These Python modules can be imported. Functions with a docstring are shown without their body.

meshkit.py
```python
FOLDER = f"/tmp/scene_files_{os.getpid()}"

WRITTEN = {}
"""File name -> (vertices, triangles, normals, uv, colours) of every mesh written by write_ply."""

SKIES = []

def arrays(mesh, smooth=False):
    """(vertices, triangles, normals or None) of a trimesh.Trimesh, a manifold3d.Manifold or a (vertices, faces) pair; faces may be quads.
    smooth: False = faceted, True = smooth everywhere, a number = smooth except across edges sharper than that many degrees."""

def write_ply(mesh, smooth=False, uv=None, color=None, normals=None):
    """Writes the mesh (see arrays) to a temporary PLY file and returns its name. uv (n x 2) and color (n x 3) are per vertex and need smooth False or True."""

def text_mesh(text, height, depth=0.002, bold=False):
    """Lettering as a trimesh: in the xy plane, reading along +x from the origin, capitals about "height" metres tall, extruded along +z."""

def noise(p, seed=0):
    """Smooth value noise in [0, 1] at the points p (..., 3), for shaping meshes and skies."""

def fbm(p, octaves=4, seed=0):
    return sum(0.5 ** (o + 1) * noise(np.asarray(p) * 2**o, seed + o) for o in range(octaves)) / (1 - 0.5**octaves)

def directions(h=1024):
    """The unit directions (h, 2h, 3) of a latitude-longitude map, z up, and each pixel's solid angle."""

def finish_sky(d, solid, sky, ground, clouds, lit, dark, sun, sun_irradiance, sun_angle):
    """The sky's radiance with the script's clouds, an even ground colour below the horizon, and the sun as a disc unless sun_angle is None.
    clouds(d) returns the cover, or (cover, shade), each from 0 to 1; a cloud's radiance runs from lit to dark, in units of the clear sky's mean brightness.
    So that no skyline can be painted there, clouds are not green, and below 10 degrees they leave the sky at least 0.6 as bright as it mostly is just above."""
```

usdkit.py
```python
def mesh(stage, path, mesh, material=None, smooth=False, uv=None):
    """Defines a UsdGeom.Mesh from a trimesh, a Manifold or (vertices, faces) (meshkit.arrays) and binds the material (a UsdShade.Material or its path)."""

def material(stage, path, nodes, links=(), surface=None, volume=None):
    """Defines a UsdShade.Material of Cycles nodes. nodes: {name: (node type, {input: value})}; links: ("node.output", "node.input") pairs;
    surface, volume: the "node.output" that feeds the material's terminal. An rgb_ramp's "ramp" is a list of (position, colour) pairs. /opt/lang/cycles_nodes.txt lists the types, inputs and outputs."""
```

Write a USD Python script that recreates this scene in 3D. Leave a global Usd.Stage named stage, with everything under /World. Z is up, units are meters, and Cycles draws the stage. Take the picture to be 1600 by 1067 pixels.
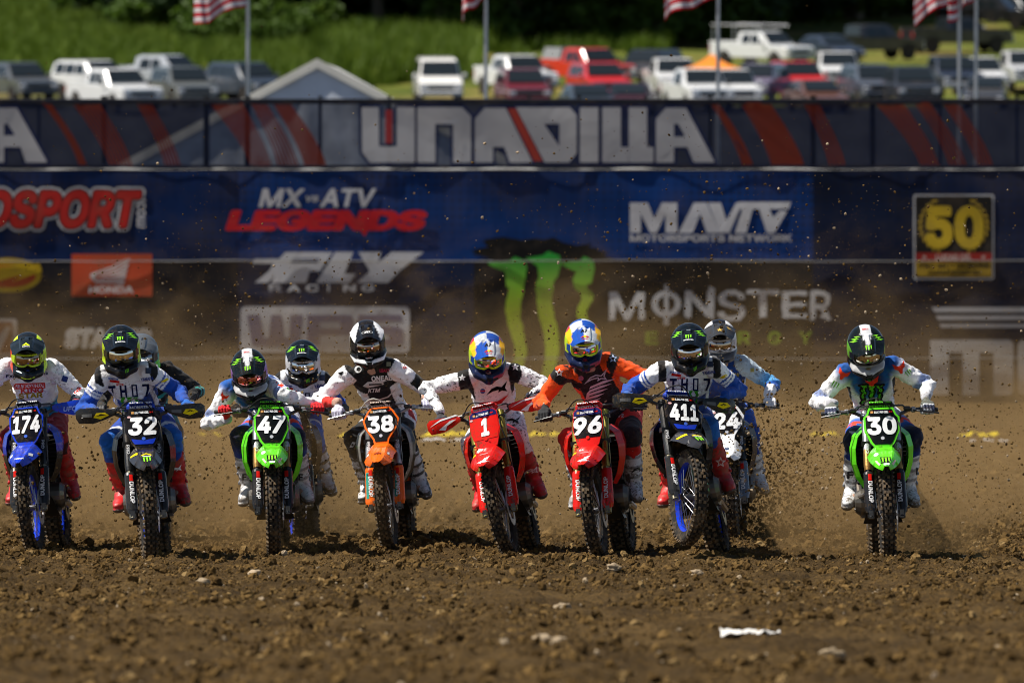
import math, random
import numpy as np
import trimesh, manifold3d, shapely
from shapely import affinity
from shapely.geometry import Polygon, MultiPolygon, box as sbox, LineString, Point
from shapely.ops import unary_union
import usdkit, meshkit
from pxr import Usd, UsdGeom, UsdLux, UsdShade, Gf, Sdf, Vt
from manifold3d import Manifold

stage = Usd.Stage.CreateInMemory()
UsdGeom.SetStageUpAxis(stage, 'Z')
UsdGeom.Xform.Define(stage, '/World')
UsdGeom.Scope.Define(stage, '/World/Looks')

# ---------------------------------------------------------------- camera
FOC = 12900.0            # focal length in pixels of a 1600 px wide picture
CAM_H, HORIZON = 1.2, 612.0
cam = UsdGeom.Camera.Define(stage, '/World/Camera')
cam.CreateHorizontalApertureAttr(36.0)
cam.CreateFocalLengthAttr(FOC * 36.0 / 1600)
cam.CreateFStopAttr(4.6)
cam.CreateFocusDistanceAttr(60.0)
cam.CreateClippingRangeAttr((1.0, 5000.0))
cam.AddTranslateOp().Set((0, 0, CAM_H))
cam.AddRotateXYZOp().Set((90 + math.degrees(math.atan((HORIZON - 533.5) / FOC)), 0, 0))
cam.CreateExposureAttr(0.62)

# ---------------------------------------------------------------- sun and sky
SUN = np.array([-0.50, -0.07, 0.85]); SUN /= np.linalg.norm(SUN)
sun = UsdLux.DistantLight.Define(stage, '/World/sun')
sun.CreateIntensityAttr(1.25); sun.CreateAngleAttr(0.5); sun.CreateColorAttr((1.0, 0.95, 0.87))
sun.GetPrim().CreateAttribute('inputs:normalize', Sdf.ValueTypeNames.Bool).Set(True)
sun.AddRotateXYZOp().Set((math.degrees(math.acos(SUN[2])), 0, math.degrees(math.atan2(SUN[0], -SUN[1]))))
SKY_STRENGTH = 0.05
sky = UsdLux.DomeLight.Define(stage, '/World/sky')
skym = usdkit.material(stage, '/World/Looks/sky_look', {
    'sky': ('sky_texture', {'sky_type': 'single_scattering', 'sun_disc': False, 'sun_elevation': math.asin(SUN[2]),
                            'sun_rotation': math.atan2(SUN[0], SUN[1]), 'altitude': 400.0, 'air_density': 1.0, 'aerosol_density': 1.0, 'ozone_density': 1.0}),
    'bg': ('background_shader', {'strength': SKY_STRENGTH})}, [('sky.color', 'bg.color')], surface='bg.background')
UsdShade.MaterialBindingAPI.Apply(sky.GetPrim()).Bind(skym)
sky.GetPrim().SetCustomDataByKey('kind', 'structure')

# ---------------------------------------------------------------- helpers
def px(u, v, d):
    """Point at depth d that the photograph (1600 px wide) shows at (u, v)."""
    return np.array([(u - 800) / FOC * d, d, CAM_H + (HORIZON - v) / FOC * d])

_names = {}
def numbered(parent, name):
    k = (parent, name); n = _names.get(k, 0); _names[k] = n + 1
    return name if n == 0 else f'{name}_{n:03d}'

def tag(prim, label=None, category=None, group=None, kind=None):
    for k, v in (('label', label), ('category', category), ('group', group), ('kind', kind)):
        if v: prim.SetCustomDataByKey(k, v)
    return prim

class Thing:
    """An Xform at the thing's base; its parts are given in world coordinates."""
    def __init__(self, name, label, category, loc=(0, 0, 0), group=None, kind=None):
        self.loc = np.array(loc, float)
        self.path = '/World/' + numbered('/World', name)
        x = UsdGeom.Xform.Define(stage, self.path); x.AddTranslateOp().Set(tuple(map(float, loc)))
        self.prim = tag(x.GetPrim(), label, category, group, kind)

def emit(name, mb, mat, parent=None, smooth=False, label=None, category=None, group=None, kind=None, world=True):
    """Defines one Mesh. mb: MB, trimesh, Manifold or (v, f). parent: Thing, or (Thing, path) for a sub-part, or None for top level."""
    col = None
    if isinstance(mb, MB):
        v, f, col = mb.arrays()
    else:
        v, f, _ = meshkit.arrays(mb)
    thing = parent[0] if isinstance(parent, tuple) else parent
    root = '/World' if parent is None else (parent[1] if isinstance(parent, tuple) else parent.path)
    loc = thing.loc if (thing is not None and world) else np.zeros(3)
    path = root + '/' + numbered(root, name)
    assert col is None or len(col) == len(v), path
    v = v - loc
    n = None
    if smooth is True:
        _, _, n = meshkit.arrays((v, f), True)
    elif smooth is not False:
        g = np.arange(len(v))
        tm = trimesh.Trimesh(v, f, process=False)
        fn = tm.face_normals
        # split vertices by smoothing angle, corner normals
        key = np.round(v, 5)
        _, inv = np.unique(key, axis=0, return_inverse=True)
        inv = inv.ravel()
        corner_v = inv[f].ravel(); corner_f = np.repeat(np.arange(len(f)), 3)
        area = tm.area_faces
        order = np.argsort(corner_v, kind='stable')
        cv, cf = corner_v[order], corner_f[order]
        starts = np.flatnonzero(np.r_[True, cv[1:] != cv[:-1]]); ends = np.r_[starts[1:], len(cv)]
        cosang = math.cos(math.radians(smooth))
        nn = np.zeros((len(cv), 3))
        for s, e in zip(starts, ends):
            F = cf[s:e]; N = fn[F]
            w = (N @ N.T > cosang) * area[F][None, :]
            nn[s:e] = w @ N
        ln = np.linalg.norm(nn, axis=1, keepdims=True); nn = np.where(ln > 1e-12, nn / np.maximum(ln, 1e-12), fn[cf])
        out = np.empty_like(nn); out[order] = nn
        n = out
    m = UsdGeom.Mesh.Define(stage, path)
    m.CreatePointsAttr(Vt.Vec3fArray.FromNumpy(v.astype(np.float32)))
    m.CreateFaceVertexCountsAttr(Vt.IntArray.FromNumpy(np.full(len(f), 3, np.int32)))
    m.CreateFaceVertexIndicesAttr(Vt.IntArray.FromNumpy(f.astype(np.int32).ravel()))
    m.CreateSubdivisionSchemeAttr('none')
    if n is not None:
        m.CreateNormalsAttr(Vt.Vec3fArray.FromNumpy(n.astype(np.float32)))
        m.SetNormalsInterpolation('vertex' if len(n) == len(v) and smooth is True else 'faceVarying')
    if col is not None:
        UsdGeom.PrimvarsAPI(m).CreatePrimvar('col', Sdf.ValueTypeNames.Color3fArray, 'vertex').Set(Vt.Vec3fArray.FromNumpy(col.astype(np.float32)))
    if mat is not None:
        UsdShade.MaterialBindingAPI.Apply(m.GetPrim()).Bind(mat)
    tag(m.GetPrim(), label, category, group, kind)
    return (thing, path) if thing is not None else m.GetPrim()

def srgb(r, g, b):
    c = np.array([r, g, b], float) / 255
    return np.where(c <= 0.04045, c / 12.92, ((c + 0.055) / 1.055) ** 2.4)

def frame(d, up=(0, 0, 1)):
    d = np.asarray(d, float); d = d / np.linalg.norm(d)
    up = np.asarray(up, float)
    if abs(d @ up) > 0.98: up = np.array([0, 1.0, 0]) if abs(d[1]) < 0.9 else np.array([1.0, 0, 0])
    a = np.cross(d, up); a /= np.linalg.norm(a)
    return a, np.cross(a, d), d

class MB:
    """Collects shapes into one mesh, each vertex with a colour."""
    def __init__(self, color=(0.5, 0.5, 0.5)):
        self.v, self.f, self.c, self.n, self.color = [], [], [], 0, np.array(color, float)
    def add(self, v, f, color=None):
        v = np.asarray(v, float).reshape(-1, 3); f = np.asarray(f, int)
        if f.shape[1] == 4: f = np.vstack([f[:, [0, 1, 2]], f[:, [0, 2, 3]]])
        c = self.color if color is None else np.asarray(color, float)
        self.v.append(v); self.f.append(f + self.n); self.c.append(np.broadcast_to(c, v.shape).copy()); self.n += len(v)
        return self
    def mesh(self, m, color=None):
        v, f, _ = meshkit.arrays(m); return self.add(v, f, color)
    def box(self, c, s, color=None, R=None, bevel=0):
        s = np.asarray(s, float) / 2
        if bevel:
            b = min(bevel, s.min() * 0.9)
            pts = np.array([[sx * (s[0] - b * (k != 0)), sy * (s[1] - b * (k != 1)), sz * (s[2] - b * (k != 2))]
                            for sx in (-1, 1) for sy in (-1, 1) for sz in (-1, 1) for k in range(3)])
            m = Manifold.hull_points(pts); v, f, _ = meshkit.arrays(m)
        else:
            m = trimesh.creation.box(2 * s); v, f = m.vertices, m.faces
        if R is not None: v = v @ np.asarray(R).T
        return self.add(v + np.asarray(c), f, color)
    def tube(self, pts, r, color=None, n=8, caps=True, flat=None):
        p = np.asarray(pts, float); r = np.broadcast_to(np.asarray(r, float), (len(p),))
        t = np.gradient(p, axis=0); t /= np.linalg.norm(t, axis=1, keepdims=True) + 1e-12
        a, b, _ = frame(t[0]); A, B = [], []
        for k in range(len(p)):
            a = a - (a @ t[k]) * t[k]; a /= np.linalg.norm(a); A.append(a.copy()); B.append(np.cross(t[k], a))
        A, B = np.array(A), np.array(B); ang = np.arange(n) * 2 * np.pi / n
        v = p[:, None] + r[:, None, None] * (np.cos(ang)[None, :, None] * A[:, None] + np.sin(ang)[None, :, None] * B[:, None])
        i, j = np.meshgrid(np.arange(len(p) - 1), np.arange(n), indexing='ij')
        q = np.stack([i * n + j, i * n + (j + 1) % n, (i + 1) * n + (j + 1) % n, (i + 1) * n + j], -1).reshape(-1, 4)
        f = np.vstack([q[:, [0, 1, 2]], q[:, [0, 2, 3]]]); v = v.reshape(-1, 3)
        if caps:
            m = len(v); v = np.vstack([v, p[0], p[-1]]); L = (len(p) - 1) * n
            f = np.vstack([f, [[(k + 1) % n, k, m] for k in range(n)], [[L + k, L + (k + 1) % n, m + 1] for k in range(n)]])
        return self.add(v, f, color)
    def hull(self, pts, color=None):
        return self.mesh(Manifold.hull_points(np.asarray(pts, float)), color)
    def grid(self, P, color=None, closed=False, thick=0):
        """P (rows, cols, 3): a sheet; thick gives it a back."""
        R, C = P.shape[:2]
        i, j = np.meshgrid(np.arange(R - 1), np.arange(C if closed else C - 1), indexing='ij'); j2 = (j + 1) % C
        q = np.stack([i * C + j, i * C + j2, (i + 1) * C + j2, (i + 1) * C + j], -1).reshape(-1, 4)
        if not thick: return self.add(P.reshape(-1, 3), q, color if color is None or np.ndim(color) == 1 else np.asarray(color).reshape(-1, 3))
        _, _, nr = meshkit.arrays((P.reshape(-1, 3), q), True)
        V = np.vstack([P.reshape(-1, 3), P.reshape(-1, 3) - nr * thick]); N = R * C
        edge = []
        loop = [(0, c) for c in range(C)] + [(r, C - 1) for r in range(1, R)] + [(R - 1, c) for c in range(C - 2, -1, -1)] + [(r, 0) for r in range(R - 2, 0, -1)]
        idx = [r * C + c for r, c in loop]
        for a, b in zip(idx, idx[1:] + idx[:1]): edge.append([b, a, a + N, b + N])
        if color is not None and np.ndim(color) > 1: color = np.vstack([np.asarray(color).reshape(-1, 3)] * 2)
        return self.add(V, np.vstack([q, q[:, ::-1] + N, edge]), color)
    def map(self, fn):
        self.v = [fn(v) for v in self.v]; return self
    def arrays(self):
        return np.vstack(self.v), np.vstack(self.f), np.vstack(self.c)

# ---- materials: "col" colours come with the mesh, grain and dust from noise
def vcol_mat(name, rough=0.5, metallic=0.0, coat=0.0, bump=0.0, bscale=200.0, dust=0.0, dscale=9.0, sheen=0.0, spec=0.5, var=0.12, vscale=25.0, dustcol=(0.17, 0.12, 0.07), translucent=0.0, mud=0.0):
    nodes = {'a': ('attribute', {'attribute': 'col'}), 'g': ('geometry', {}),
             'n': ('noise_texture', {'scale': vscale, 'detail': 4.0}), 'mr': ('map_range', {'from_min': 0.3, 'from_max': 0.7, 'to_min': 1 - var, 'to_max': 1 + var}),
             'cx': ('combine_xyz', {}), 'mul': ('mix_color', {'blend_type': 'multiply', 'fac': 1.0, 'use_clamp': False}),
             'dn': ('noise_texture', {'scale': dscale, 'detail': 6.0, 'roughness': 0.65}),
             'dr': ('map_range', {'from_min': 0.5, 'from_max': 0.72, 'to_min': 0.0, 'to_max': dust, 'clamp': True}),
             'mix': ('mix_color', {'b': dustcol}),
             'rr': ('map_range', {'from_min': 0.0, 'from_max': 1.0, 'to_min': rough, 'to_max': 0.9}),
             'p': ('principled_bsdf', {'metallic': metallic, 'coat_weight': coat, 'sheen_weight': sheen, 'specular_ior_level': spec})}
    links = [('g.position', 'n.vector'), ('n.fac', 'mr.value'), ('mr.result', 'cx.x'), ('mr.result', 'cx.y'), ('mr.result', 'cx.z'),
             ('a.color', 'mul.a'), ('cx.vector', 'mul.b'), ('g.position', 'dn.vector'), ('dn.fac', 'dr.value'), ('dr.result', 'mix.fac'),
             ('mul.result', 'mix.a'), ('mix.result', 'p.base_color'), ('dr.result', 'rr.value'), ('rr.result', 'p.roughness')]
    if bump:
        nodes['bn'] = ('noise_texture', {'scale': bscale, 'detail': 3.0}); nodes['b'] = ('bump', {'strength': bump, 'distance': 0.01})
        links += [('g.position', 'bn.vector'), ('bn.fac', 'b.height'), ('b.normal', 'p.normal')]
    if mud:
        nodes['mn'] = ('noise_texture', {'scale': 55.0, 'detail': 3.0, 'roughness': 0.6}); nodes['ml'] = ('noise_texture', {'scale': 4.0, 'detail': 2.0}); nodes['ma'] = ('math', {'math_type': 'multiply_add', 'value2': 0.55})
        nodes['mm'] = ('map_range', {'from_min': 0.86, 'from_max': 0.94, 'to_min': 0.0, 'to_max': mud, 'clamp': True}); nodes['mx2'] = ('mix_color', {'b': (0.075, 0.048, 0.020)})
        links = [l for l in links if l[1] != 'p.base_color'] + [('g.position', 'mn.vector'), ('g.position', 'ml.vector'), ('ml.fac', 'ma.value1'), ('mn.fac', 'ma.value3'), ('ma.value', 'mm.value'), ('mm.result', 'mx2.fac'), ('mix.result', 'mx2.a'), ('mx2.result', 'p.base_color')]
    surf = 'p.BSDF'
    if translucent:
        nodes['t'] = ('translucent_bsdf', {}); nodes['mx'] = ('mix_closure', {'fac': translucent})
        links += [('mix.result', 't.color'), ('p.BSDF', 'mx.closure1'), ('t.BSDF', 'mx.closure2')]; surf = 'mx.closure'
    return usdkit.material(stage, '/World/Looks/' + name, nodes, links, surface=surf)

M_PLASTIC = vcol_mat('gloss_plastic', rough=0.15, spec=0.3, dust=0.12, mud=0.75, var=0.05, bump=0.04, bscale=30)
M_CLOTH = vcol_mat('woven_cloth', rough=0.8, mud=0.45, dust=0.12, var=0.06, sheen=0.1, bump=0.55, bscale=34, spec=0.2)
M_HELMET = vcol_mat('helmet_lacquer', rough=0.05, spec=0.25, dust=0.06, mud=0.25, dscale=30, var=0.03)
M_RUBBER = vcol_mat('tyre_rubber', rough=0.85, dust=0.9, dscale=14, var=0.2, spec=0.2, bump=0.3, bscale=150)
M_METAL = vcol_mat('worn_metal', rough=0.35, metallic=0.85, dust=0.22, var=0.1, bump=0.1)
M_MATTE = vcol_mat('matte_plastic', rough=0.6, spec=0.2, dust=0.2, var=0.1, bump=0.1)
M_PRINT = vcol_mat('printed_film', rough=0.5, spec=0.03, mud=0.3, dust=0.03, dscale=25, var=0.03)
M_LEATHER = vcol_mat('boot_leather', rough=0.45, dust=0.75, mud=0.8, dscale=16, var=0.1, bump=0.2, bscale=60)
M_LENS = usdkit.material(stage, '/World/Looks/mirror_lens', {'a': ('attribute', {'attribute': 'col'}), 'p': ('principled_bsdf', {'metallic': 1.0, 'roughness': 0.04, 'coat_weight': 0.5})}, [('a.color', 'p.base_color')], surface='p.BSDF')
# ---------------------------------------------------------------- terrain
def ground_z(y, x=0):
    y = np.asarray(y, float)
    z = np.interp(y, [0, 62, 70, 145, 152, 240, 380, 430, 500, 620, 1400], [0, 0, 0.06, 1.0, 1.2, 6.2, 14.8, 18.3, 23.6, 33.5, 90])
    return z

def lumps(x, y):
    p = np.stack([x, y, np.zeros_like(x)], -1)
    near = np.clip((74 - y) / 10, 0, 1)
    big = (meshkit.fbm(p * [1.3, 0.5, 1], 3, 3) - 0.5) * 0.10
    rut = (meshkit.noise(p * [3.1, 0.12, 1], 8) - 0.5) * 0.05
    mid = (meshkit.fbm(p * 9, 3, 5) - 0.5) * 0.075
    fine = np.maximum(meshkit.noise(p * 26, 7) - 0.5, 0) * 0.07
    crest = 0.05 * np.exp(-((y - 63.5 - 0.8 * np.sin(x * 0.9)) / 1.6) ** 2)
    return big * (0.3 + 0.7 * near) + rut * near + (mid + fine) * (0.6 + 0.4 * near) + crest

xs = np.r_[-70, -45, -30, -22, -16, -12, -10, np.linspace(-8, -4.9, 30)[:-1], np.linspace(-4.9, 4.9, 300), np.linspace(4.9, 8, 30)[1:], 10, 12, 16, 22, 30, 45, 70]
ys = np.r_[-30, 0, 15, 24, np.linspace(29, 66, 620), np.linspace(66, 75, 70)[1:], np.linspace(75, 110, 90)[1:], np.linspace(110, 152, 50)[1:]]
X, Y = np.meshgrid(xs, ys)
Z = ground_z(Y) + lumps(X, Y)
g = MB(); g.grid(np.stack([X, Y, Z], -1))
v, f, _ = g.arrays()
dirt_nodes = {
    'g': ('geometry', {}), 'n1': ('noise_texture', {'scale': 1.1, 'detail': 5.0}), 'n2': ('noise_texture', {'scale': 28.0, 'detail': 5.0, 'roughness': 0.7}),
    'v': ('voronoi_texture', {'scale': 34.0, 'feature': 'f1'}),
    'r1': ('rgb_ramp', {'ramp': [(0.3, (0.058, 0.033, 0.009)), (0.5, (0.100, 0.058, 0.017)), (0.7, (0.150, 0.090, 0.029))]}),
    'r2': ('rgb_ramp', {'ramp': [(0.3, (0.40, 0.40, 0.40)), (0.55, (0.85, 0.85, 0.85)), (0.75, (1.6, 1.55, 1.5))]}),
    'peb': ('rgb_ramp', {'ramp': [(0.0, (1, 1, 1)), (0.985, (1, 1, 1)), (0.99, (1, 1, 1))]}),
    'mul': ('mix_color', {'blend_type': 'multiply', 'fac': 1.0, 'use_clamp': False}),
    'b': ('bump', {'strength': 1.0, 'distance': 0.05}), 'p': ('principled_bsdf', {'roughness': 0.95, 'specular_ior_level': 0.15})}
M_DIRT = usdkit.material(stage, '/World/Looks/dirt', dirt_nodes, [
    ('g.position', 'n1.vector'), ('g.position', 'n2.vector'), ('n1.fac', 'r1.fac'), ('n2.fac', 'r2.fac'), ('r1.color', 'mul.a'), ('r2.color', 'mul.b'),
    ('mul.result', 'p.base_color'), ('n2.fac', 'b.height'), ('b.normal', 'p.normal')], surface='p.BSDF')
emit('dirt_track', (v, f), M_DIRT, smooth=True, kind='structure')

xs = np.r_[-600, -300, -150, np.linspace(-90, 90, 90), 150, 300, 600]
ys = np.r_[152, np.linspace(160, 360, 30), np.linspace(365, 620, 110), 700, 850, 1100, 1400]
X, Y = np.meshgrid(xs, ys)
P = np.stack([X, Y, X * 0], -1)
Z = ground_z(Y) + (meshkit.fbm(P * 0.06, 3, 11) - 0.5) * 1.2 * np.clip((Y - 160) / 60, 0, 1)
g = MB(); g.grid(np.stack([X, Y, Z], -1)); v, f, _ = g.arrays()
M_GRASSLAND = usdkit.material(stage, '/World/Looks/grassland', {
    'g': ('geometry', {}), 'n1': ('noise_texture', {'scale': 0.16, 'detail': 5.0}), 'n2': ('noise_texture', {'scale': 3.0, 'detail': 4.0}),
    'r1': ('rgb_ramp', {'ramp': [(0.35, (0.050, 0.072, 0.010)), (0.52, (0.095, 0.105, 0.016)), (0.68, (0.18, 0.135, 0.045))]}),
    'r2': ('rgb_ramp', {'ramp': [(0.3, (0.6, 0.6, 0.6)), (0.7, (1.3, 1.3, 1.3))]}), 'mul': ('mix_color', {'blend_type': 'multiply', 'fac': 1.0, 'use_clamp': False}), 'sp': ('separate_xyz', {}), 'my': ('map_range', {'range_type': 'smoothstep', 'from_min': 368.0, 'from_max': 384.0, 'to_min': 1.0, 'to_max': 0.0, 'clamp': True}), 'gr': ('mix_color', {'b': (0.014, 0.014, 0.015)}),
    'p': ('principled_bsdf', {'roughness': 0.95, 'specular_ior_level': 0.1})}, [
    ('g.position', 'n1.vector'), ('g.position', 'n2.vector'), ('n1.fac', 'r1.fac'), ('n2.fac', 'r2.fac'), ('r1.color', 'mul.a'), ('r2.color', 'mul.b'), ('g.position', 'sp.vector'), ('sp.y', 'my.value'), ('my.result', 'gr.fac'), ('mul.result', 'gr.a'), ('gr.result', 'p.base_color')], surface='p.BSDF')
emit('grass_hillside', (v, f), M_GRASSLAND, smooth=True, kind='structure')
# ---------------------------------------------------------------- lettering and decals
_tp = {}
def text_poly(t, bold=True, weight=0.0, shear=0.0):
    """Lettering as a shapely shape, capitals 1 tall."""
    k = (t, bold, weight, shear)
    if k not in _tp:
        m = meshkit.text_mesh(t, 1.0, 0.2, bold)
        top = m.face_normals[:, 2] > 0.9
        tri = m.vertices[m.faces[top]][:, :, :2]
        p = unary_union([Polygon(q).buffer(1e-4) for q in tri])
        if weight: p = p.buffer(weight, join_style=2)
        p = p.simplify(0.006)
        if shear: p = affinity.affine_transform(p, [1, shear, 0, 1, 0, 0])
        _tp[k] = p
    return _tp[k]

def fit(p, x0, y0, x1, y1):
    a, b, c, d = p.bounds
    sx, sy = (x1 - x0) / (c - a), (y1 - y0) / (d - b)
    return affinity.affine_transform(p, [sx, 0, 0, sy, x0 - a * sx, y0 - b * sy])

def polys(p):
    if p.is_empty: return []
    return [g for g in getattr(p, 'geoms', [p]) if isinstance(g, Polygon) and g.area > 1e-9]

def tri2d(p, edge=None):
    V, F, n = [], [], 0
    for g in polys(p):
        v, f = trimesh.creation.triangulate_polygon(g, engine='earcut')
        v = np.asarray(v); f = np.asarray(f)
        if len(f) == 0: continue
        e1, e2 = v[f[:, 1]] - v[f[:, 0]], v[f[:, 2]] - v[f[:, 0]]; c = e1[:, 0] * e2[:, 1] - e1[:, 1] * e2[:, 0]
        f = np.where((c < 0)[:, None], f[:, ::-1], f)
        if edge:
            v3, f = trimesh.remesh.subdivide_to_size(np.c_[v, np.zeros(len(v))], f, edge, max_iter=12); v = v3[:, :2]
        V.append(v); F.append(f + n); n += len(v)
    if not V: return np.zeros((0, 2)), np.zeros((0, 3), int)
    return np.vstack(V), np.vstack(F)

_rays = {}
def decal(mb, poly, color, target, origin, right, up, lift=0.003, edge=0.02, reach=0.5):
    """Lays a flat shape on the surface of target (v, f): projected along right x up, backwards. Adds to mb."""
    v2, f = tri2d(poly, edge)
    if not len(f): return
    right = np.asarray(right, float) / np.linalg.norm(right); up = np.asarray(up, float) - np.dot(up, right) * right; up /= np.linalg.norm(up)
    nrm = np.cross(right, up)                     # towards the viewer
    o = np.asarray(origin, float) + v2[:, :1] * right + v2[:, 1:] * up + nrm * reach
    key = id(target[0])
    if key not in _rays:
        _rays[key] = (trimesh.ray.ray_pyembree.RayMeshIntersector(trimesh.Trimesh(target[0], target[1], process=False)), target)
    loc, ri, _ = _rays[key][0].intersects_location(o, np.tile(-nrm, (len(o), 1)), multiple_hits=False)
    hit = np.zeros(len(o), bool); P = np.zeros_like(o); hit[ri] = True; P[ri] = loc
    keep = hit[f].all(1)
    if not keep.any(): return
    dep = (o - P) @ nrm
    f = f[keep]
    ok = (dep[f].max(1) - dep[f].min(1)) < 0.05
    f = f[ok]
    if not len(f): return
    used, inv = np.unique(f, return_inverse=True)
    mb.add(P[used] + nrm * lift, inv.reshape(-1, 3), color)

# logos as flat shapes about 1 tall, centred
def claw():
    """Three torn vertical stripes."""
    rng = np.random.default_rng(4); out = []
    for k, (x, w, h) in enumerate([(-0.42, 0.24, 1.0), (0.0, 0.26, 1.08), (0.42, 0.22, 0.86)]):
        ys = np.linspace(0.5, 0.5 - h, 11)
        wob = 0.05 * np.sin(np.arange(11) * 1.9 + k) + rng.uniform(-0.02, 0.02, 11)
        wid = w * np.r_[1.0, 0.95, 0.8, 0.8, 0.72, 0.75, 0.66, 0.7, 0.6, 0.5, 0.12] / 2
        L = [(x + wob[i] - wid[i], ys[i]) for i in range(11)]; R = [(x + wob[i] + wid[i], ys[i]) for i in range(10, -1, -1)]
        L[0] = (x - w * 0.9, 0.46)
        out.append(Polygon([*L, *R]).buffer(0))
    return unary_union(out)
CLAW = claw()
def star(n=5, r=0.45, rot=90):
    return Polygon([((1 if i % 2 == 0 else r) * 0.5 * math.cos(math.radians(rot + i * 180 / n)), (1 if i % 2 == 0 else r) * 0.5 * math.sin(math.radians(rot + i * 180 / n))) for i in range(2 * n)])
STAR = star()
def wing():
    """A spread wing of five feathers, pointing to the right and up."""
    out = []
    for k in range(5):
        y = -0.42 + k * 0.19
        L = 0.62 + k * 0.19
        out.append(Polygon([(-0.62 + k * 0.03, y), (-0.55 + L * 0.6, y + 0.10 + k * 0.05), (-0.5 + L, y + 0.30 + k * 0.06), (-0.55 + L * 0.55, y + 0.22 + k * 0.05), (-0.64 + k * 0.05, y + 0.13)]).buffer(0))
    out.append(Polygon([(-0.72, -0.42), (-0.58, -0.44), (-0.45, 0.30), (-0.62, 0.12)]))
    return unary_union(out)
WING = wing()
# a pointed comet-star mark
COMET = Polygon([(-0.78, -0.45), (-0.42, -0.02), (-0.08, 0.14), (0.24, 0.10), (0.60, 0.50), (0.46, 0.06), (0.62, -0.18), (0.26, -0.12), (0.02, -0.27), (0.06, -0.08), (-0.32, -0.18)]).buffer(0)
# a fox-head mark
FOX = Polygon([(-0.5, 0.48), (-0.16, 0.18), (0.16, 0.18), (0.5, 0.48), (0.42, 0.0), (0.2, -0.12), (0.08, -0.46), (-0.08, -0.46), (-0.2, -0.12), (-0.42, 0.0)])
# small wing used on fenders
FWING = Polygon([(-0.6, -0.18), (0.0, 0.06), (0.1, 0.3), (0.6, 0.42), (0.35, 0.2), (0.45, 0.12), (0.22, 0.06), (0.3, -0.04), (0.1, -0.05), (0.6, -0.26), (-0.1, -0.22), (-0.2, -0.34), (-0.3, -0.2)]).buffer(0)

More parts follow.
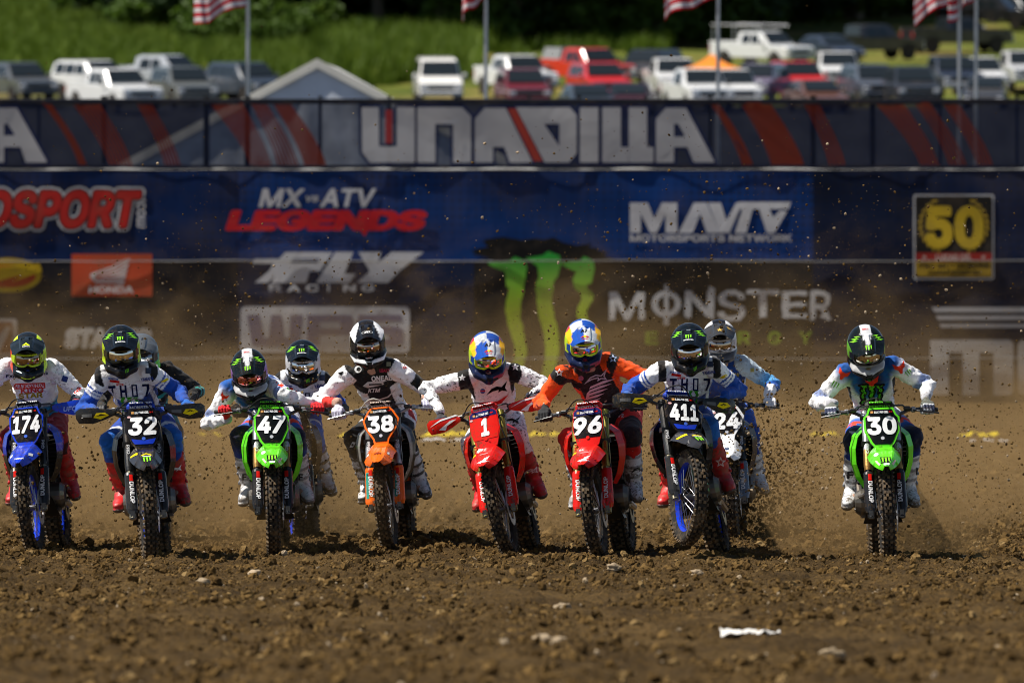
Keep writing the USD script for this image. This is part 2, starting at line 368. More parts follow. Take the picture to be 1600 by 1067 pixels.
# ---------------------------------------------------------------- surfaces from distance fields
def surfnet(sdf, lo, hi, h):
    lo, hi = np.asarray(lo, float), np.asarray(hi, float)
    n = np.ceil((hi - lo) / h).astype(int) + 1
    ax = [lo[k] + h * np.arange(n[k]) for k in range(3)]
    G = np.stack(np.meshgrid(*ax, indexing='ij'), -1)
    D = sdf(G.reshape(-1, 3)).reshape(n)
    S = D < 0
    c = np.zeros(n - 1, int)
    for i in (0, 1):
        for j in (0, 1):
            for k in (0, 1): c += S[i:n[0] - 1 + i, j:n[1] - 1 + j, k:n[2] - 1 + k]
    act = (c > 0) & (c < 8)
    idx = -np.ones(n - 1, int); idx[act] = np.arange(act.sum())
    I = np.argwhere(act)
    acc = np.zeros((len(I), 3)); cnt = np.zeros(len(I))
    cor = [(i, j, k) for i in (0, 1) for j in (0, 1) for k in (0, 1)]
    for a in cor:
        for ax_ in range(3):
            if a[ax_] == 0:
                b = list(a); b[ax_] = 1
                da = D[I[:, 0] + a[0], I[:, 1] + a[1], I[:, 2] + a[2]]; db = D[I[:, 0] + b[0], I[:, 1] + b[1], I[:, 2] + b[2]]
                m = (da < 0) != (db < 0)
                t = np.where(m, da / np.where(m, da - db, 1), 0)
                p = np.tile(np.array(a, float), (len(I), 1)); p[:, ax_] += t
                acc[m] += p[m]; cnt[m] += 1
    V = lo + h * (I + acc / cnt[:, None])
    F = []
    for ax_ in range(3):
        u, w = (ax_ + 1) % 3, (ax_ + 2) % 3
        s0 = [slice(None)] * 3; s1 = [slice(None)] * 3
        s0[ax_] = slice(0, n[ax_] - 1); s1[ax_] = slice(1, n[ax_])
        A, B = S[tuple(s0)], S[tuple(s1)]
        E = np.argwhere(A != B)
        E = E[(E[:, u] > 0) & (E[:, w] > 0) & (E[:, u] < n[u] - 1) & (E[:, w] < n[w] - 1)]
        q = []
        for du, dw in ((-1, -1), (0, -1), (0, 0), (-1, 0)):
            e = E.copy(); e[:, u] += du; e[:, w] += dw
            q.append(idx[e[:, 0], e[:, 1], e[:, 2]])
        q = np.stack(q, 1)
        flip = ~A[E[:, 0], E[:, 1], E[:, 2]]
        q = np.where(flip[:, None], q[:, ::-1], q)
        F.append(q[(q >= 0).all(1)])
    F = np.vstack(F)
    return V, np.vstack([F[:, [0, 1, 2]], F[:, [0, 2, 3]]])

def cone_d(p, a, b, ra, rb):
    a, b = np.asarray(a, float), np.asarray(b, float); ab = b - a
    t = np.clip(((p - a) @ ab) / (ab @ ab + 1e-12), 0, 1)
    return np.linalg.norm(p - a - t[:, None] * ab, axis=1) - (ra + (rb - ra) * t)

def smin(a, b, k):
    h = np.clip(0.5 + 0.5 * (b - a) / k, 0, 1)
    return b + (a - b) * h - k * h * (1 - h)

def rbox_d(p, c, s, r=0.0):
    q = np.abs(p - np.asarray(c)) - (np.asarray(s) - r)
    return np.linalg.norm(np.maximum(q, 0), axis=1) + np.minimum(q.max(1), 0) - r

def ell_d(p, c, r):
    r = np.asarray(r, float); q = (p - np.asarray(c)) / r
    k0 = np.linalg.norm(q, axis=1); k1 = np.linalg.norm(q / r, axis=1)
    return k0 * (k0 - 1) / np.maximum(k1, 1e-9)
# ---------------------------------------------------------------- motocross bikes
BLACK, WHITE, GREY, STEEL = (0.012, 0.012, 0.013), (0.78, 0.78, 0.78), (0.12, 0.12, 0.125), (0.45, 0.45, 0.46)
GREEN, RED, ORANGE, BLUE, YELLOW = (0.11, 0.62, 0.015), (0.62, 0.012, 0.008), (0.80, 0.13, 0.006), (0.008, 0.035, 0.42), (0.80, 0.60, 0.01)
NEON, LIME = (0.62, 0.85, 0.02), (0.25, 0.75, 0.03)
RAKE = np.array([0, math.sin(math.radians(27)), math.cos(math.radians(27))])

def rot_axis(axis, ang):
    return trimesh.transformations.rotation_matrix(ang, axis)[:3, :3]

class Bike:
    def __init__(self, u, v, yaw=0, steer=0, lean=0, pitch=0, d=None):
        self.d = d or CAM_H * FOC / (v - HORIZON)
        self.o = np.array([(u - 800) / FOC * self.d, self.d, 0.0]); self.o[2] = float(ground_z(self.d))
        y, l, p, s = map(math.radians, (yaw, lean, pitch, steer))
        self.Rp = rot_axis([1, 0, 0], -p)                      # front up, about the rear contact
        Rl = np.array([[math.cos(l), 0, -math.sin(l)], [0, 1, 0], [math.sin(l), 0, math.cos(l)]])
        Ry = np.array([[math.cos(y), math.sin(y), 0], [-math.sin(y), math.cos(y), 0], [0, 0, 1]])
        self.R = Ry @ Rl; self.Rs = rot_axis(RAKE, -s)
    def body(self, p):
        p = np.asarray(p, float); c = np.array([0, 1.48, 0])
        return ((p - c) @ self.Rp.T + c) @ self.R.T + self.o
    def front(self, p):
        c = np.array([0, 0.03, 0.345])
        return self.body((np.asarray(p, float) - c) @ self.Rs.T + c)
    def dirb(self, q): return (np.asarray(q, float) @ self.Rp.T) @ self.R.T
    def dirf(self, q): return self.dirb(np.asarray(q, float) @ self.Rs.T)

def tyre_mesh(c, R, w, knob, seed):
    """Knobbly tyre about the x axis at c."""
    rng = np.random.default_rng(seed)
    mb = MB(BLACK); n = 56
    prof = np.array([(-0.30, -0.085), (-0.46, -0.05), (-0.5, -0.03), (-0.42, -0.010), (-0.2, 0.0), (0.2, 0.0), (0.42, -0.010), (0.5, -0.03), (0.46, -0.05), (0.30, -0.085)])
    a = np.linspace(0, 2 * np.pi, n, endpoint=False)
    rr = R - knob + prof[:, 1]
    P = np.stack([np.broadcast_to(prof[:, 0][:, None] * w, (len(prof), n)), rr[:, None] * np.cos(a)[None], rr[:, None] * np.sin(a)[None]], -1)
    mb.grid(P[::-1] + c, color=(0.02, 0.018, 0.016), closed=True)
    nk = 46
    for k in range(nk):
        for row, (x, tilt, odd) in enumerate([(-0.42, 0.75, 0), (-0.17, 0.12, 1), (0.17, -0.12, 1), (0.42, -0.75, 0), (0.0, 0, 0)]):
            if row == 4 and k % 2: continue
            an = (k + 0.5 * odd) * 2 * np.pi / nk
            er = np.array([0, math.cos(an), math.sin(an)]); et = np.array([0, -math.sin(an), math.cos(an)]); ex = np.array([1.0, 0, 0])
            nr = er * math.cos(tilt) - ex * math.sin(tilt); nx = ex * math.cos(tilt) + er * math.sin(tilt)
            base = c + ex * x * w + er * (R - knob - abs(x) ** 2 * 0.09)
            Rm = np.stack([nx, et, nr], 1)
            s = np.array([0.20 * w, 0.021, knob * 2])
            col = np.array([0.02, 0.018, 0.016]) + rng.random() ** 1.2 * np.array([0.11, 0.070, 0.032])
            mb.box(base, s, col, Rm)
    return mb

def lathe_x(mb, c, prof, color, n=28):
    """prof: (x, radius) pairs turned about the x axis."""
    prof = np.asarray(prof, float); a = np.linspace(0, 2 * np.pi, n, endpoint=False)
    P = np.stack([np.broadcast_to(prof[:, 0][:, None], (len(prof), n)), prof[:, 1][:, None] * np.cos(a), prof[:, 1][:, None] * np.sin(a)], -1)
    mb.grid(P[::-1] + c, color, closed=True)

def plate_pt(x, s, h):
    x, s, h = np.broadcast_arrays(np.asarray(x, float), np.asarray(s, float), np.asarray(h, float))
    return np.stack([x, 0.14 + RAKE[1] * s + 1.6 * x * x + RAKE[2] * -h, 0.955 + RAKE[2] * s + RAKE[1] * h], -1)

PLATE = Polygon([(-0.088, 0.150), (0.088, 0.150), (0.105, 0.10), (0.128, 0.075), (0.125, -0.03), (0.085, -0.125), (0.055, -0.165), (-0.055, -0.165), (-0.085, -0.125), (-0.125, -0.03), (-0.128, 0.075), (-0.105, 0.10)])

PLATES = [PLATE, Polygon([(-0.078, 0.150), (0.078, 0.150), (0.105, 0.125), (0.112, -0.02), (0.078, -0.15), (0.05, -0.172), (-0.05, -0.172), (-0.078, -0.15), (-0.112, -0.02), (-0.105, 0.125)]),
          Polygon([(-0.070, 0.150), (0.070, 0.150), (0.098, 0.118), (0.138, 0.045), (0.122, -0.02), (0.062, -0.118), (0.052, -0.168), (-0.052, -0.168), (-0.062, -0.118), (-0.122, -0.02), (-0.138, 0.045), (-0.098, 0.118)])]
def plate_sheet(mb, poly, h, color, thick=0.0, edge=0.03):
    v, f = tri2d(poly, edge)
    if not len(f): return
    mb.add(plate_pt(v[:, 0], v[:, 1], h), f, color)
    if thick:
        for g in polys(poly):
            ring = np.array(g.segmentize(edge).exterior.coords)
            A, B = plate_pt(ring[:, 0], ring[:, 1], h), plate_pt(ring[:, 0], ring[:, 1], h - thick)
            mb.grid(np.stack([B, A], 0), color)

def make_bike(b, c):
    """c: colours and fittings. Returns the Thing."""
    t = Thing('motocross_bike', c['label'], 'dirt bike', b.o, group='motocross bikes racing towards the camera')
    main = c['main']; seed = c['seed']; rng = np.random.default_rng(seed)
    F, B = b.front, b.body
    # wheels
    for nm, ctr, R, w, kn, fn in (('front_wheel', (0, 0, 0.345), 0.345, 0.088, 0.015, F), ('rear_wheel', (0, 1.48, 0.34), 0.34, 0.128, 0.017, B)):
        ctr = np.array(ctr)
        rim = MB(c['rim'])
        ri = R - kn - 0.075
        lathe_x(rim, ctr, [(-0.022, ri - 0.012), (-0.030, ri), (-0.030, ri + 0.006), (0.030, ri + 0.006), (0.030, ri), (0.022, ri - 0.012), (0.0, ri - 0.018), (-0.022, ri - 0.012)], c['rim'], 40)
        w_ = emit(nm, rim.map(fn), M_PLASTIC, t, smooth=40)
        emit('tyre', tyre_mesh(ctr, R, w, kn, seed).map(fn), M_RUBBER, w_)
        hub = MB(c.get('hub', (0.10, 0.10, 0.11)))
        lathe_x(hub, ctr, [(-0.06, 0.0), (-0.06, 0.018), (-0.045, 0.03), (-0.03, 0.022), (0.03, 0.022), (0.045, 0.03), (0.06, 0.018), (0.06, 0.0)], c.get('hub', (0.10, 0.10, 0.11)), 16)
        emit('hub', hub.map(fn), M_METAL, w_, smooth=40)
        sp = MB(STEEL)
        for k in range(28):
            a0 = k * 2 * np.pi / 28; a1 = a0 + (0.5 if k % 2 else -0.5); s = -1 if k % 4 < 2 else 1
            sp.tube([ctr + [s * 0.042, 0.028 * math.cos(a1), 0.028 * math.sin(a1)], ctr + [s * 0.006, ri * math.cos(a0), ri * math.sin(a0)]], 0.0022, n=4, caps=False)
        emit('spokes', sp.map(fn), M_METAL, w_)
        ds = MB(STEEL); dx = 0.075 if nm == 'front_wheel' else -0.075
        lathe_x(ds, ctr, [(dx - 0.0015, 0.085), (dx - 0.0015, 0.13), (dx + 0.0015, 0.13), (dx + 0.0015, 0.085), (dx - 0.0015, 0.085)], STEEL, 32)
        for k in range(5):
            a = k * 2 * np.pi / 5
            ds.tube([ctr + [dx, 0.03 * math.cos(a), 0.03 * math.sin(a)], ctr + [dx, 0.09 * math.cos(a + .3), 0.09 * math.sin(a + .3)]], 0.005, n=4)
        emit('brake_disc', ds.map(fn), M_METAL, w_, smooth=30)
    # fork legs with guards
    def fk(x, s, dy=0.0): return np.array([x, -0.025, 0.345]) + RAKE * s + np.array([0, dy, 0])
    for s in (-1, 1):
        x = 0.108 * s
        leg = MB(BLACK)
        leg.tube([fk(x, -0.03), fk(x, 0.40)], 0.025, c.get('fork_low', (0.25, 0.22, 0.15)), n=12)
        leg.tube([fk(x, 0.34), fk(x, 0.37), fk(x, 0.42), fk(x, 0.50)], [0.029, 0.031, 0.031, 0.029], c['fork_up'], n=14)
        leg.tube([fk(x, 0.50), fk(x, 0.80)], 0.029, c.get('fork_top', c['fork_up']), n=14)
        leg.hull(np.array([[x + dx * 0.015, -0.03 + dy * 0.026, 0.345 + dz * 0.028] for dx in (-1, 1) for dy in (-1, 1) for dz in (-1, 1)]), (0.16, 0.16, 0.16))
        lp = emit('fork_leg', leg.map(F), M_METAL, t, smooth=35)
        gd = MB(c['guard'])
        a = np.linspace(-1.75, 1.75, 11); sv = np.array([0.015, 0.05, 0.2, 0.315, 0.335]); rr = np.array([0.036, 0.043, 0.040, 0.038, 0.031])
        P = np.array([[fk(x + r_ * math.sin(q), s_) + np.array([0, -r_ * math.cos(q) * 1.0, 0]) for q in a] for s_, r_ in zip(sv, rr)])
        gd.grid(P, c['guard'], thick=0.004)
        gd.map(F); gv, gf, _ = gd.arrays()
        gp = emit('fork_guard', gd, M_PLASTIC, t, smooth=40)
        if c.get('guard_text', True):
            dm = MB()
            tx = fit(affinity.rotate(text_poly('DUNLOP', True, 0.03), -90 if s < 0 else 90, origin=(0, 0)), -0.016, -0.085, 0.016, 0.085)
            decal(dm, affinity.translate(tx, -s * 0.006, 0), c.get('guard_ink', WHITE), (gv, gf), F(fk(x, 0.16)), b.dirf((1, 0, 0)), b.dirf(RAKE), edge=0.02)
            sq = sbox(-0.013, 0.0, 0.013, 0.05)
            decal(dm, affinity.translate(sq, -s * 0.006, 0.09), c.get('guard_mark', RED), (gv, gf), F(fk(x, 0.16)), b.dirf((1, 0, 0)), b.dirf(RAKE), edge=0.02)
            if c.get('guard_teal') is not None:
                decal(dm, sbox(-0.03, -0.10, -0.008, 0.12), c['guard_teal'], (gv, gf), F(fk(x, 0.16)), b.dirf((1, 0, 0)), b.dirf(RAKE), lift=0.002, edge=0.02)
            if dm.v: emit('lettering', dm, M_PRINT, (t, gp[1]))
        # upper fork sticker (gold legs with a small mark)
        st = MB(); lv, lf, _ = leg.arrays()
        decal(st, fit(affinity.rotate(text_poly('PRO', True), -90, origin=(0, 0)), -0.011, -0.035, 0.011, 0.035), c.get('fork_ink', WHITE), (lv, lf), F(fk(x, 0.50)), b.dirf((1, 0, 0)), b.dirf(RAKE), edge=0.02)
        if st.v: emit('sticker', st, M_PRINT, (t, lp[1]))
    cl = MB((0.05, 0.05, 0.052))
    for s_, hgt in ((0.555, 0.035), (0.755, 0.03)):
        q = fk(0, s_)
        cl.hull([[sx * 0.145, q[1] + dy, q[2] + dz] for sx in (-1, 1) for dy in (-0.03, 0.03) for dz in (-hgt / 2, hgt / 2)] + [[sx * 0.05, q[1] + 0.075, q[2] + dz] for sx in (-1, 1) for dz in (-hgt / 2, hgt / 2)])
    emit('triple_clamp', cl.map(F), M_METAL, t, smooth=30)
    # brake caliper on the lower left leg of the rider
    cp = MB(GREY); cp.box(fk(0.085, 0.06, 0.09), (0.035, 0.07, 0.08), (0.14, 0.13, 0.12), bevel=0.012); cp.tube([fk(0.085, 0.08, 0.09), fk(0.13, 0.25, 0.06), fk(0.13, 0.5, 0.03)], 0.005, BLACK, 6)
    emit('brake_caliper', cp.map(F), M_METAL, t, smooth=30)
    # front fender
    ts = np.linspace(0, 1, 15); us = np.linspace(-1, 1, 17)
    cy = np.interp(ts, [0, 0.12, 0.35, 0.6, 0.8, 1], [-0.37, -0.28, -0.10, 0.08, 0.24, 0.40]); cz = np.interp(ts, [0, 0.12, 0.35, 0.6, 0.8, 1], [0.685, 0.722, 0.785, 0.815, 0.79, 0.71])
    hw = np.interp(ts, [0, 0.05, 0.12, 0.35, 0.6, 0.8, 1], [0.028, 0.052, 0.075, 0.112, 0.118, 0.10, 0.07])
    hw = hw * np.interp(ts, [0, 0.12, 0.35, 1], c.get('fender_shape', (1, 1, 1, 1)))
    P = np.zeros((15, 17, 3))
    for i in range(15):
        arch = 0.020 * np.abs(us) ** 1.5 + 0.045 * np.clip((np.abs(us) - 0.62) / 0.38, 0, 1) ** 1.3 * np.interp(ts[i], [0, 0.3, 1], [0.3, 1, 1]) - 0.010 * np.exp(-((np.abs(us) - 0.5) / 0.12) ** 2)
        P[i] = np.stack([us * hw[i], np.full(17, cy[i]) + 0.05 * np.abs(us) ** 2 * (ts[i] < 0.2), cz[i] - arch], -1)
    col = np.broadcast_to(np.array(c['fender'], float), P.shape).copy()
    if c.get('fender2') is not None: col[:, np.abs(us) > 0.62] = c['fender2']
    fd = MB(); fd.grid(P, col, thick=0.004); fd.map(F); fv, ff, _ = fd.arrays()
    fp = emit('front_fender', fd, M_PLASTIC, t, smooth=45)
    fo, fr, fu = F((0, -0.25, 0.76)), b.dirf((1, 0, 0)), b.dirf((0, 0.25, 1.0))
    for k_, (poly, colr) in enumerate(c.get('fender_art', [])):
        dm = MB(); decal(dm, poly, colr, (fv, ff), fo, fr, fu, edge=0.02, lift=0.003 + 0.0007 * k_)
        if dm.v: emit('emblem', dm, M_PRINT, (t, fp[1]))
    # front number plate
    PLATE = PLATES[c.get('plate', 0)]
    pl = MB(); plate_sheet(pl, PLATE, 0.0, main if c.get('border') is None else c['border'], thick=0.012)
    pp = emit('number_plate', pl.map(F), M_PLASTIC, t, smooth=30)
    bg = MB(); inner = PLATE.buffer(-c.get('rim_w', 0.012), join_style=2).intersection(sbox(-1, c.get('bg_low', -0.135), 1, 1))
    plate_sheet(bg, inner, 0.003, c['bg'])
    if c.get('bg_band') is not None: plate_sheet(bg, inner.intersection(sbox(-1, 0.092, 1, 1)), 0.0045, c['bg_band'])
    if c.get('bg_tip') is not None: plate_sheet(bg, inner.intersection(Polygon([(-0.2, -0.075), (0, -0.105), (0.2, -0.075), (0.2, -0.2), (-0.2, -0.2)])), 0.0045, c['bg_tip'])
    emit('plate_background', bg.map(F), M_PRINT, (t, pp[1]))
    if c.get('number'):
        nb = MB(); w = c.get('num_w', 0.104)
        plate_sheet(nb, fit(text_poly(c['number'], True, c.get('num_weight', 0.045), c.get('num_shear', 0.15)), -w, -0.066, w, 0.078), 0.0065, c.get('num_ink', WHITE))
        emit('number', nb.map(F), M_PRINT, (t, pp[1]))
        tx = MB()
        plate_sheet(tx, fit(text_poly('LUCAS OIL', True, 0.05, 0.15), -0.05, 0.104, 0.05, 0.122), 0.0065, WHITE)
        plate_sheet(tx, sbox(-0.075, 0.104, -0.056, 0.122), 0.0065, (0.5, 0.25, 0.08)); plate_sheet(tx, sbox(0.056, 0.108, 0.078, 0.118), 0.0065, RED)
        plate_sheet(tx, affinity.scale(Point(-0.092, 0.08).buffer(0.013), 1, 0.6), 0.0065, (0.6, 0.35, 0.35))
        plate_sheet(tx, affinity.scale(Point(0, -0.092).buffer(0.013), 1, 1), 0.0065, c.get('seal', (0.45, 0.45, 0.5)))
        emit('lettering', tx.map(F), M_PRINT, (t, pp[1]))
    # handlebar, crossbar, pad, controls
    bar = MB(c.get('bar', (0.10, 0.10, 0.105)))
    hb = [(-0.405, 0.425, 1.060), (-0.27, 0.39, 1.068), (-0.21, 0.37, 1.068), (-0.12, 0.335, 1.03), (-0.05, 0.325, 1.02), (0.05, 0.325, 1.02), (0.12, 0.335, 1.03), (0.21, 0.37, 1.068), (0.27, 0.39, 1.068), (0.405, 0.425, 1.060)]
    bar.tube(hb, 0.0125, n=10)
    bar.tube([(-0.20, 0.366, 1.066), (-0.16, 0.35, 1.10), (0.16, 0.35, 1.10), (0.20, 0.366, 1.066)], 0.007, n=8)
    for s in (-1, 1):
        bar.box((s * 0.05, 0.325, 1.0), (0.03, 0.05, 0.07), (0.08, 0.08, 0.085), bevel=0.008)
        bar.box((s * 0.235, 0.365, 1.066), (0.035, 0.05, 0.04), (0.35, 0.35, 0.36), bevel=0.008)        # lever perch
        bar.box((s * 0.19, 0.345, 1.078), (0.05, 0.04, 0.03), (0.06, 0.06, 0.06), bevel=0.008)
        bar.tube([(s * 0.235, 0.345, 1.062), (s * 0.28, 0.315, 1.055), (s * 0.35, 0.325, 1.045), (s * 0.415, 0.345, 1.035)], [0.007, 0.007, 0.006, 0.007], c.get('lever', (0.06, 0.06, 0.06)), n=7)
    hp = emit('handlebar', bar.map(F), M_METAL, t, smooth=40)
    for s in (-1, 1):
        gr = MB(c.get('grip', (0.03, 0.03, 0.03)))
        xs_ = np.linspace(0.275, 0.412, 15)
        gr.tube([(s * x, 0.39 + (x - 0.27) * 0.26, 1.068 - (x - 0.27) * 0.06) for x in xs_], [0.0165 if k % 2 else 0.0150 for k in range(15)], n=10)
        emit('grip', gr.map(F), M_MATTE, (t, hp[1]), smooth=30)
    pad = MB(c['pad']); pad.box((0, 0.325, 1.098), (0.20, 0.05, 0.052), c['pad'], bevel=0.016); pad.box((0, 0.30, 1.125), (0.17, 0.04, 0.016), c['pad'], bevel=0.006)
    pad.map(F); pv, pf, _ = pad.arrays()
    bp = emit('bar_pad', pad, M_MATTE, (t, hp[1]), smooth=30)
    dm = MB()
    if c.get('pad_text'):
        decal(dm, fit(text_poly(c['pad_text'], True, 0.02), -0.078, -0.018, 0.078, 0.004), c['pad_ink'], (pv, pf), F((0, 0.28, 1.104)), b.dirf((1, 0, 0)), b.dirf((0, 0.1, 1)), edge=0.03)
        decal(dm, fit(text_poly(c['pad_text'], True, 0.02), -0.078, 0.018, 0.078, 0.030), c['pad_ink'], (pv, pf), F((0, 0.28, 1.104)), b.dirf((1, 0, 0)), b.dirf((0, 0.1, 1)), edge=0.03)
        if dm.v: emit('pad_lettering', dm, M_PRINT, t)
    hose = MB(BLACK)
    k = np.linspace(0, 1, 17)
    hose.tube(np.stack([-0.17 + 0.27 * k, 0.345 - 0.19 * np.sin(k * np.pi * 0.9), 1.075 + 0.095 * np.sin(k * np.pi) - 0.03 * k], -1), 0.0048, c.get('hose', BLACK), n=6)
    hose.tube([(0.10, 0.285, 1.045), (0.125, 0.10, 0.95), (0.135, 0.16, 0.84), (0.135, 0.12, 0.62), (0.12, 0.05, 0.42)], 0.0048, BLACK, n=6)
    hose.tube([(-0.19, 0.35, 1.07), (-0.12, 0.26, 1.09), (-0.03, 0.27, 1.04), (0.05, 0.40, 0.95)], 0.004, BLACK, n=6)
    emit('brake_hose', hose.map(F), M_MATTE, t, smooth=True)
    # hand guards
    if c.get('hand_guard'):
        hg = c['hand_guard']
        for s in (-1, 1):
            if s not in hg.get('sides', (-1, 1)): continue
            out = Polygon([(-0.13, 0.018), (-0.10, 0.034), (0.03, 0.046), (0.11, 0.05), (0.14, 0.03), (0.14, -0.02), (0.12, -0.055), (0.02, -0.062), (-0.06, -0.04), (-0.13, -0.012)])
            def gpt(v, h, s=s):
                x = s * (0.315 + v[:, 0]); y = 0.295 + (v[:, 0] + 0.13) * 0.12 + 3.0 * v[:, 1] ** 2 + 1.6 * np.maximum(v[:, 0] - 0.03, 0) ** 2 * 3
                return np.stack([x, y - h, 1.058 + v[:, 1] - 0.02 * (v[:, 0])], -1)
            m = MB(hg['color'])
            for h_, sgn in ((0.004, 1), (0.0, -1)):
                v, f = tri2d(out, 0.03)
                m.add(gpt(v, h_), f if sgn * s > 0 else f[:, ::-1], hg['color'])
            ring = np.array(out.segmentize(0.03).exterior.coords); m.grid(np.stack([gpt(ring, 0.0), gpt(ring, 0.004)], 0), hg['color'])
            m.tube([(s * 0.25, 0.37, 1.066), (s * 0.27, 0.31, 1.06)], 0.008, BLACK, 6)
            gp = emit('hand_guard', m.map(F), M_PLASTIC, t, smooth=30)
            am = MB()
            for poly, colr in hg['art']:
                v, f = tri2d(poly.intersection(out.buffer(-0.002)) if hg.get('clip', True) else poly, 0.03)
                if not len(f): continue
                if s < 0: v = v * [-1, 1]
                # art is drawn as seen from the front with the inner end at -x; text stays readable
                am.add(gpt(v if s > 0 else v, 0.0065), f if s > 0 else f, colr)
            if am.v: emit('guard_art', am.map(F), M_PRINT, (t, gp[1]))
    # radiator shrouds
    for s in (-1, 1):
        rows = np.array([[(0.105, 0.30, 0.945), (0.135, 0.42, 0.955), (0.13, 0.60, 0.95), (0.10, 0.80, 0.94)],
                         [(0.165, 0.285, 0.89), (0.200, 0.38, 0.90), (0.19, 0.58, 0.90), (0.13, 0.82, 0.90)],
                         [(0.185, 0.285, 0.80), (0.222, 0.37, 0.81), (0.21, 0.56, 0.82), (0.14, 0.84, 0.85)],
                         [(0.182, 0.30, 0.70), (0.215, 0.375, 0.70), (0.20, 0.54, 0.73), (0.14, 0.78, 0.79)],
                         [(0.150, 0.33, 0.60), (0.185, 0.39, 0.60), (0.17, 0.50, 0.64), (0.13, 0.66, 0.73)],
                         [(0.110, 0.36, 0.53), (0.130, 0.41, 0.525), (0.12, 0.47, 0.56), (0.10, 0.55, 0.62)]])
        rows[..., 0] *= s
        if s < 0: rows = rows[:, ::-1]
        m = MB(); col = np.broadcast_to(np.array(c['shroud'], float), rows.shape).copy()
        if c.get('shroud_low') is not None: col[3:] = c['shroud_low']
        if c.get('shroud_edge') is not None: col[:, 0 if s > 0 else 3] = c['shroud_edge']
        P = rows
        # refine the sheet
        from scipy.ndimage import zoom as _z
        P2 = np.stack([_z(P[..., k], (4, 4), order=1) for k in range(3)], -1); C2 = np.stack([_z(col[..., k], (4, 4), order=0) for k in range(3)], -1)
        m.grid(P2[:, ::-1] if True else P2, C2[:, ::-1], thick=-0.004)
        emit('radiator_shroud', m.map(B), M_PLASTIC, t, smooth=35)
        lo = MB(BLACK)
        lo.box((s * 0.125, 0.46, 0.72), (0.10, 0.03, 0.34), (0.03, 0.03, 0.032))
        for k in range(11): lo.box((s * 0.125, 0.43, 0.57 + k * 0.03), (0.105, 0.03, 0.006), (0.022, 0.022, 0.022), rot_axis([1, 0, 0], 0.5))
        emit('radiator', lo.map(B), M_MATTE, t)
    # tank, seat, rear
    tk = MB(c.get('tank', main)); tk.mesh(Manifold.hull_points(np.array([(sx * w_, y_, z_) for sx in (-1, 1) for w_, y_, z_ in ((0.06, 0.42, 0.97), (0.09, 0.45, 0.86), (0.11, 0.62, 0.95), (0.11, 0.66, 0.80), (0.07, 0.86, 0.97), (0.06, 0.86, 0.84))])))
    emit('fuel_tank', tk.map(B), M_PLASTIC, t, smooth=40)
    se = MB((0.02, 0.02, 0.02)); yy = [0.62, 0.8, 1.0, 1.2, 1.4, 1.58]; zz = [0.995, 0.985, 0.965, 0.955, 0.965, 0.985]; ww = [0.05, 0.075, 0.085, 0.09, 0.085, 0.06]
    aa = np.linspace(0, np.pi, 9)
    se.grid(np.array([[(w_ * math.cos(a), y_, z_ - 0.07 + 0.07 * math.sin(a) ** 0.5) for a in aa] for y_, z_, w_ in zip(yy, zz, ww)])[:, ::-1], thick=0.03)
    emit('seat', se.map(B), M_MATTE, t, smooth=40)
    rf = MB(c.get('rear', main)); yy = np.linspace(1.25, 1.92, 8); zz = 0.92 + 0.10 * ((yy - 1.25) / 0.67) ** 1.2; ww = np.interp(yy, [1.25, 1.5, 1.92], [0.10, 0.11, 0.075]); uu = np.linspace(-1, 1, 9)
    rf.grid(np.array([[(u_ * w_, y_, z_ - 0.06 * abs(u_) ** 3) for u_ in uu] for y_, z_, w_ in zip(yy, zz, ww)]), thick=0.004)
    emit('rear_fender', rf.map(B), M_PLASTIC, t, smooth=40)
    for s in (-1, 1):
        sp_ = MB(c.get('side', main)); sp_.hull([(s * x_, y_, z_) for x_, y_, z_ in ((0.13, 1.0, 0.90), (0.14, 1.05, 0.68), (0.13, 1.45, 0.92), (0.14, 1.42, 0.74), (0.10, 1.0, 0.9), (0.11, 1.05, 0.68), (0.10, 1.45, 0.92), (0.11, 1.42, 0.74))])
        emit('side_panel', sp_.map(B), M_PLASTIC, t, smooth=30)
    # frame, engine, exhaust, swingarm, pegs
    fr = MB(c.get('frame', (0.06, 0.06, 0.065)))
    fr.tube([(0, 0.42, 0.86), (0, 0.47, 0.62), (0.0, 0.52, 0.42)], 0.028, n=8)
    for s in (-1, 1):
        fr.tube([(s * 0.03, 0.40, 0.93), (s * 0.10, 0.60, 0.80), (s * 0.11, 0.88, 0.60), (s * 0.09, 0.92, 0.36)], 0.024, n=8)
        fr.tube([(s * 0.02, 0.52, 0.42), (s * 0.09, 0.58, 0.31), (s * 0.10, 0.88, 0.31)], 0.018, n=8)
        fr.tube([(s * 0.09, 0.92, 0.80), (s * 0.08, 1.50, 0.90)], 0.014, n=6)
    fr.hull([(sx * 0.10, 0.52, 0.40) for sx in (-1, 1)] + [(sx * 0.14, 0.58, 0.27) for sx in (-1, 1)] + [(sx * 0.13, 0.82, 0.27) for sx in (-1, 1)] + [(sx * 0.06, 0.50, 0.46) for sx in (-1, 1)], (0.018, 0.018, 0.018))
    emit('frame', fr.map(B), M_METAL, t, smooth=40)
    en = MB((0.14, 0.13, 0.12))
    en.hull([(sx * 0.15, y_, z_) for sx in (-1, 1) for y_, z_ in ((0.60, 0.40), (0.66, 0.52), (0.84, 0.50), (0.90, 0.38), (0.80, 0.31), (0.62, 0.31))])
    lathe_x(en, np.array([0, 0.66, 0.42]), [(-0.19, 0.0), (-0.19, 0.07), (-0.15, 0.10), (0.15, 0.10), (0.18, 0.075), (0.18, 0)], (0.2, 0.18, 0.15), 18)
    for k in range(6): en.box((0, 0.62, 0.55 + k * 0.03), (0.15, 0.15, 0.016), (0.09, 0.09, 0.09))
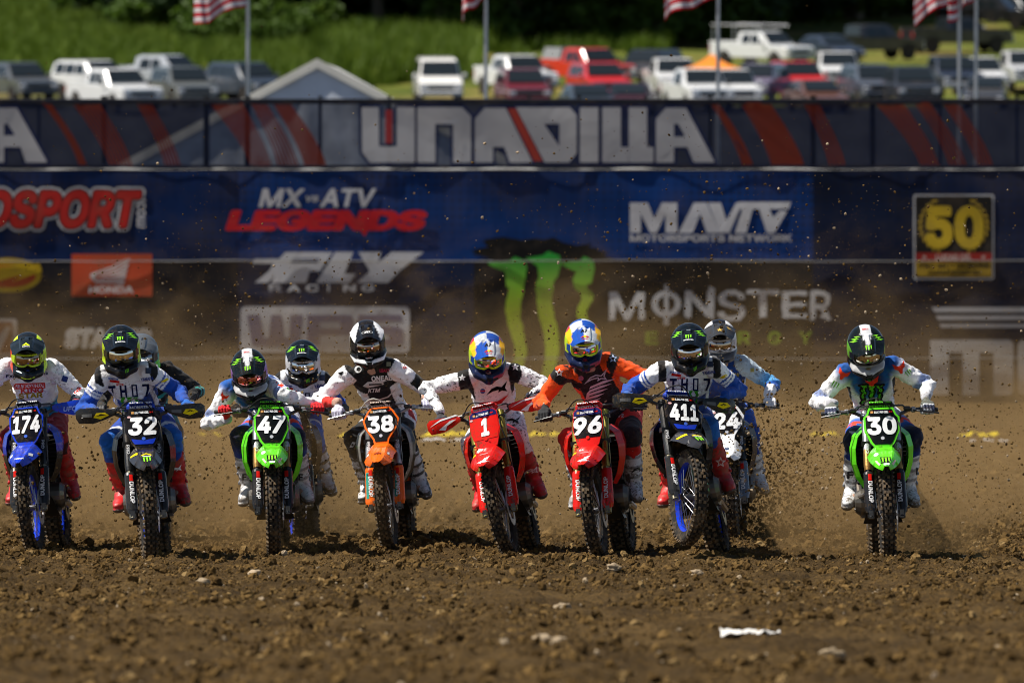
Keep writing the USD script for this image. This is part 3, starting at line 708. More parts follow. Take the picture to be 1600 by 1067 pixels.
    en.box((0, 0.61, 0.76), (0.17, 0.17, 0.09), (0.10, 0.10, 0.10), bevel=0.02)
    emit('engine', en.map(B), M_METAL, t, smooth=35)
    ex = MB((0.35, 0.30, 0.25))
    ex.tube([(-0.02, 0.52, 0.66), (-0.06, 0.44, 0.58), (-0.11, 0.46, 0.48), (-0.155, 0.60, 0.46), (-0.155, 0.85, 0.60), (-0.13, 1.05, 0.72)], 0.021, n=10)
    ex.tube([(-0.14, 1.05, 0.72), (-0.15, 1.12, 0.73), (-0.155, 1.55, 0.83), (-0.155, 1.60, 0.84)], [0.03, 0.05, 0.05, 0.035], (0.25, 0.25, 0.26), n=12)
    emit('exhaust_pipe', ex.map(B), M_METAL, t, smooth=40)
    sw = MB((0.30, 0.30, 0.31))
    for s in (-1, 1): sw.tube([(s * 0.07, 0.92, 0.42), (s * 0.095, 1.10, 0.40), (s * 0.10, 1.52, 0.34)], [0.035, 0.032, 0.024], n=8)
    lathe_x(sw, np.array([0.085, 1.48, 0.34]), [(-0.003, 0.06), (-0.003, 0.115), (0.003, 0.115), (0.003, 0.06), (-0.003, 0.06)], (0.3, 0.28, 0.2), 30)
    emit('swingarm', sw.map(B), M_METAL, t, smooth=40)
    for s in (-1, 1):
        pg = MB((0.10, 0.10, 0.10)); pg.box((s * 0.205, 0.87, 0.395), (0.12, 0.05, 0.022), bevel=0.004)
        for k in range(5): pg.box((s * (0.16 + k * 0.022), 0.85 + 0.04 * (k % 2), 0.412), (0.006, 0.008, 0.014))
        pg.tube([(s * 0.13, 0.80, 0.37), (s * 0.15, 0.70, 0.36), (s * 0.16, 0.62, 0.37), (s * 0.20, 0.61, 0.375)], 0.007, (0.2, 0.2, 0.2), 6)
        emit('foot_peg', pg.map(B), M_METAL, t, smooth=30)
    return t

# art shared by several bikes
def at(p, x, y, s): return affinity.translate(affinity.scale(p, s, s, origin=(0, 0)), x, y)
def claw_art(x, y, s, bg=None, ink=LIME):
    a = []
    if bg is not None: a.append((at(CLAW, x, y, s).envelope.buffer(s * 0.1), bg))
    return a + [(at(CLAW, x, y, s), ink)]
def txt(t, x, y, w, h, shear=0.0, weight=0.03): return fit(text_poly(t, True, weight, shear), x - w / 2, y - h / 2, x + w / 2, y + h / 2)

YAM = dict(main=(0.010, 0.030, 0.30), border=(0.006, 0.006, 0.008), bg=(0.004, 0.004, 0.006), bg_tip=(0.008, 0.035, 0.40), fender=(0.008, 0.008, 0.009), fender2=(0.03, 0.03, 0.034), shroud=(0.012, 0.012, 0.016), shroud_low=(0.01, 0.01, 0.012),
           rim=(0.010, 0.045, 0.55), fork_up=(0.05, 0.05, 0.05), fork_top=(0.03, 0.03, 0.03), guard=(0.018, 0.018, 0.018), pad=(0.01, 0.05, 0.42), pad_text='MONSTER', pad_ink=WHITE, seal=(0.05, 0.12, 0.5), rear=(0.01, 0.03, 0.3),
           fender_art=claw_art(0, -0.028, 0.05) + [(Polygon([(-0.035, 0.012), (0, 0.03), (0.035, 0.012), (0.035, 0.022), (0, 0.04), (-0.035, 0.022)]), YELLOW), (Polygon([(-0.03, 0.004), (0.03, 0.004), (0.03, 0.01), (-0.03, 0.01)]), WHITE), (sbox(-0.105, 0.03, -0.06, 0.05), YELLOW)],
           hand_guard=dict(color=(0.015, 0.015, 0.016), art=[(Polygon([(-0.02, -0.02), (0.03, -0.034), (0.09, -0.01), (0.06, 0.012), (0.0, 0.01)]), YELLOW), (Polygon([(0.0, -0.012), (0.075, -0.006), (0.03, 0.004)]), BLACK), (Polygon([(-0.10, -0.012), (-0.03, -0.018), (-0.03, 0.008), (-0.10, 0.008)]), (0.12, 0.12, 0.12))]))
KAW = dict(main=GREEN, bg=(0.003, 0.005, 0.006), bg_low=-0.14, rim_w=0.014, fender=GREEN, shroud=GREEN, shroud_low=GREEN, rim=(0.02, 0.02, 0.02), fork_up=(0.42, 0.24, 0.07), fork_top=(0.5, 0.5, 0.5), fork_low=(0.03, 0.03, 0.03),
           guard=(0.014, 0.014, 0.015), pad=(0.02, 0.03, 0.02), pad_text='RENTHAL', pad_ink=(0.16, 0.7, 0.03), num_shear=0.0,
           fender_art=claw_art(0, -0.035, 0.052, bg=BLACK) + [(at(Point(0, 0).buffer(0.5), -0.062, 0.028, 0.032), WHITE), (sbox(-0.02, -0.092, 0.02, -0.075), WHITE), (Polygon([(-0.075, -0.03), (-0.062, -0.03), (-0.04, -0.075), (-0.05, -0.08)]), (0.75, 0.5, 0.5)), (Polygon([(0.075, -0.03), (0.062, -0.03), (0.04, -0.075), (0.05, -0.08)]), (0.75, 0.5, 0.5))])
HON = dict(plate=1, fender_shape=(1.5, 1.25, 1.08, 1), main=RED, bg=RED, bg_band=(0.012, 0.015, 0.10), bg_low=-0.09, rim_w=0.006, fender=RED, shroud=RED, rim=(0.02, 0.02, 0.02), fork_up=(0.38, 0.28, 0.05), fork_top=(0.35, 0.3, 0.06), fork_low=(0.3, 0.25, 0.1), guard=RED, guard_mark=RED, fork_ink=RED,
           pad=(0.55, 0.02, 0.02), pad_text='RENTHAL', pad_ink=WHITE, seal=RED, frame=(0.03, 0.03, 0.03),
           fender_art=[(at(FWING, 0.005, -0.045, 0.085), WHITE), (sbox(-0.10, 0.03, -0.06, 0.047), YELLOW), (sbox(-0.03, 0.028, 0.03, 0.036), (0.85, 0.3, 0.3))])
HON_GUARD = dict(color=RED, art=[(Polygon([(-0.12, 0.0), (-0.02, 0.038), (0.10, 0.045), (0.12, 0.035), (-0.02, 0.026)]), WHITE), (Polygon([(-0.05, -0.035), (0.05, 0.012), (0.1, 0.012), (0.02, -0.02), (0.0, -0.05)]), WHITE)])
BIKES = {
 '174': (Bike(54, 866, 4, 3, 4.5), {**YAM, 'number': '174', 'main': (0.010, 0.045, 0.50), 'border': (0.010, 0.045, 0.50), 'bg': (0.004, 0.004, 0.008), 'bg_tip': None, 'fender': (0.010, 0.045, 0.50), 'fender2': None, 'shroud': (0.010, 0.04, 0.42), 'num_w': 0.105,
         'pad': (0.02, 0.02, 0.03), 'fender_art': [(txt('YAMAHA', 0, -0.055, 0.075, 0.016), WHITE), (sbox(-0.085, -0.02, -0.06, 0.005), WHITE), (sbox(0.06, -0.02, 0.085, 0.005), WHITE)], 'guard_mark': RED,
         'hand_guard': dict(color=(0.010, 0.05, 0.55), art=[(txt('UFO', 0.0, -0.012, 0.10, 0.036, 0.2), (0.3, 0.4, 0.8))], sides=(1,)),
         'label': 'bright blue dirt bike with number 174 at the left edge of the pack'}),
 '32': (Bike(238, 880, 0, -6, 5.5), {**YAM, 'number': '32', 'label': 'black and blue dirt bike with number 32 and black hand guards'}),
 'hid': (Bike(231, 858, 2, 0, 3), {**YAM, 'hand_guard': None, 'number': None, 'rim': (0.02, 0.02, 0.02), 'fender': (0.02, 0.02, 0.02), 'pad': (0.02, 0.02, 0.02), 'pad_text': None, 'fender_art': [], 'label': 'dark dirt bike mostly hidden behind the bike with number 32'}),
 '47': (Bike(429, 871, 0, -2, 2.0), {**KAW, 'number': '47', 'num_shear': 0.12, 'label': 'bright green dirt bike with number 47 on its front plate'}),
 'yam2': (Bike(467, 858, 2, -11, 5), {**YAM, 'number': None, 'label': 'black dirt bike with blue rims half hidden behind the green number 47 bike'}),
 '38': (Bike(609, 863, 4, 2, 4.5), {**KAW, 'plate': 2, 'fender_shape': (1.9, 1.35, 0.92, 1), 'main': ORANGE, 'border': ORANGE, 'bg': (0.008, 0.008, 0.009), 'fender': ORANGE, 'shroud': (0.02, 0.02, 0.02), 'shroud_low': (0.02, 0.02, 0.02), 'shroud_edge': (0.25, 0.24, 0.22), 'fork_up': (0.4, 0.4, 0.4), 'fork_top': (0.12, 0.12, 0.12), 'guard': ORANGE, 'guard_teal': (0.02, 0.28, 0.22), 'number': '38',
        'pad': (0.03, 0.02, 0.02), 'pad_text': 'RENTHAL', 'pad_ink': (0.75, 0.6, 0.5), 'hose': (0.5, 0.48, 0.42), 'bar': (0.3, 0.3, 0.3), 'lever': (0.4, 0.4, 0.4), 'frame': ORANGE, 'num_w': 0.098,
        'fender_art': [(sbox(-0.095, -0.015, -0.07, 0.01), WHITE), (sbox(0.07, -0.015, 0.095, 0.01), WHITE), (Polygon([(-0.03, -0.005), (0, 0.012), (0.03, -0.005), (0.02, -0.02), (0.01, -0.008), (0, -0.022), (-0.01, -0.008), (-0.02, -0.02)]), (0.2, 0.03, 0.01))],
        'label': 'orange and black dirt bike with number 38'}),
 '1': (Bike(797, 869, 6, 4, 11.5), {**HON, 'number': '1', 'num_w': 0.032, 'hand_guard': HON_GUARD, 'label': 'red dirt bike with number 1 leaning over, red and white hand guards'}),
 '96': (Bike(936, 872, 8, 1, 6.0), {**HON, 'number': '96', 'bg': (0.004, 0.004, 0.006), 'label': 'red dirt bike with number 96 on a black plate'}),
 '411': (Bike(1094, 878, 7, -27, 12.0, 4.8), {**YAM, 'number': '411', 'num_w': 0.105, 'label': 'black and blue dirt bike with number 411 lifting its front wheel'}),
 '24': (Bike(1146, 854, 3, 0, 3.5), {**KAW, 'plate': 2, 'fender_shape': (1.9, 1.35, 0.95, 1), 'main': WHITE, 'border': WHITE, 'bg': (0.006, 0.006, 0.008), 'bg_low': -0.105, 'fender': WHITE, 'shroud': (0.03, 0.03, 0.035), 'shroud_low': (0.03, 0.03, 0.035), 'guard': (0.12, 0.17, 0.24), 'fork_up': (0.05, 0.05, 0.05), 'fork_top': (0.05, 0.05, 0.05), 'number': '24', 'num_shear': 0.1, 'pad': (0.02, 0.02, 0.02), 'pad_text': None, 'rim_w': 0.02,
        'fender_art': [(at(STAR, 0, -0.055, 0.05), (0.6, 0.36, 0.05)), (at(Point(0, 0).buffer(0.5).difference(Point(0, 0).buffer(0.36)), 0, 0.0, 0.034), (0.03, 0.05, 0.12)), (sbox(-0.012, -0.01, 0.012, 0.006), (0.03, 0.05, 0.12)), (at(STAR, 0.085, -0.01, 0.03), (0.6, 0.36, 0.05))],
        'label': 'white and dark blue dirt bike with number 24 behind the number 411 bike'}),
 '30': (Bike(1388, 879, 0, 0, 2.3), {**KAW, 'number': '30', 'label': 'bright green dirt bike with number 30 riding alone on the right'}),
}
for i, (k, (b, c)) in enumerate(BIKES.items()):
    c['seed'] = 10 + i; make_bike(b, c)
# ---------------------------------------------------------------- riders
def unit(v): v = np.asarray(v, float); return v / (np.linalg.norm(v) + 1e-12)
def photo_uv(P):
    P = np.asarray(P); return 800 + P[:, 0] / P[:, 1] * FOC, HORIZON - (P[:, 2] - CAM_H) / P[:, 1] * FOC

def joint(A, C, l1, l2, target, prefer):
    """The bend (elbow, knee) between A and C that the photograph shows near target (u, v)."""
    ac = C - A; L = np.linalg.norm(ac); s = max(1.0, L / (0.985 * (l1 + l2))); l1, l2 = l1 * s, l2 * s
    a = (l1 * l1 - l2 * l2 + L * L) / (2 * L); h = math.sqrt(max(l1 * l1 - a * a, 1e-6))
    e1, e2, _ = frame(ac / L); ang = np.linspace(0, 2 * np.pi, 121)[:-1]
    P = A + ac / L * a + h * (np.cos(ang)[:, None] * e1 + np.sin(ang)[:, None] * e2)
    u, v = photo_uv(P)
    cost = ((u - target[0]) ** 2 + (v - target[1]) ** 2) / 100.0 - (P - A) @ np.asarray(prefer, float) * 6
    return P[np.argmin(cost)]

# ---- helmet, made once in its own frame: x right, y back, z up
HS = 1.04
def helmet_sdf(p):
    q = p.copy(); q[:, 0] = np.abs(q[:, 0])
    d = ell_d(q, (0, 0.012, 0.012), (0.127, 0.150, 0.135))
    d = smin(d, ell_d(q, (0, 0.02, -0.06), (0.116, 0.125, 0.10)), 0.05)
    jaw = np.minimum(cone_d(q, (0.098, 0.0, -0.095), (0.078, -0.105, -0.112), 0.036, 0.033), cone_d(q, (0.078, -0.105, -0.112), (0.0, -0.172, -0.122), 0.033, 0.031))
    jaw = smin(jaw, cone_d(q, (0.0, -0.165, -0.135), (0.0, -0.178, -0.095), 0.026, 0.018), 0.03)
    d = smin(d, jaw, 0.025)
    port = rbox_d(q, (0, -0.16, -0.012), (0.094, 0.10, 0.050), 0.025)
    d = np.maximum(d, -port)
    d = np.maximum(d, -ell_d(q, (0, 0.015, -0.03), (0.098, 0.115, 0.105)))
    return np.maximum(d, -(q[:, 2] + 0.155 + 0.15 * np.maximum(q[:, 1] + 0.02, 0) * 0.3))
HEL_V, HEL_F = surfnet(helmet_sdf, (-0.15, -0.23, -0.175), (0.15, 0.18, 0.17), 0.0055)
def relax(v, f, n=2, lam=0.4):
    e = np.vstack([f[:, [0, 1]], f[:, [1, 2]], f[:, [2, 0]]]); e = np.vstack([e, e[:, ::-1]])
    deg = np.bincount(e[:, 0], minlength=len(v))[:, None]
    for _ in range(n):
        s = np.zeros_like(v); np.add.at(s, e[:, 0], v[e[:, 1]]); v = v + lam * (s / np.maximum(deg, 1) - v)
    return v
HEL_V = relax(HEL_V, HEL_F)
def visor_mesh(kind=0):
    ts, us = np.linspace(0, 1, 15), np.linspace(-1, 1, 23)
    P = np.zeros((15, 23, 3))
    for i, t in enumerate(ts):
        hw = np.interp(t, [0, 0.3, 0.8, 1], [0.120, 0.118, 0.100, 0.082])
        y0 = np.interp(t, [0, 1], [-0.045, -0.262]); z0 = np.interp(t, [0, 0.4, 1], [0.139, 0.146, 0.118])
        a = np.abs(us)
        z = z0 - 0.058 * a ** 2.0 - 0.014 * np.clip((a - 0.36) / 0.09, 0, 1) * np.sin(np.pi * np.clip(t, 0, 1)) ** 0.7 - 0.012 * (t > 0.12) * (t < 0.42) * (a > 0.12) * (a < 0.30)
        y = y0 + 0.055 * a ** 2 * (0.4 + 0.6 * t)
        P[i] = np.stack([us * hw, y, z], -1)
    m = MB(); m.grid(P, thick=0.004); v, f, _ = m.arrays()
    return v, f
VIS_V, VIS_F = visor_mesh()
def lens_grid():
    us, vs = np.linspace(-1, 1, 17), np.linspace(-1, 1, 9)
    return np.array([[(0.086 * u * (1 - 0.10 * (v < 0) * v * v), -0.153 + 0.045 * u * u + 0.013 * (v + 0.1) ** 2, -0.012 + 0.037 * v + (0.018 * math.exp(-(u / 0.22) ** 2) if v < -0.6 else 0)) for u in us] for v in vs])

def build_helmet(person, R, o, D):
    """D: 'shell' colour function on local points, 'visor', 'frame', 'lens', art lists (poly, colour, x, y, in local front view)."""
    to = lambda v: (np.asarray(v) * HS) @ R.T + o
    mb = MB(); mb.add(to(HEL_V), HEL_F); mb.c[0][:] = D['shell'](HEL_V)
    hp = emit('helmet', mb, M_HELMET, person, smooth=True)
    hv, hf, _ = mb.arrays()
    vb = MB(); vb.add(to(VIS_V), VIS_F); vb.c[0][:] = D['visor'](VIS_V) if callable(D['visor']) else D['visor']
    emit('visor', vb, M_HELMET, (person, hp[1]), smooth=35)
    vv, vf, _ = vb.arrays()
    fr = MB(D['frame']); L = lens_grid()
    loop = np.vstack([L[0], L[1:, -1], L[-1, -2::-1], L[-2:0:-1, 0]])
    loop = loop + np.array([0, 0.004, 0]); c = loop.mean(0); loop = c + (loop - c) * [1.05, 1, 1.12]
    loop = np.vstack([loop, loop[:1]])
    fr.tube(loop, 0.0085, n=8, caps=False)
    for s in (-1, 1):
        fr.hull([(s * x, y, z) for x, y, z in ((0.088, -0.108, 0.02), (0.088, -0.108, -0.045), (0.118, -0.05, 0.012), (0.118, -0.05, -0.036), (0.126, 0.0, 0.010), (0.126, 0.0, -0.032), (0.100, -0.04, 0.01), (0.1, -0.04, -0.03))], D.get('strap', D['frame']))
    emit('goggle_frame', fr.map(to), M_PLASTIC, (person, hp[1]), smooth=40)
    ln = MB(D['lens']); ln.grid(L[:, ::-1] if False else L[::-1], thick=-0.003)
    emit('goggle_lens', ln.map(to), M_LENS, (person, hp[1]), smooth=60)
    # chin vents
    ch = MB((0.008, 0.008, 0.009)); dmv = MB()
    for s in (-1, 1):
        decal(dmv, affinity.rotate(sbox(-0.022, -0.009, 0.022, 0.009), -s * 12), D.get('vent', (0.008, 0.008, 0.009)), (hv, hf), to((s * 0.045, -0.16, -0.118)), R[:, 0], R[:, 2], edge=0.01)
    decal(dmv, Polygon([(-0.022, 0.012), (0.022, 0.012), (0.012, -0.016), (-0.012, -0.016)]), D.get('vent', (0.008, 0.008, 0.009)), (hv, hf), to((0, -0.19, -0.105)), R[:, 0], R[:, 2], edge=0.01)
    if dmv.v: emit('chin_vents', dmv, M_MATTE, (person, hp[1]))
    am = MB()
    for poly, col, where, x, y in D.get('art', []):
        if where == 'visor':      # laid on from above-front; y from 0 (root) to 1 (tip)
            decal(am, poly, col, (vv, vf), to((x, -0.045 - 0.217 * y, 0.145)), R[:, 0], unit(R @ np.array([0, 0.85, 0.53])), edge=0.012)
        elif where == 'dome':     # from above-front on the crown
            decal(am, poly, col, (hv, hf), to((x, -0.02 + y, 0.15)), R[:, 0], unit(R @ np.array([0, 0.8, 0.6])), edge=0.012)
        elif where == 'chin':
            decal(am, poly, col, (hv, hf), to((x, -0.18, y)), R[:, 0], R[:, 2], edge=0.012)
        else:                     # 'left' / 'right' upper side of the shell
            s = -1 if where == 'left' else 1
            rgt = unit(R @ np.array([0.75, -0.35 * -s * -1 * 1.0, -0.55 * s])); nrm = unit(R @ np.array([s * 0.62, -0.55, 0.55]))
            up = unit(np.cross(nrm, rgt)); rgt = np.cross(up, nrm)
            decal(am, poly, col, (hv, hf), to((s * 0.085 + x * s, -0.03, 0.075 + y)), rgt, up, edge=0.012)
    if am.v: emit('helmet_graphics', am, M_PRINT, (person, hp[1]))
    return hv

def glove_sdf(side):
    """Hand closed round a bar along x; f = forward (-y), u = up. side = +1 for the hand on the right of the picture (thumb towards -x)."""
    bones = []
    for x, ln in ((-0.034, 0.94), (-0.0115, 1.0), (0.011, 0.96), (0.0325, 0.80)):
        x = -x * -side
        k = np.array([x, -0.012 * ln, 0.036]); m = np.array([x, -0.038 * ln, 0.012]); n_ = np.array([x * 0.98, -0.032 * ln, -0.016]); e = np.array([x * 0.96, -0.010, -0.030 * ln])
        bones += [(k, m, 0.0112, 0.0105), (m, n_, 0.0105, 0.0098), (n_, e, 0.0098, 0.0088)]
    palm = [(np.array([-0.030, 0.022, 0.032]), np.array([0.030, 0.022, 0.032]), 0.020, 0.020), (np.array([-0.030, -0.004, 0.036]), np.array([0.030, -0.004, 0.034]), 0.013, 0.012), (np.array([0, 0.026, 0.032]), np.array([0, 0.066, 0.040]), 0.024, 0.027)]
    tx = -side * 0.040
    th = [(np.array([tx * 0.8, 0.026, 0.020]), np.array([tx * 1.25, 0.004, -0.006]), 0.014, 0.0125), (np.array([tx * 1.25, 0.004, -0.006]), np.array([tx * 1.2, -0.024, -0.020]), 0.0122, 0.010)]
    def sd(p):
        d = None
        for b in palm:
            e = cone_d(p, *b); d = e if d is None else smin(d, e, 0.015)
        for b in bones: d = smin(d, cone_d(p, *b), 0.0035)
        for b in th: d = smin(d, cone_d(p, *b), 0.007)
        return d
    return sd
GLOVES = {s: surfnet(glove_sdf(s), (-0.075, -0.065, -0.055), (0.075, 0.105, 0.085), 0.0042) for s in (-1, 1)}
GLOVES = {s: (relax(v, f, 1), f) for s, (v, f) in GLOVES.items()}

def boot_parts(ank, knee, toe_dir, colors, side):
    sh = unit(knee - ank)
    lat = unit(np.cross(toe_dir, sh)); fwd = unit(np.cross(sh, lat) * 1.0)
    fl = unit(np.array([toe_dir[0], toe_dir[1], 0.0]) + np.array([0, 0, toe_dir[2]]))
    up = unit(np.cross(lat, fl)); up = up if up[2] > 0 else -up
    heel = ank - fl * 0.065 - up * 0.045; ball = ank + fl * 0.155 - up * 0.050; toe = ank + fl * 0.205 - up * 0.056
    top = ank + sh * 0.36
    sole_z = -0.085
    def sd(p):
        d = cone_d(p, ank + sh * 0.02, ank + sh * 0.20, 0.056, 0.066)
        d = smin(d, cone_d(p, ank + sh * 0.20, top, 0.066, 0.068), 0.02)
        d = smin(d, cone_d(p, heel, ank + fl * 0.06 - up * 0.02, 0.042, 0.052), 0.03)
        d = smin(d, cone_d(p, ank + fl * 0.05 - up * 0.03, ball, 0.052, 0.044), 0.025)
        d = smin(d, cone_d(p, ball, toe, 0.044, 0.036), 0.02)
        q = p - ank
        d = np.maximum(d, -(q @ up) + sole_z)
        sole = np.maximum(np.maximum(cone_d(p - up * (-0.0) , heel - up * 0.0, toe, 0.052, 0.047), -(q @ up) - 0.098), (q @ up) + 0.070)
        d = np.minimum(d, sole)
        d = np.maximum(d, (q @ sh) - 0.37)
        # padded straps and shin plate
        tt = q @ sh
        d = d - 0.004 * (np.sin(tt * 2 * np.pi / 0.082) > 0.2) * ((q @ fwd) > -0.02) * (tt > 0.02) * (tt < 0.33)
        return d
    pts = np.array([heel, toe, top, ank]); lo, hi = pts.min(0) - 0.1, pts.max(0) + 0.1
    v, f = surfnet(sd, lo, hi, 0.0085); v = relax(v, f, 1)
    q = v - ank; tt = q @ sh; col = np.tile(np.array(colors['main'], float), (len(v), 1))
    sole = (q @ up) < -0.068
    band = (np.sin(tt * 2 * np.pi / 0.082) > 0.55) & (tt > 0.0) & (tt < 0.33)
    col[band] = colors.get('strap', colors['main'])
    if 'panel' in colors: col[((q @ lat) * side > 0.03) & (tt > 0.05) & (meshkit.noise(v * 9, 3) > 0.5)] = colors['panel']
    col[(tt > 0.345)] = colors.get('collar', (0.03, 0.03, 0.03))
    col[sole] = colors.get('sole', (0.03, 0.027, 0.025))
    mb = MB(); mb.add(v, f); mb.c[0][:] = col
    bks = []
    o_ = lat * side; o_ = o_ if (o_ @ np.array([side, 0, 0])) > 0 else -o_
    for k, s_ in enumerate((0.055, 0.135, 0.215, 0.29)):
        bk = MB(colors.get('buckle', (0.2, 0.2, 0.2))); bks.append(bk)
        bk.box(ank + sh * s_ + o_ * 0.062 + fwd * 0.01, (0.014, 0.05, 0.022), None, np.stack([o_, fwd, sh], 1), bevel=0.004)
    return mb, bks, (v, f)

def rider(key, D):
    b = BIKES[key][0]; d = b.d
    t = Thing('person', D['label'], 'person', b.body((0, 0.9, 0.0)) * [1, 1, 0] + [0, 0, b.o[2]], group='racers on motocross bikes')
    hu, hv_ = D['head']; sc = FOC / (d + 0.5)
    head_o = px(hu, hv_ + 0.15 * HS * sc, d + 0.48)
    Rh = rot_axis([0, 0, 1], math.radians(D.get('hyaw', 0))) @ rot_axis([0, 1, 0], math.radians(D.get('hroll', -4))) @ rot_axis([1, 0, 0], math.radians(D.get('hpitch', 26)))
    S = [px(*D['shoulders'][k], d + 0.64) for k in (0, 1)]
    mid = (S[0] + S[1]) / 2; S = [mid + (s - mid) * 0.93 for s in S]
    hip = b.body(D.get('hip', (0, 1.08, 0.99)))
    neck = mid + np.array([0, 0, 0.05]); neck = neck * 0.6 + (head_o + Rh @ np.array([0, 0.04, -0.12])) * 0.4
    lat = unit(S[1] - S[0]); dr = unit(neck - hip); lat = unit(lat - (lat @ dr) * dr); front = np.cross(lat, dr); Ls = np.linalg.norm(neck - hip)
    grips = [b.front((s * 0.340, 0.408, 1.064)) for s in (-1, 1)]
    barx = [unit(b.dirf((1, -s * -0.26 * 1.0 * s * s if False else 0.26 * s * 1.0, -0.06 * s))) for s in (-1, 1)]
    EL, WR, GF = [], [], []
    for k, s in enumerate((-1, 1)):
        X = barx[k]; guess = unit(S[k] - grips[k])
        el0 = px(*D['elbows'][k], d + 0.55)
        # the hand: palm over the bar, wrist towards the forearm
        wdir = unit(el0 - grips[k]); back = unit(wdir - (wdir @ X) * X)
        tl = math.radians(22); Bk = unit(back * math.cos(tl) + 0 * X); 
        Yb = Bk; Zu = unit(np.cross(X, Yb)); Zu = Zu if Zu[2] > -0.2 else -Zu
        # hand frame: y axis (back of the wrist) leaned so that the palm sits on top of the grip
        Rg = np.stack([X, Yb, Zu], 1)
        if np.linalg.det(Rg) < 0: Rg[:, 2] *= -1
        tilt = rot_axis([1, 0, 0], math.radians(-28)); Rg = Rg @ tilt
        GF.append(Rg); w = grips[k] + Rg @ np.array([0, 0.085, 0.045]); WR.append(w)
        EL.append(joint(S[k], w, 0.30, 0.265, D['elbows'][k], (s * 0.5, 0, 0.3)))
    ank = [b.body((s * 0.195, 0.885 + D.get('foot_y', 0.0), 0.50)) for s in (-1, 1)]
    hj = [hip + lat * (s * 0.095) for s in (-1, 1)]
    KN = [joint(hj[k], ank[k], 0.43, 0.42, D['knees'][k], (0.0, -0.8, 0.2)) for k in (0, 1)]
    # body: one continuous figure under the clothes
    def body_sdf(p):
        dd = cone_d(p, hip, hip + dr * Ls * 0.5, 0.10, 0.10)
        dd = smin(dd, cone_d(p, hip + dr * Ls * 0.5, neck - dr * 0.08, 0.105, 0.10), 0.05)
        dd = smin(dd, cone_d(p, neck - dr * 0.04, head_o + Rh @ np.array([0, 0.02, -0.05]), 0.052, 0.052), 0.03)
        dd = smin(dd, cone_d(p, head_o + Rh @ np.array([0, 0.0, 0.03]), head_o + Rh @ np.array([0, -0.03, -0.06]), 0.088, 0.070), 0.02)
        dd = smin(dd, cone_d(p, head_o + Rh @ np.array([0, -0.085, -0.01]), head_o + Rh @ np.array([0, -0.105, -0.03]), 0.010, 0.014), 0.012)
        for k in (0, 1):
            dd = smin(dd, cone_d(p, S[k], EL[k], 0.052, 0.038), 0.03); dd = smin(dd, cone_d(p, EL[k], WR[k], 0.038, 0.025), 0.02)
            dd = smin(dd, cone_d(p, WR[k], grips[k] + GF[k] @ np.array([0, 0.03, 0.034]), 0.022, 0.016), 0.01)
            dd = smin(dd, cone_d(p, hj[k], KN[k], 0.075, 0.050), 0.04); dd = smin(dd, cone_d(p, KN[k], ank[k], 0.048, 0.034), 0.02)
            dd = smin(dd, cone_d(p, ank[k], ank[k] + np.array([0, -0.12, -0.05]), 0.034, 0.028), 0.02)
        return dd
    allp = np.array([*S, *EL, *WR, *KN, *ank, hip, neck, head_o, *grips]); lo, hi = allp.min(0) - 0.16, allp.max(0) + 0.16
    bm = MB(); v, f = surfnet(body_sdf, lo, hi, 0.02); bm.add(v, f, (0.45, 0.26, 0.18)); emit('body', bm, M_CLOTH, t, smooth=True)
    # jersey
    tA = np.array([0, 0.25, 0.6, 0.85, 1.0]); aA = np.array([0.150, 0.140, 0.168, 0.182, 0.085]); bA = np.array([0.115, 0.110, 0.125, 0.115, 0.07])
    def torso_c(p):
        q = p - hip; tt = (q @ dr) / Ls; tc = np.clip(tt, 0.06, 1.0)
        u = q @ lat; w = q @ front; over = (tt - tc) * Ls
        return tt, u, w, tc, over
    def torso_sdf(p):
        tt, u, w, tc, over = torso_c(p); a = np.interp(tc, tA, aA); bb = np.interp(tc, tA, bA)
        return (np.sqrt((u / a) ** 2 + (w / bb) ** 2 + (over / 0.05) ** 2) - 1) * bb
    def arm_sdf(p, k):
        dd = cone_d(p, S[k], EL[k], 0.071, 0.056); return smin(dd, cone_d(p, EL[k], WR[k], 0.054, 0.035), 0.02)
    def jersey_sdf(p):
        dd = torso_sdf(p)
        for k in (0, 1): dd = smin(dd, arm_sdf(p, k), 0.045)
        tt_ = (p - hip) @ dr; uu_ = (p - hip) @ lat; n1 = meshkit.noise(p * [22, 22, 16], 5) - 0.5; dd = dd + 0.004 * np.sin(tt_ * 62 + np.abs(uu_) * 40 + n1 * 9) * (np.abs(uu_) > 0.05); n2 = meshkit.noise(p * 55, 6) - 0.5
        for k in (0, 1): dd = np.where(np.abs(dd) < 0.05, dd + 0.010 * np.sin((p @ unit(WR[k] - S[k])) * 95 + 5 * n1) * np.exp(-(np.linalg.norm(p - EL[k], axis=1) / 0.10) ** 2), dd)
        n3 = np.abs(meshkit.noise(p * [30, 30, 17] + 7, 12) - 0.5); n4 = np.abs(meshkit.noise(p * [14, 14, 24], 15) - 0.5)
        return dd + n1 * 0.011 + n2 * 0.004 - (0.25 - n3) * 0.014 - (0.25 - n4) * 0.016 + 0.005
    pts = np.array([*S, *EL, *WR, hip, neck]); lo, hi = pts.min(0) - 0.15, pts.max(0) + 0.15
    v, f = surfnet(jersey_sdf, lo, hi, 0.0095); v = relax(v, f, 1, 0.3)
    tt, u, w, tc, over = torso_c(v); U, V = photo_uv(v)
    da = np.stack([arm_sdf(v, 0), arm_sdf(v, 1)]); dt = torso_sdf(v)
    side = np.where(da[0] < da[1], 0, 1); arm = np.minimum(da[0], da[1]) < dt
    tau = np.zeros(len(v))
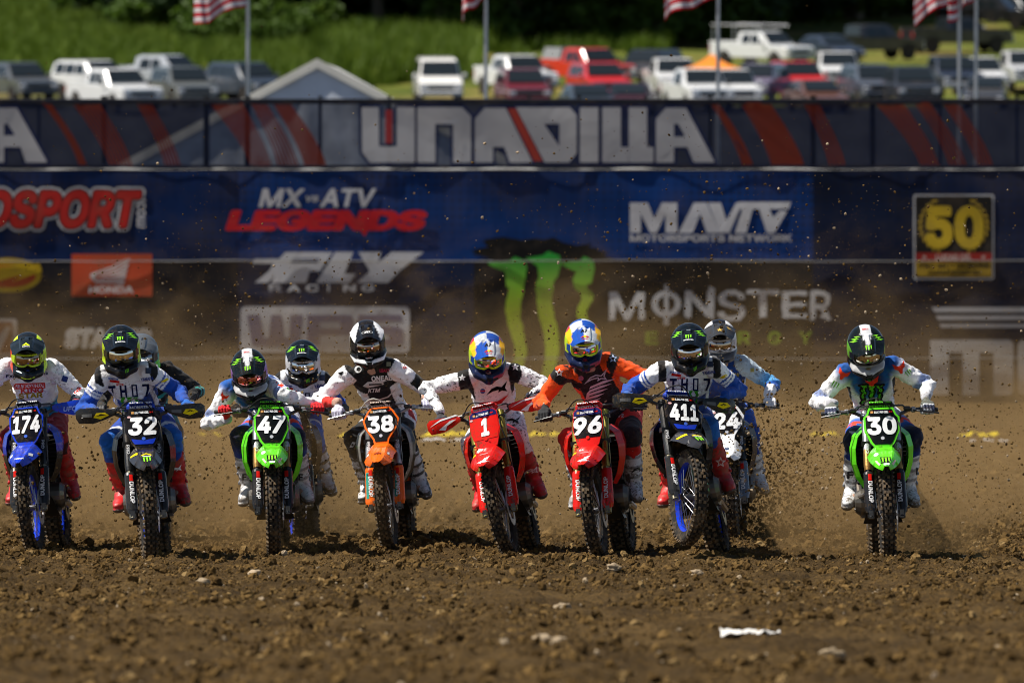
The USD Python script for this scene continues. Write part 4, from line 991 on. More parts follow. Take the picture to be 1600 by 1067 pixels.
    for k in (0, 1):
        m = side == k
        t1 = ((v[m] - S[k]) @ (EL[k] - S[k])) / ((EL[k] - S[k]) @ (EL[k] - S[k])); t2 = ((v[m] - EL[k]) @ (WR[k] - EL[k])) / ((WR[k] - EL[k]) @ (WR[k] - EL[k]))
        tau[m] = np.where(cone_d(v[m], EL[k], WR[k], 0.054, 0.035) < cone_d(v[m], S[k], EL[k], 0.071, 0.056), 1 + np.clip(t2, 0, 1.2), np.clip(t1, -0.5, 1))
    ctx = dict(P=v, t=tt, u=u, w=w, arm=arm, side=side, tau=tau, U=U, V=V, n=len(v))
    mb = MB(); mb.add(v, f); mb.c[0][:] = D['jersey'](ctx)
    jp = emit('jersey', mb, M_CLOTH, t, smooth=True)
    for poly, col, uu, vv, wpx, *rot in D.get('art', []):
        am = MB()
        s_ = wpx / FOC * (d + 0.5); pp_ = affinity.scale(poly, s_, s_, origin=(0, 0))
        if rot: pp_ = affinity.rotate(pp_, rot[0], origin=(0, 0))
        decal(am, pp_, col, (v, f), px(uu, vv, d + 0.5), (1, 0, 0), (0, 0, 1), lift=0.004, edge=0.02, reach=1.0)
        if am.v: emit('jersey_print', am, M_PRINT, (t, jp[1]))
    # pants
    def pants_sdf(p):
        q = p - hip; ttp = (q @ dr)
        dd = (np.sqrt(((q @ lat) / 0.160) ** 2 + ((q @ front) / 0.125) ** 2 + ((ttp - 0.0) / 0.14) ** 2) - 1) * 0.12
        for k in (0, 1):
            dd = smin(dd, cone_d(p, hj[k], KN[k], 0.098, 0.074), 0.05)
            dd = smin(dd, cone_d(p, KN[k] + unit(KN[k] - hj[k]) * 0.015, KN[k] * 0.6 + ank[k] * 0.4, 0.076, 0.066), 0.025)
        n1 = meshkit.noise(p * [18, 18, 14], 9) - 0.5
        dd = dd + n1 * 0.016 - (0.25 - np.abs(meshkit.noise(p * [16, 16, 26], 15) - 0.5)) * 0.024 + 0.004
        for k in (0, 1): dd = np.maximum(dd, (p - (KN[k] * 0.55 + ank[k] * 0.45)) @ unit(ank[k] - KN[k]) - 0.02 - 10 * (np.abs((p - KN[k]) @ lat) > 0.15) )
        return dd
    pts = np.array([*hj, *KN, hip, *[KN[k] * 0.5 + ank[k] * 0.5 for k in (0, 1)]]); lo, hi = pts.min(0) - 0.18, pts.max(0) + 0.18
    v, f = surfnet(pants_sdf, lo, hi, 0.0105); v = relax(v, f, 1, 0.3)
    U, V = photo_uv(v); dl = np.stack([cone_d(v, hj[k], KN[k], .09, .09) for k in (0, 1)] ); side = np.argmin(dl, 0)
    tau = np.zeros(len(v))
    for k in (0, 1):
        m = side == k; t1 = ((v[m] - hj[k]) @ (KN[k] - hj[k])) / ((KN[k] - hj[k]) @ (KN[k] - hj[k])); t2 = ((v[m] - KN[k]) @ (ank[k] - KN[k])) / ((ank[k] - KN[k]) @ (ank[k] - KN[k]))
        tau[m] = np.where(cone_d(v[m], KN[k], ank[k], 0.07, 0.06) < cone_d(v[m], hj[k], KN[k], 0.098, 0.074), 1 + np.clip(t2, 0, 1), np.clip(t1, -0.5, 1))
    out = (v - hip) @ lat
    mb = MB(); mb.add(v, f); mb.c[0][:] = D['pants'](dict(P=v, tau=tau, side=side, U=U, V=V, out=out, n=len(v)))
    pp = emit('pants', mb, M_CLOTH, t, smooth=True)
    for poly, col, uu, vv, wpx, *rot in D.get('pants_art', []):
        am = MB()
        s_ = wpx / FOC * (d + 0.7); pp_ = affinity.scale(poly, s_, s_, origin=(0, 0))
        if rot: pp_ = affinity.rotate(pp_, rot[0], origin=(0, 0))
        decal(am, pp_, col, (v, f), px(uu, vv, d + 0.7), (1, 0, 0), (0, 0, 1), lift=0.004, edge=0.02, reach=1.0)
        if am.v: emit('pants_print', am, M_PRINT, (t, pp[1]))
    # boots and gloves
    for k, s in enumerate((-1, 1)):
        td = b.dirb(unit((s * 0.22, -1, -0.18)))
        bt, bk, bvf = boot_parts(ank[k], KN[k], td, D['boots'], s)
        bp = emit('boot', bt, M_LEATHER, t, smooth=True); [emit('buckle', q_, M_PLASTIC, (t, bp[1])) for q_ in bk]
        am = MB()
        for poly, col, uu, vv, wpx, *rot in D.get('boot_art', []):
            s_ = wpx / FOC * (d + 0.8); pp_ = affinity.scale(poly, s_, s_, origin=(0, 0))
            decal(am, pp_, col, bvf, px(uu, vv, d + 0.8), (1, 0, 0), (0, 0, 1), lift=0.004, edge=0.02, reach=0.6)
        if am.v: emit('boot_print', am, M_PRINT, (t, bp[1]))
        gv, gf = GLOVES[s]; G = D['gloves']; col = np.tile(np.array(G['main'], float), (len(gv), 1))
        if 'back' in G: col[(gv[:, 2] > 0.03) & (gv[:, 1] > -0.005)] = G['back']
        if 'knuckle' in G: col[(np.abs(gv[:, 1] + 0.03) < 0.012) & (gv[:, 2] > 0.0)] = G['knuckle']
        if 'cuff' in G: col[gv[:, 1] > 0.065] = G['cuff']
        gm = MB(); gm.add(gv @ GF[k].T + grips[k], gf); gm.c[0][:] = col
        emit('glove', gm, M_CLOTH, t, smooth=True)
    build_helmet(t, Rh, head_o, D['helmet'])
    return t
def C(*c): return np.array(c, float)
NAVY, THORBLUE, CYAN, TEAL = C(0.006, 0.012, 0.06), C(0.006, 0.060, 0.34), C(0.01, 0.25, 0.42), C(0.03, 0.35, 0.32)
W = C(0.85, 0.85, 0.86); K = C(0.007, 0.007, 0.008)
def fill(c, col): return np.tile(np.array(col, float), (c['n'], 1))
def put(col, m, c2):
    col[m] = c2; return col
def lerp(a, b, t): t = np.clip(t, 0, 1)[:, None]; return a * (1 - t) + b * t
def ss(x, a, b): t = np.clip((x - a) / (b - a), 0, 1); return t * t * (3 - 2 * t)

def j_thor(c):
    col = lerp(fill(c, THORBLUE * 0.8), fill(c, W), ss(c['t'] - 2.6 * c['u'] ** 2, 0.565, 0.58))
    col = put(col, (~c['arm']) & (np.abs(np.abs(c['u']) - 0.135) < 0.012) & (c['t'] < 0.62) & (c['t'] > 0.3), W * 0.9)
    a, ta = c['arm'], c['tau']
    col = put(col, a, THORBLUE); col = put(col, a & (ta < 0.55), W); col = put(col, a & (ta > 0.36) & (ta < 0.41), THORBLUE); col = put(col, a & (ta > 0.46) & (ta < 0.49), THORBLUE)
    col = put(col, (c['tau'] < 0.22) & (c['tau'] > -0.4) & (np.abs(np.abs(c['u']) - 0.195) < 0.028) & (c['t'] > 0.66), K)
    return col
def j_fox(c):
    blue, navy = C(0.01, 0.09, 0.36), C(0.006, 0.01, 0.05)
    r = np.hypot(c['u'] / 0.15, (c['t'] - 0.82) / 0.26)
    col = lerp(lerp(fill(c, navy), fill(c, blue), ss(r, 0.35, 0.85)), fill(c, W), ss(r, 0.85, 1.15))
    col = put(col, (~c['arm']) & (np.abs(c['u']) > 0.15) & (c['t'] < 0.7), K)
    a, ta = c['arm'], c['tau']
    arm = lerp(fill(c, blue * 0.9), fill(c, W), ss(ta, -0.05, 0.30))
    low = (c['P'] @ C(0, 0, 1)); under = ss(ta, 0.62, 0.72) * (1 - ss(ta, 0.86, 1.0))
    arm = lerp(arm, fill(c, blue), under * 0.75); arm = lerp(arm, fill(c, navy), ss(ta, 1.75, 1.9) * 0.5)
    col[a] = arm[a]; return col
def j_38(c):
    col = fill(c, K); t, u = c['t'], c['u']
    col = put(col, (~c['arm']) & (np.abs(u) > 0.118 - 0.03 * np.sin(t * 3)) & (t < 0.66), W)
    a, ta = c['arm'], c['tau']; col = put(col, a & (ta > -0.1), W)
    col = put(col, a & (c['side'] == 0) & (ta > 1.42) & (ta < 1.85), C(0.72, 0.03, 0.02)); col = put(col, a & (c['side'] == 0) & (ta > 1.85), C(0.45, 0.27, 0.2))
    col = put(col, a & (c['side'] == 1) & (ta > 0.55) & (ta < 1.62) & (c['P'] @ C(0.6, -0.3, 0.74) > np.median(c['P'][a & (c['side'] == 1)] @ C(0.6, -0.3, 0.74)) - 0.03), K)
    col = put(col, a & (c['side'] == 1) & (ta > 1.35) & (ta < 1.75), K); col = put(col, a & (c['side'] == 1) & (ta > 1.8), C(0.45, 0.27, 0.2))
    return col
def specks(c, col, dens=0.70, mask=True):
    n = meshkit.noise(c['P'] * 84, 21); return put(col, (n > dens) & mask, K * 3)
def j_1(c):
    col = fill(c, W * 0.97); a, ta = c['arm'], c['tau']
    col = specks(c, col, 0.70, (a & (ta > 0.25)))
    col = put(col, (ta < 0.24) & (ta > -0.35) & (np.abs(np.abs(c['u']) - 0.185) < 0.05) & (c['t'] > 0.6), K)
    col = put(col, (ta < -0.12) & (ta > -0.20) & (np.abs(c['u']) > 0.08) & (c['t'] > 0.7), W)
    return col
def j_96(c):
    O = C(0.88, 0.085, 0.004); col = fill(c, C(0.012, 0.006, 0.008)); a, ta = c['arm'], c['tau']
    col = put(col, (~a) & (np.abs(c['u']) > 0.125) & (c['t'] < 0.72), O); col = put(col, a, O)
    col = put(col, (ta < 0.20) & (c['t'] > 0.6) & (np.abs(c['u']) > 0.13), K)
    col = put(col, (ta < -0.05) & (ta > -0.22) & (np.abs(c['u']) > 0.09) & (c['t'] > 0.72), O * 0.8)
    return col
def j_174(c):
    col = lerp(fill(c, C(0.01, 0.16, 0.34)), fill(c, W), ss(c['t'] + 0.06 * np.sin(c['u'] * 18), 0.42, 0.52)); col = put(col, c['arm'], W); return put(col, c['arm'] & (c['tau'] > 1.72), C(0.05, 0.07, 0.10))
def j_24(c):
    LB = C(0.10, 0.38, 0.70); col = lerp(fill(c, NAVY * 1.2), fill(c, C(0.008, 0.05, 0.26)), ss(c['t'], 0.4, 0.8)); a, ta = c['arm'], c['tau']
    arm = lerp(fill(c, C(0.45, 0.55, 0.62)), fill(c, LB), ss(ta, 0.35, 0.75)); arm = lerp(arm, fill(c, C(0.01, 0.10, 0.45)), ss(ta, 0.85, 1.2)); arm = lerp(arm, fill(c, W), ss(ta, 1.38, 1.45))
    col[a] = arm[a]; col = put(col, (~a) & (np.abs(c['u']) > 0.14) & (c['t'] < 0.6), W); return col
def j_hid(c):
    col = fill(c, K); a, ta = c['arm'], c['tau']; col = put(col, a & (((ta > 0.98) & (ta < 1.08)) | ((ta > 1.16) & (ta < 1.22))), TEAL); return put(col, (~a) & (c['u'] > 0.08) & (np.abs(np.sin(c['t'] * 14)) > 0.92) & (c['t'] < 0.7), TEAL)

def p_thor(c):
    col = fill(c, C(0.008, 0.05, 0.30)); col = put(col, (c['tau'] > 0.70) & (c['tau'] < 0.80), W * 0.8); col = put(col, c['tau'] >= 0.80, C(0.01, 0.12, 0.48)); return put(col, c['tau'] > 1.22, C(0.008, 0.05, 0.3))
def p_fox(c):
    col = lerp(fill(c, W * 0.9), fill(c, C(0.01, 0.10, 0.42)), ss(c['tau'], 0.2, 0.5)); col = lerp(col, fill(c, C(0.005, 0.008, 0.03)), ss(c['tau'], 0.75, 1.0)); col = put(col, (c['tau'] > 0.52) & (c['tau'] < 0.72) & (meshkit.noise(c['P'] * 30, 2) > 0.32), C(0.75, 0.05, 0.02)); return lerp(col, fill(c, C(0.006, 0.03, 0.2)), ss(c['tau'], 1.05, 1.3))
def p_38(c):
    col = fill(c, K); col = put(col, (np.abs(c['out']) > 0.13) & (c['tau'] < 0.55), W); return put(col, (np.abs(c['out']) > 0.15) & (c['tau'] < 0.4) & (meshkit.noise(c['P'] * 20, 5) > 0.5), C(0.5, 0.02, 0.02))
def p_1(c):
    col = specks(c, fill(c, W * 0.95), 0.71); return put(col, (c['tau'] > 0.86) & (c['tau'] < 1.0) & (c['side'] == 1) & (c['out'] < 0.12), K * 2)
def p_96(c):
    return put(fill(c, C(0.60, 0.014, 0.006)), (c['tau'] > 0.55) & (c['tau'] < 1.15) & (np.abs(c['out']) < 0.185), C(0.02, 0.012, 0.012))
def p_174(c): return put(fill(c, C(0.26, 0.006, 0.010)), c['tau'] > 1.1, C(0.05, 0.004, 0.006))
def p_24(c): return lerp(fill(c, C(0.01, 0.09, 0.46)), fill(c, C(0.008, 0.04, 0.24)), ss(c['tau'], 0.5, 1.2))
def p_hid(c): return put(fill(c, C(0.10, 0.12, 0.13)), meshkit.noise(c['P'] * 9, 4) > 0.6, TEAL * 0.6)

# helmets
def h_monster(side, base=(0.004, 0.007, 0.010), chin=K):
    def f(p):
        col = np.tile(C(*base), (len(p), 1)); a = np.abs(p[:, 0])
        col[(p[:, 2] < -0.055)] = chin
        if side is not None: col[(a > 0.110) & (p[:, 2] < 0.075) & (p[:, 2] > -0.085)] = side
        col[(a < 0.035) & (p[:, 2] > 0.10) & (p[:, 1] > 0.06)] = C(0.35, 0.4, 0.42)
        return col
    return f
def h_bell(rim):
    def f(p):
        col = np.tile(C(0.004, 0.007, 0.007), (len(p), 1)); a = np.abs(p[:, 0])
        col[(a < 0.036) & (p[:, 2] > 0.05)] = C(0.55, 0.56, 0.57)
        col[(p[:, 2] < -0.075) & (p[:, 2] > -0.105) & (p[:, 1] < -0.06)] = C(0.45, 0.45, 0.45)
        col[(a > 0.105) & (np.abs(p[:, 2]) < 0.05)] = rim
        return col
    return f
def v_bell(p):
    col = np.tile(C(0.004, 0.007, 0.007), (len(p), 1)); t = (-0.045 - p[:, 1]) / 0.217; col[(np.abs(p[:, 0]) < 0.036 * (1 - t * 1.15)) & (t < 0.8)] = C(0.55, 0.56, 0.57); return col
def h_38(p):
    col = np.tile(W, (len(p), 1)); a = np.abs(p[:, 0]); col[(a < 0.055) & (p[:, 2] > 0.0)] = K; col[(p[:, 2] < 0.05) & (p[:, 2] > -0.09)] = K; col[(a > 0.108) & (p[:, 1] > 0.0)] = W; col[(p[:, 2] < -0.09) & (p[:, 2] > -0.112) & (p[:, 1] < -0.02)] = W; col[p[:, 2] < -0.112] = K; return col
def v_38(p):
    col = np.tile(K, (len(p), 1)); t = (-0.045 - p[:, 1]) / 0.217; col[(np.abs(p[:, 0]) > 0.058 + 0.05 * t) & (t < 0.7)] = W; return col
def h_rb(p):
    silver, blue, yel, red = C(0.50, 0.53, 0.56), C(0.012, 0.07, 0.36), C(0.80, 0.42, 0.01), C(0.45, 0.012, 0.03)
    y = p[:, 1] - 0.02; chk = ((p[:, 0] > 0).astype(int) + np.floor((y + 0.5) / 0.085).astype(int)) % 2
    col = np.where(chk[:, None] == 1, silver, blue); a = np.abs(p[:, 0])
    m = (a > 0.088) & (p[:, 2] > 0.0); col[m] = yel; col[m & (p[:, 1] > 0.0)] = red
    col[(a > 0.11) & (p[:, 2] < 0.05)] = C(*NEON) * 0.8; low = p[:, 2] < -0.06; col[low] = C(0.008, 0.014, 0.05); col[low & (p[:, 0] > 0.03) & (p[:, 2] < -0.10)] = C(0.30, 0.03, 0.06)
    return col
def v_rb(p):
    silver, blue, yel = C(0.50, 0.53, 0.56), C(0.012, 0.07, 0.36), C(0.80, 0.42, 0.01); t = (-0.045 - p[:, 1]) / 0.217
    col = np.where((p[:, 0] < -0.004)[:, None], blue, silver).astype(float); col[(np.abs(p[:, 0]) > 0.086) & (t < 0.55)] = yel; top = (t < 0.18) & (np.abs(p[:, 0]) < 0.086); col[top] = np.where((p[top, 0] < 0)[:, None], silver, blue); return col
def h_24(p):
    col = np.tile(W, (len(p), 1)); a = np.abs(p[:, 0]); col[(a < 0.05) & (p[:, 2] > 0)] = K; col[p[:, 2] < -0.07] = C(0.12, 0.12, 0.13); return col
def h_hid(p):
    col = np.tile(C(0.09, 0.10, 0.11), (len(p), 1)); col[(p[:, 0] > 0.09) & (p[:, 2] < 0.0)] = C(0.03, 0.30, 0.28); col[(p[:, 0] > 0.1) & (p[:, 2] < -0.05)] = C(0.15, 0.6, 0.05); return col
def h_174(p):
    col = np.tile(C(0.008, 0.012, 0.016), (len(p), 1)); a = np.abs(p[:, 0]); col[(a > 0.068) & (a < 0.10) & (p[:, 2] > 0.06)] = C(*NEON); col[(a > 0.112) & (p[:, 0] < 0) & (p[:, 2] < 0.04)] = C(0.6, 0.06, 0.02); col[(a > 0.112) & (p[:, 0] > 0) & (p[:, 2] < 0.04)] = C(*NEON); return col

MW = txt('MONSTER', 0, 0, 0.07, 0.011, 0, 0.04)
def slashes(s):
    return unary_union([affinity.rotate(at(Polygon([(-0.5, 0.02), (-0.1, 0.13), (0.5, 0.10), (0.15, -0.02), (0.0, -0.10), (-0.1, 0.0)]), 0.006 * k * s, 0.020 - k * 0.020, 0.062), s * 22, origin=(0, 0)) for k in range(3)])
def m_art(green=LIME):
    return [(at(CLAW, 0, 0, 0.040), green, 'visor', 0, 0.60), (MW, WHITE, 'visor', 0, 0.80), (slashes(1), green, 'visor', 0.074, 0.22), (affinity.scale(slashes(1), -1, 1, origin=(0, 0)), green, 'visor', -0.074, 0.22), (txt('ALPINE', 0, 0, 0.03, 0.006), (0.5, 0.55, 0.55), 'visor', 0, 0.12), (at(CLAW, 0, 0, 0.022), green, 'chin', 0.035, -0.10)]
def monster(frame, lens, side=None, chin=K): return dict(shell=h_monster(side, chin=chin), visor=(0.004, 0.007, 0.011), frame=frame, lens=tuple(min(0.95, x * 1.45) for x in lens), art=m_art())
def bell(rim, lens, frame=(0.02, 0.02, 0.02)):
    return dict(shell=h_bell(rim), visor=v_bell, frame=frame, lens=tuple(min(0.95, x * 1.45) for x in lens), art=[(at(CLAW, 0, 0, 0.042), LIME, 'visor', 0, 0.78), (txt('BELL', 0, 0, 0.045, 0.013), (0.6, 0.02, 0.02), 'dome', 0, 0.02), (slashes(1), LIME, 'visor', 0.074, 0.2), (affinity.scale(slashes(1), -1, 1, origin=(0, 0)), LIME, 'visor', -0.074, 0.2)])
REDBULL = dict(shell=h_rb, visor=v_rb, frame=NEON, lens=(0.88, 0.80, 0.82), strap=(0.012, 0.07, 0.36),
    art=[(txt('A7', 0, 0, 0.055, 0.035, 0.2), K, 'visor', 0, 0.45), (at(Point(0, 0).buffer(0.5), 0, 0, 0.022), (0.85, 0.6, 0.02), 'visor', 0, 0.78), (Polygon([(-0.034, -0.006), (-0.012, 0.008), (-0.004, 0.0), (-0.014, -0.008)]), RED, 'visor', 0, 0.79), (Polygon([(0.034, -0.006), (0.012, 0.008), (0.004, 0.0), (0.014, -0.008)]), RED, 'visor', 0, 0.79), (txt('Red Bull', 0, 0, 0.045, 0.010), RED, 'visor', 0, 0.92)])

THOR = [(txt('T', -0.60, 0.0, 0.26, 0.44), NAVY), (txt('H', -0.20, 0, 0.24, 0.44), NAVY), (sbox(0.10, -0.22, 0.30, 0.22).difference(sbox(0.15, -0.17, 0.25, 0.17)), NAVY), (Polygon([(0.48, 0.22), (0.72, 0.22), (0.72, 0.06), (0.62, -0.22), (0.55, -0.22), (0.63, 0.04), (0.63, 0.14), (0.48, 0.14)]), NAVY)]
def thor_art(u, v, s=44, rot=0):
    a = [(p, c, u, v, s, rot) for p, c in THOR]
    a += [(txt('YAMAHA', 0, 0, 1, 0.28), (0.03, 0.06, 0.30), u + 29, v - 19, 20, 8), (txt('MONSTER', 0, 0, 1, 0.22), (0.05, 0.1, 0.4), u - 24, v - 19, 15, -8), (sbox(-0.5, -0.12, 0.5, 0.12), RED, u - 22, v - 15, 15, -8), (txt('GYTR', 0, 0, 1, 0.3), RED, u - 14, v - 10, 12, 0), (sbox(-0.5, -0.5, 0.5, 0.5), (0.05, 0.07, 0.12), u + 31, v - 32, 9), (at(CLAW, 0, 0, 1), (0.05, 0.32, 0.02), u, v + 22, 26)]
    return a
BT = dict(red=dict(main=(0.52, 0.012, 0.014), strap=(0.40, 0.01, 0.012), panel=(0.30, 0.01, 0.012), sole=(0.08, 0.05, 0.04), buckle=(0.5, 0.05, 0.05)), white=dict(main=(0.68, 0.68, 0.68), strap=(0.30, 0.30, 0.31), panel=(0.12, 0.12, 0.13), sole=(0.16, 0.13, 0.10), buckle=(0.25, 0.25, 0.26), collar=(0.3, 0.3, 0.3)),
          mix=dict(main=(0.62, 0.62, 0.62), strap=(0.05, 0.05, 0.05), panel=(0.03, 0.03, 0.03), sole=(0.10, 0.08, 0.06), collar=(0.02, 0.02, 0.02)))

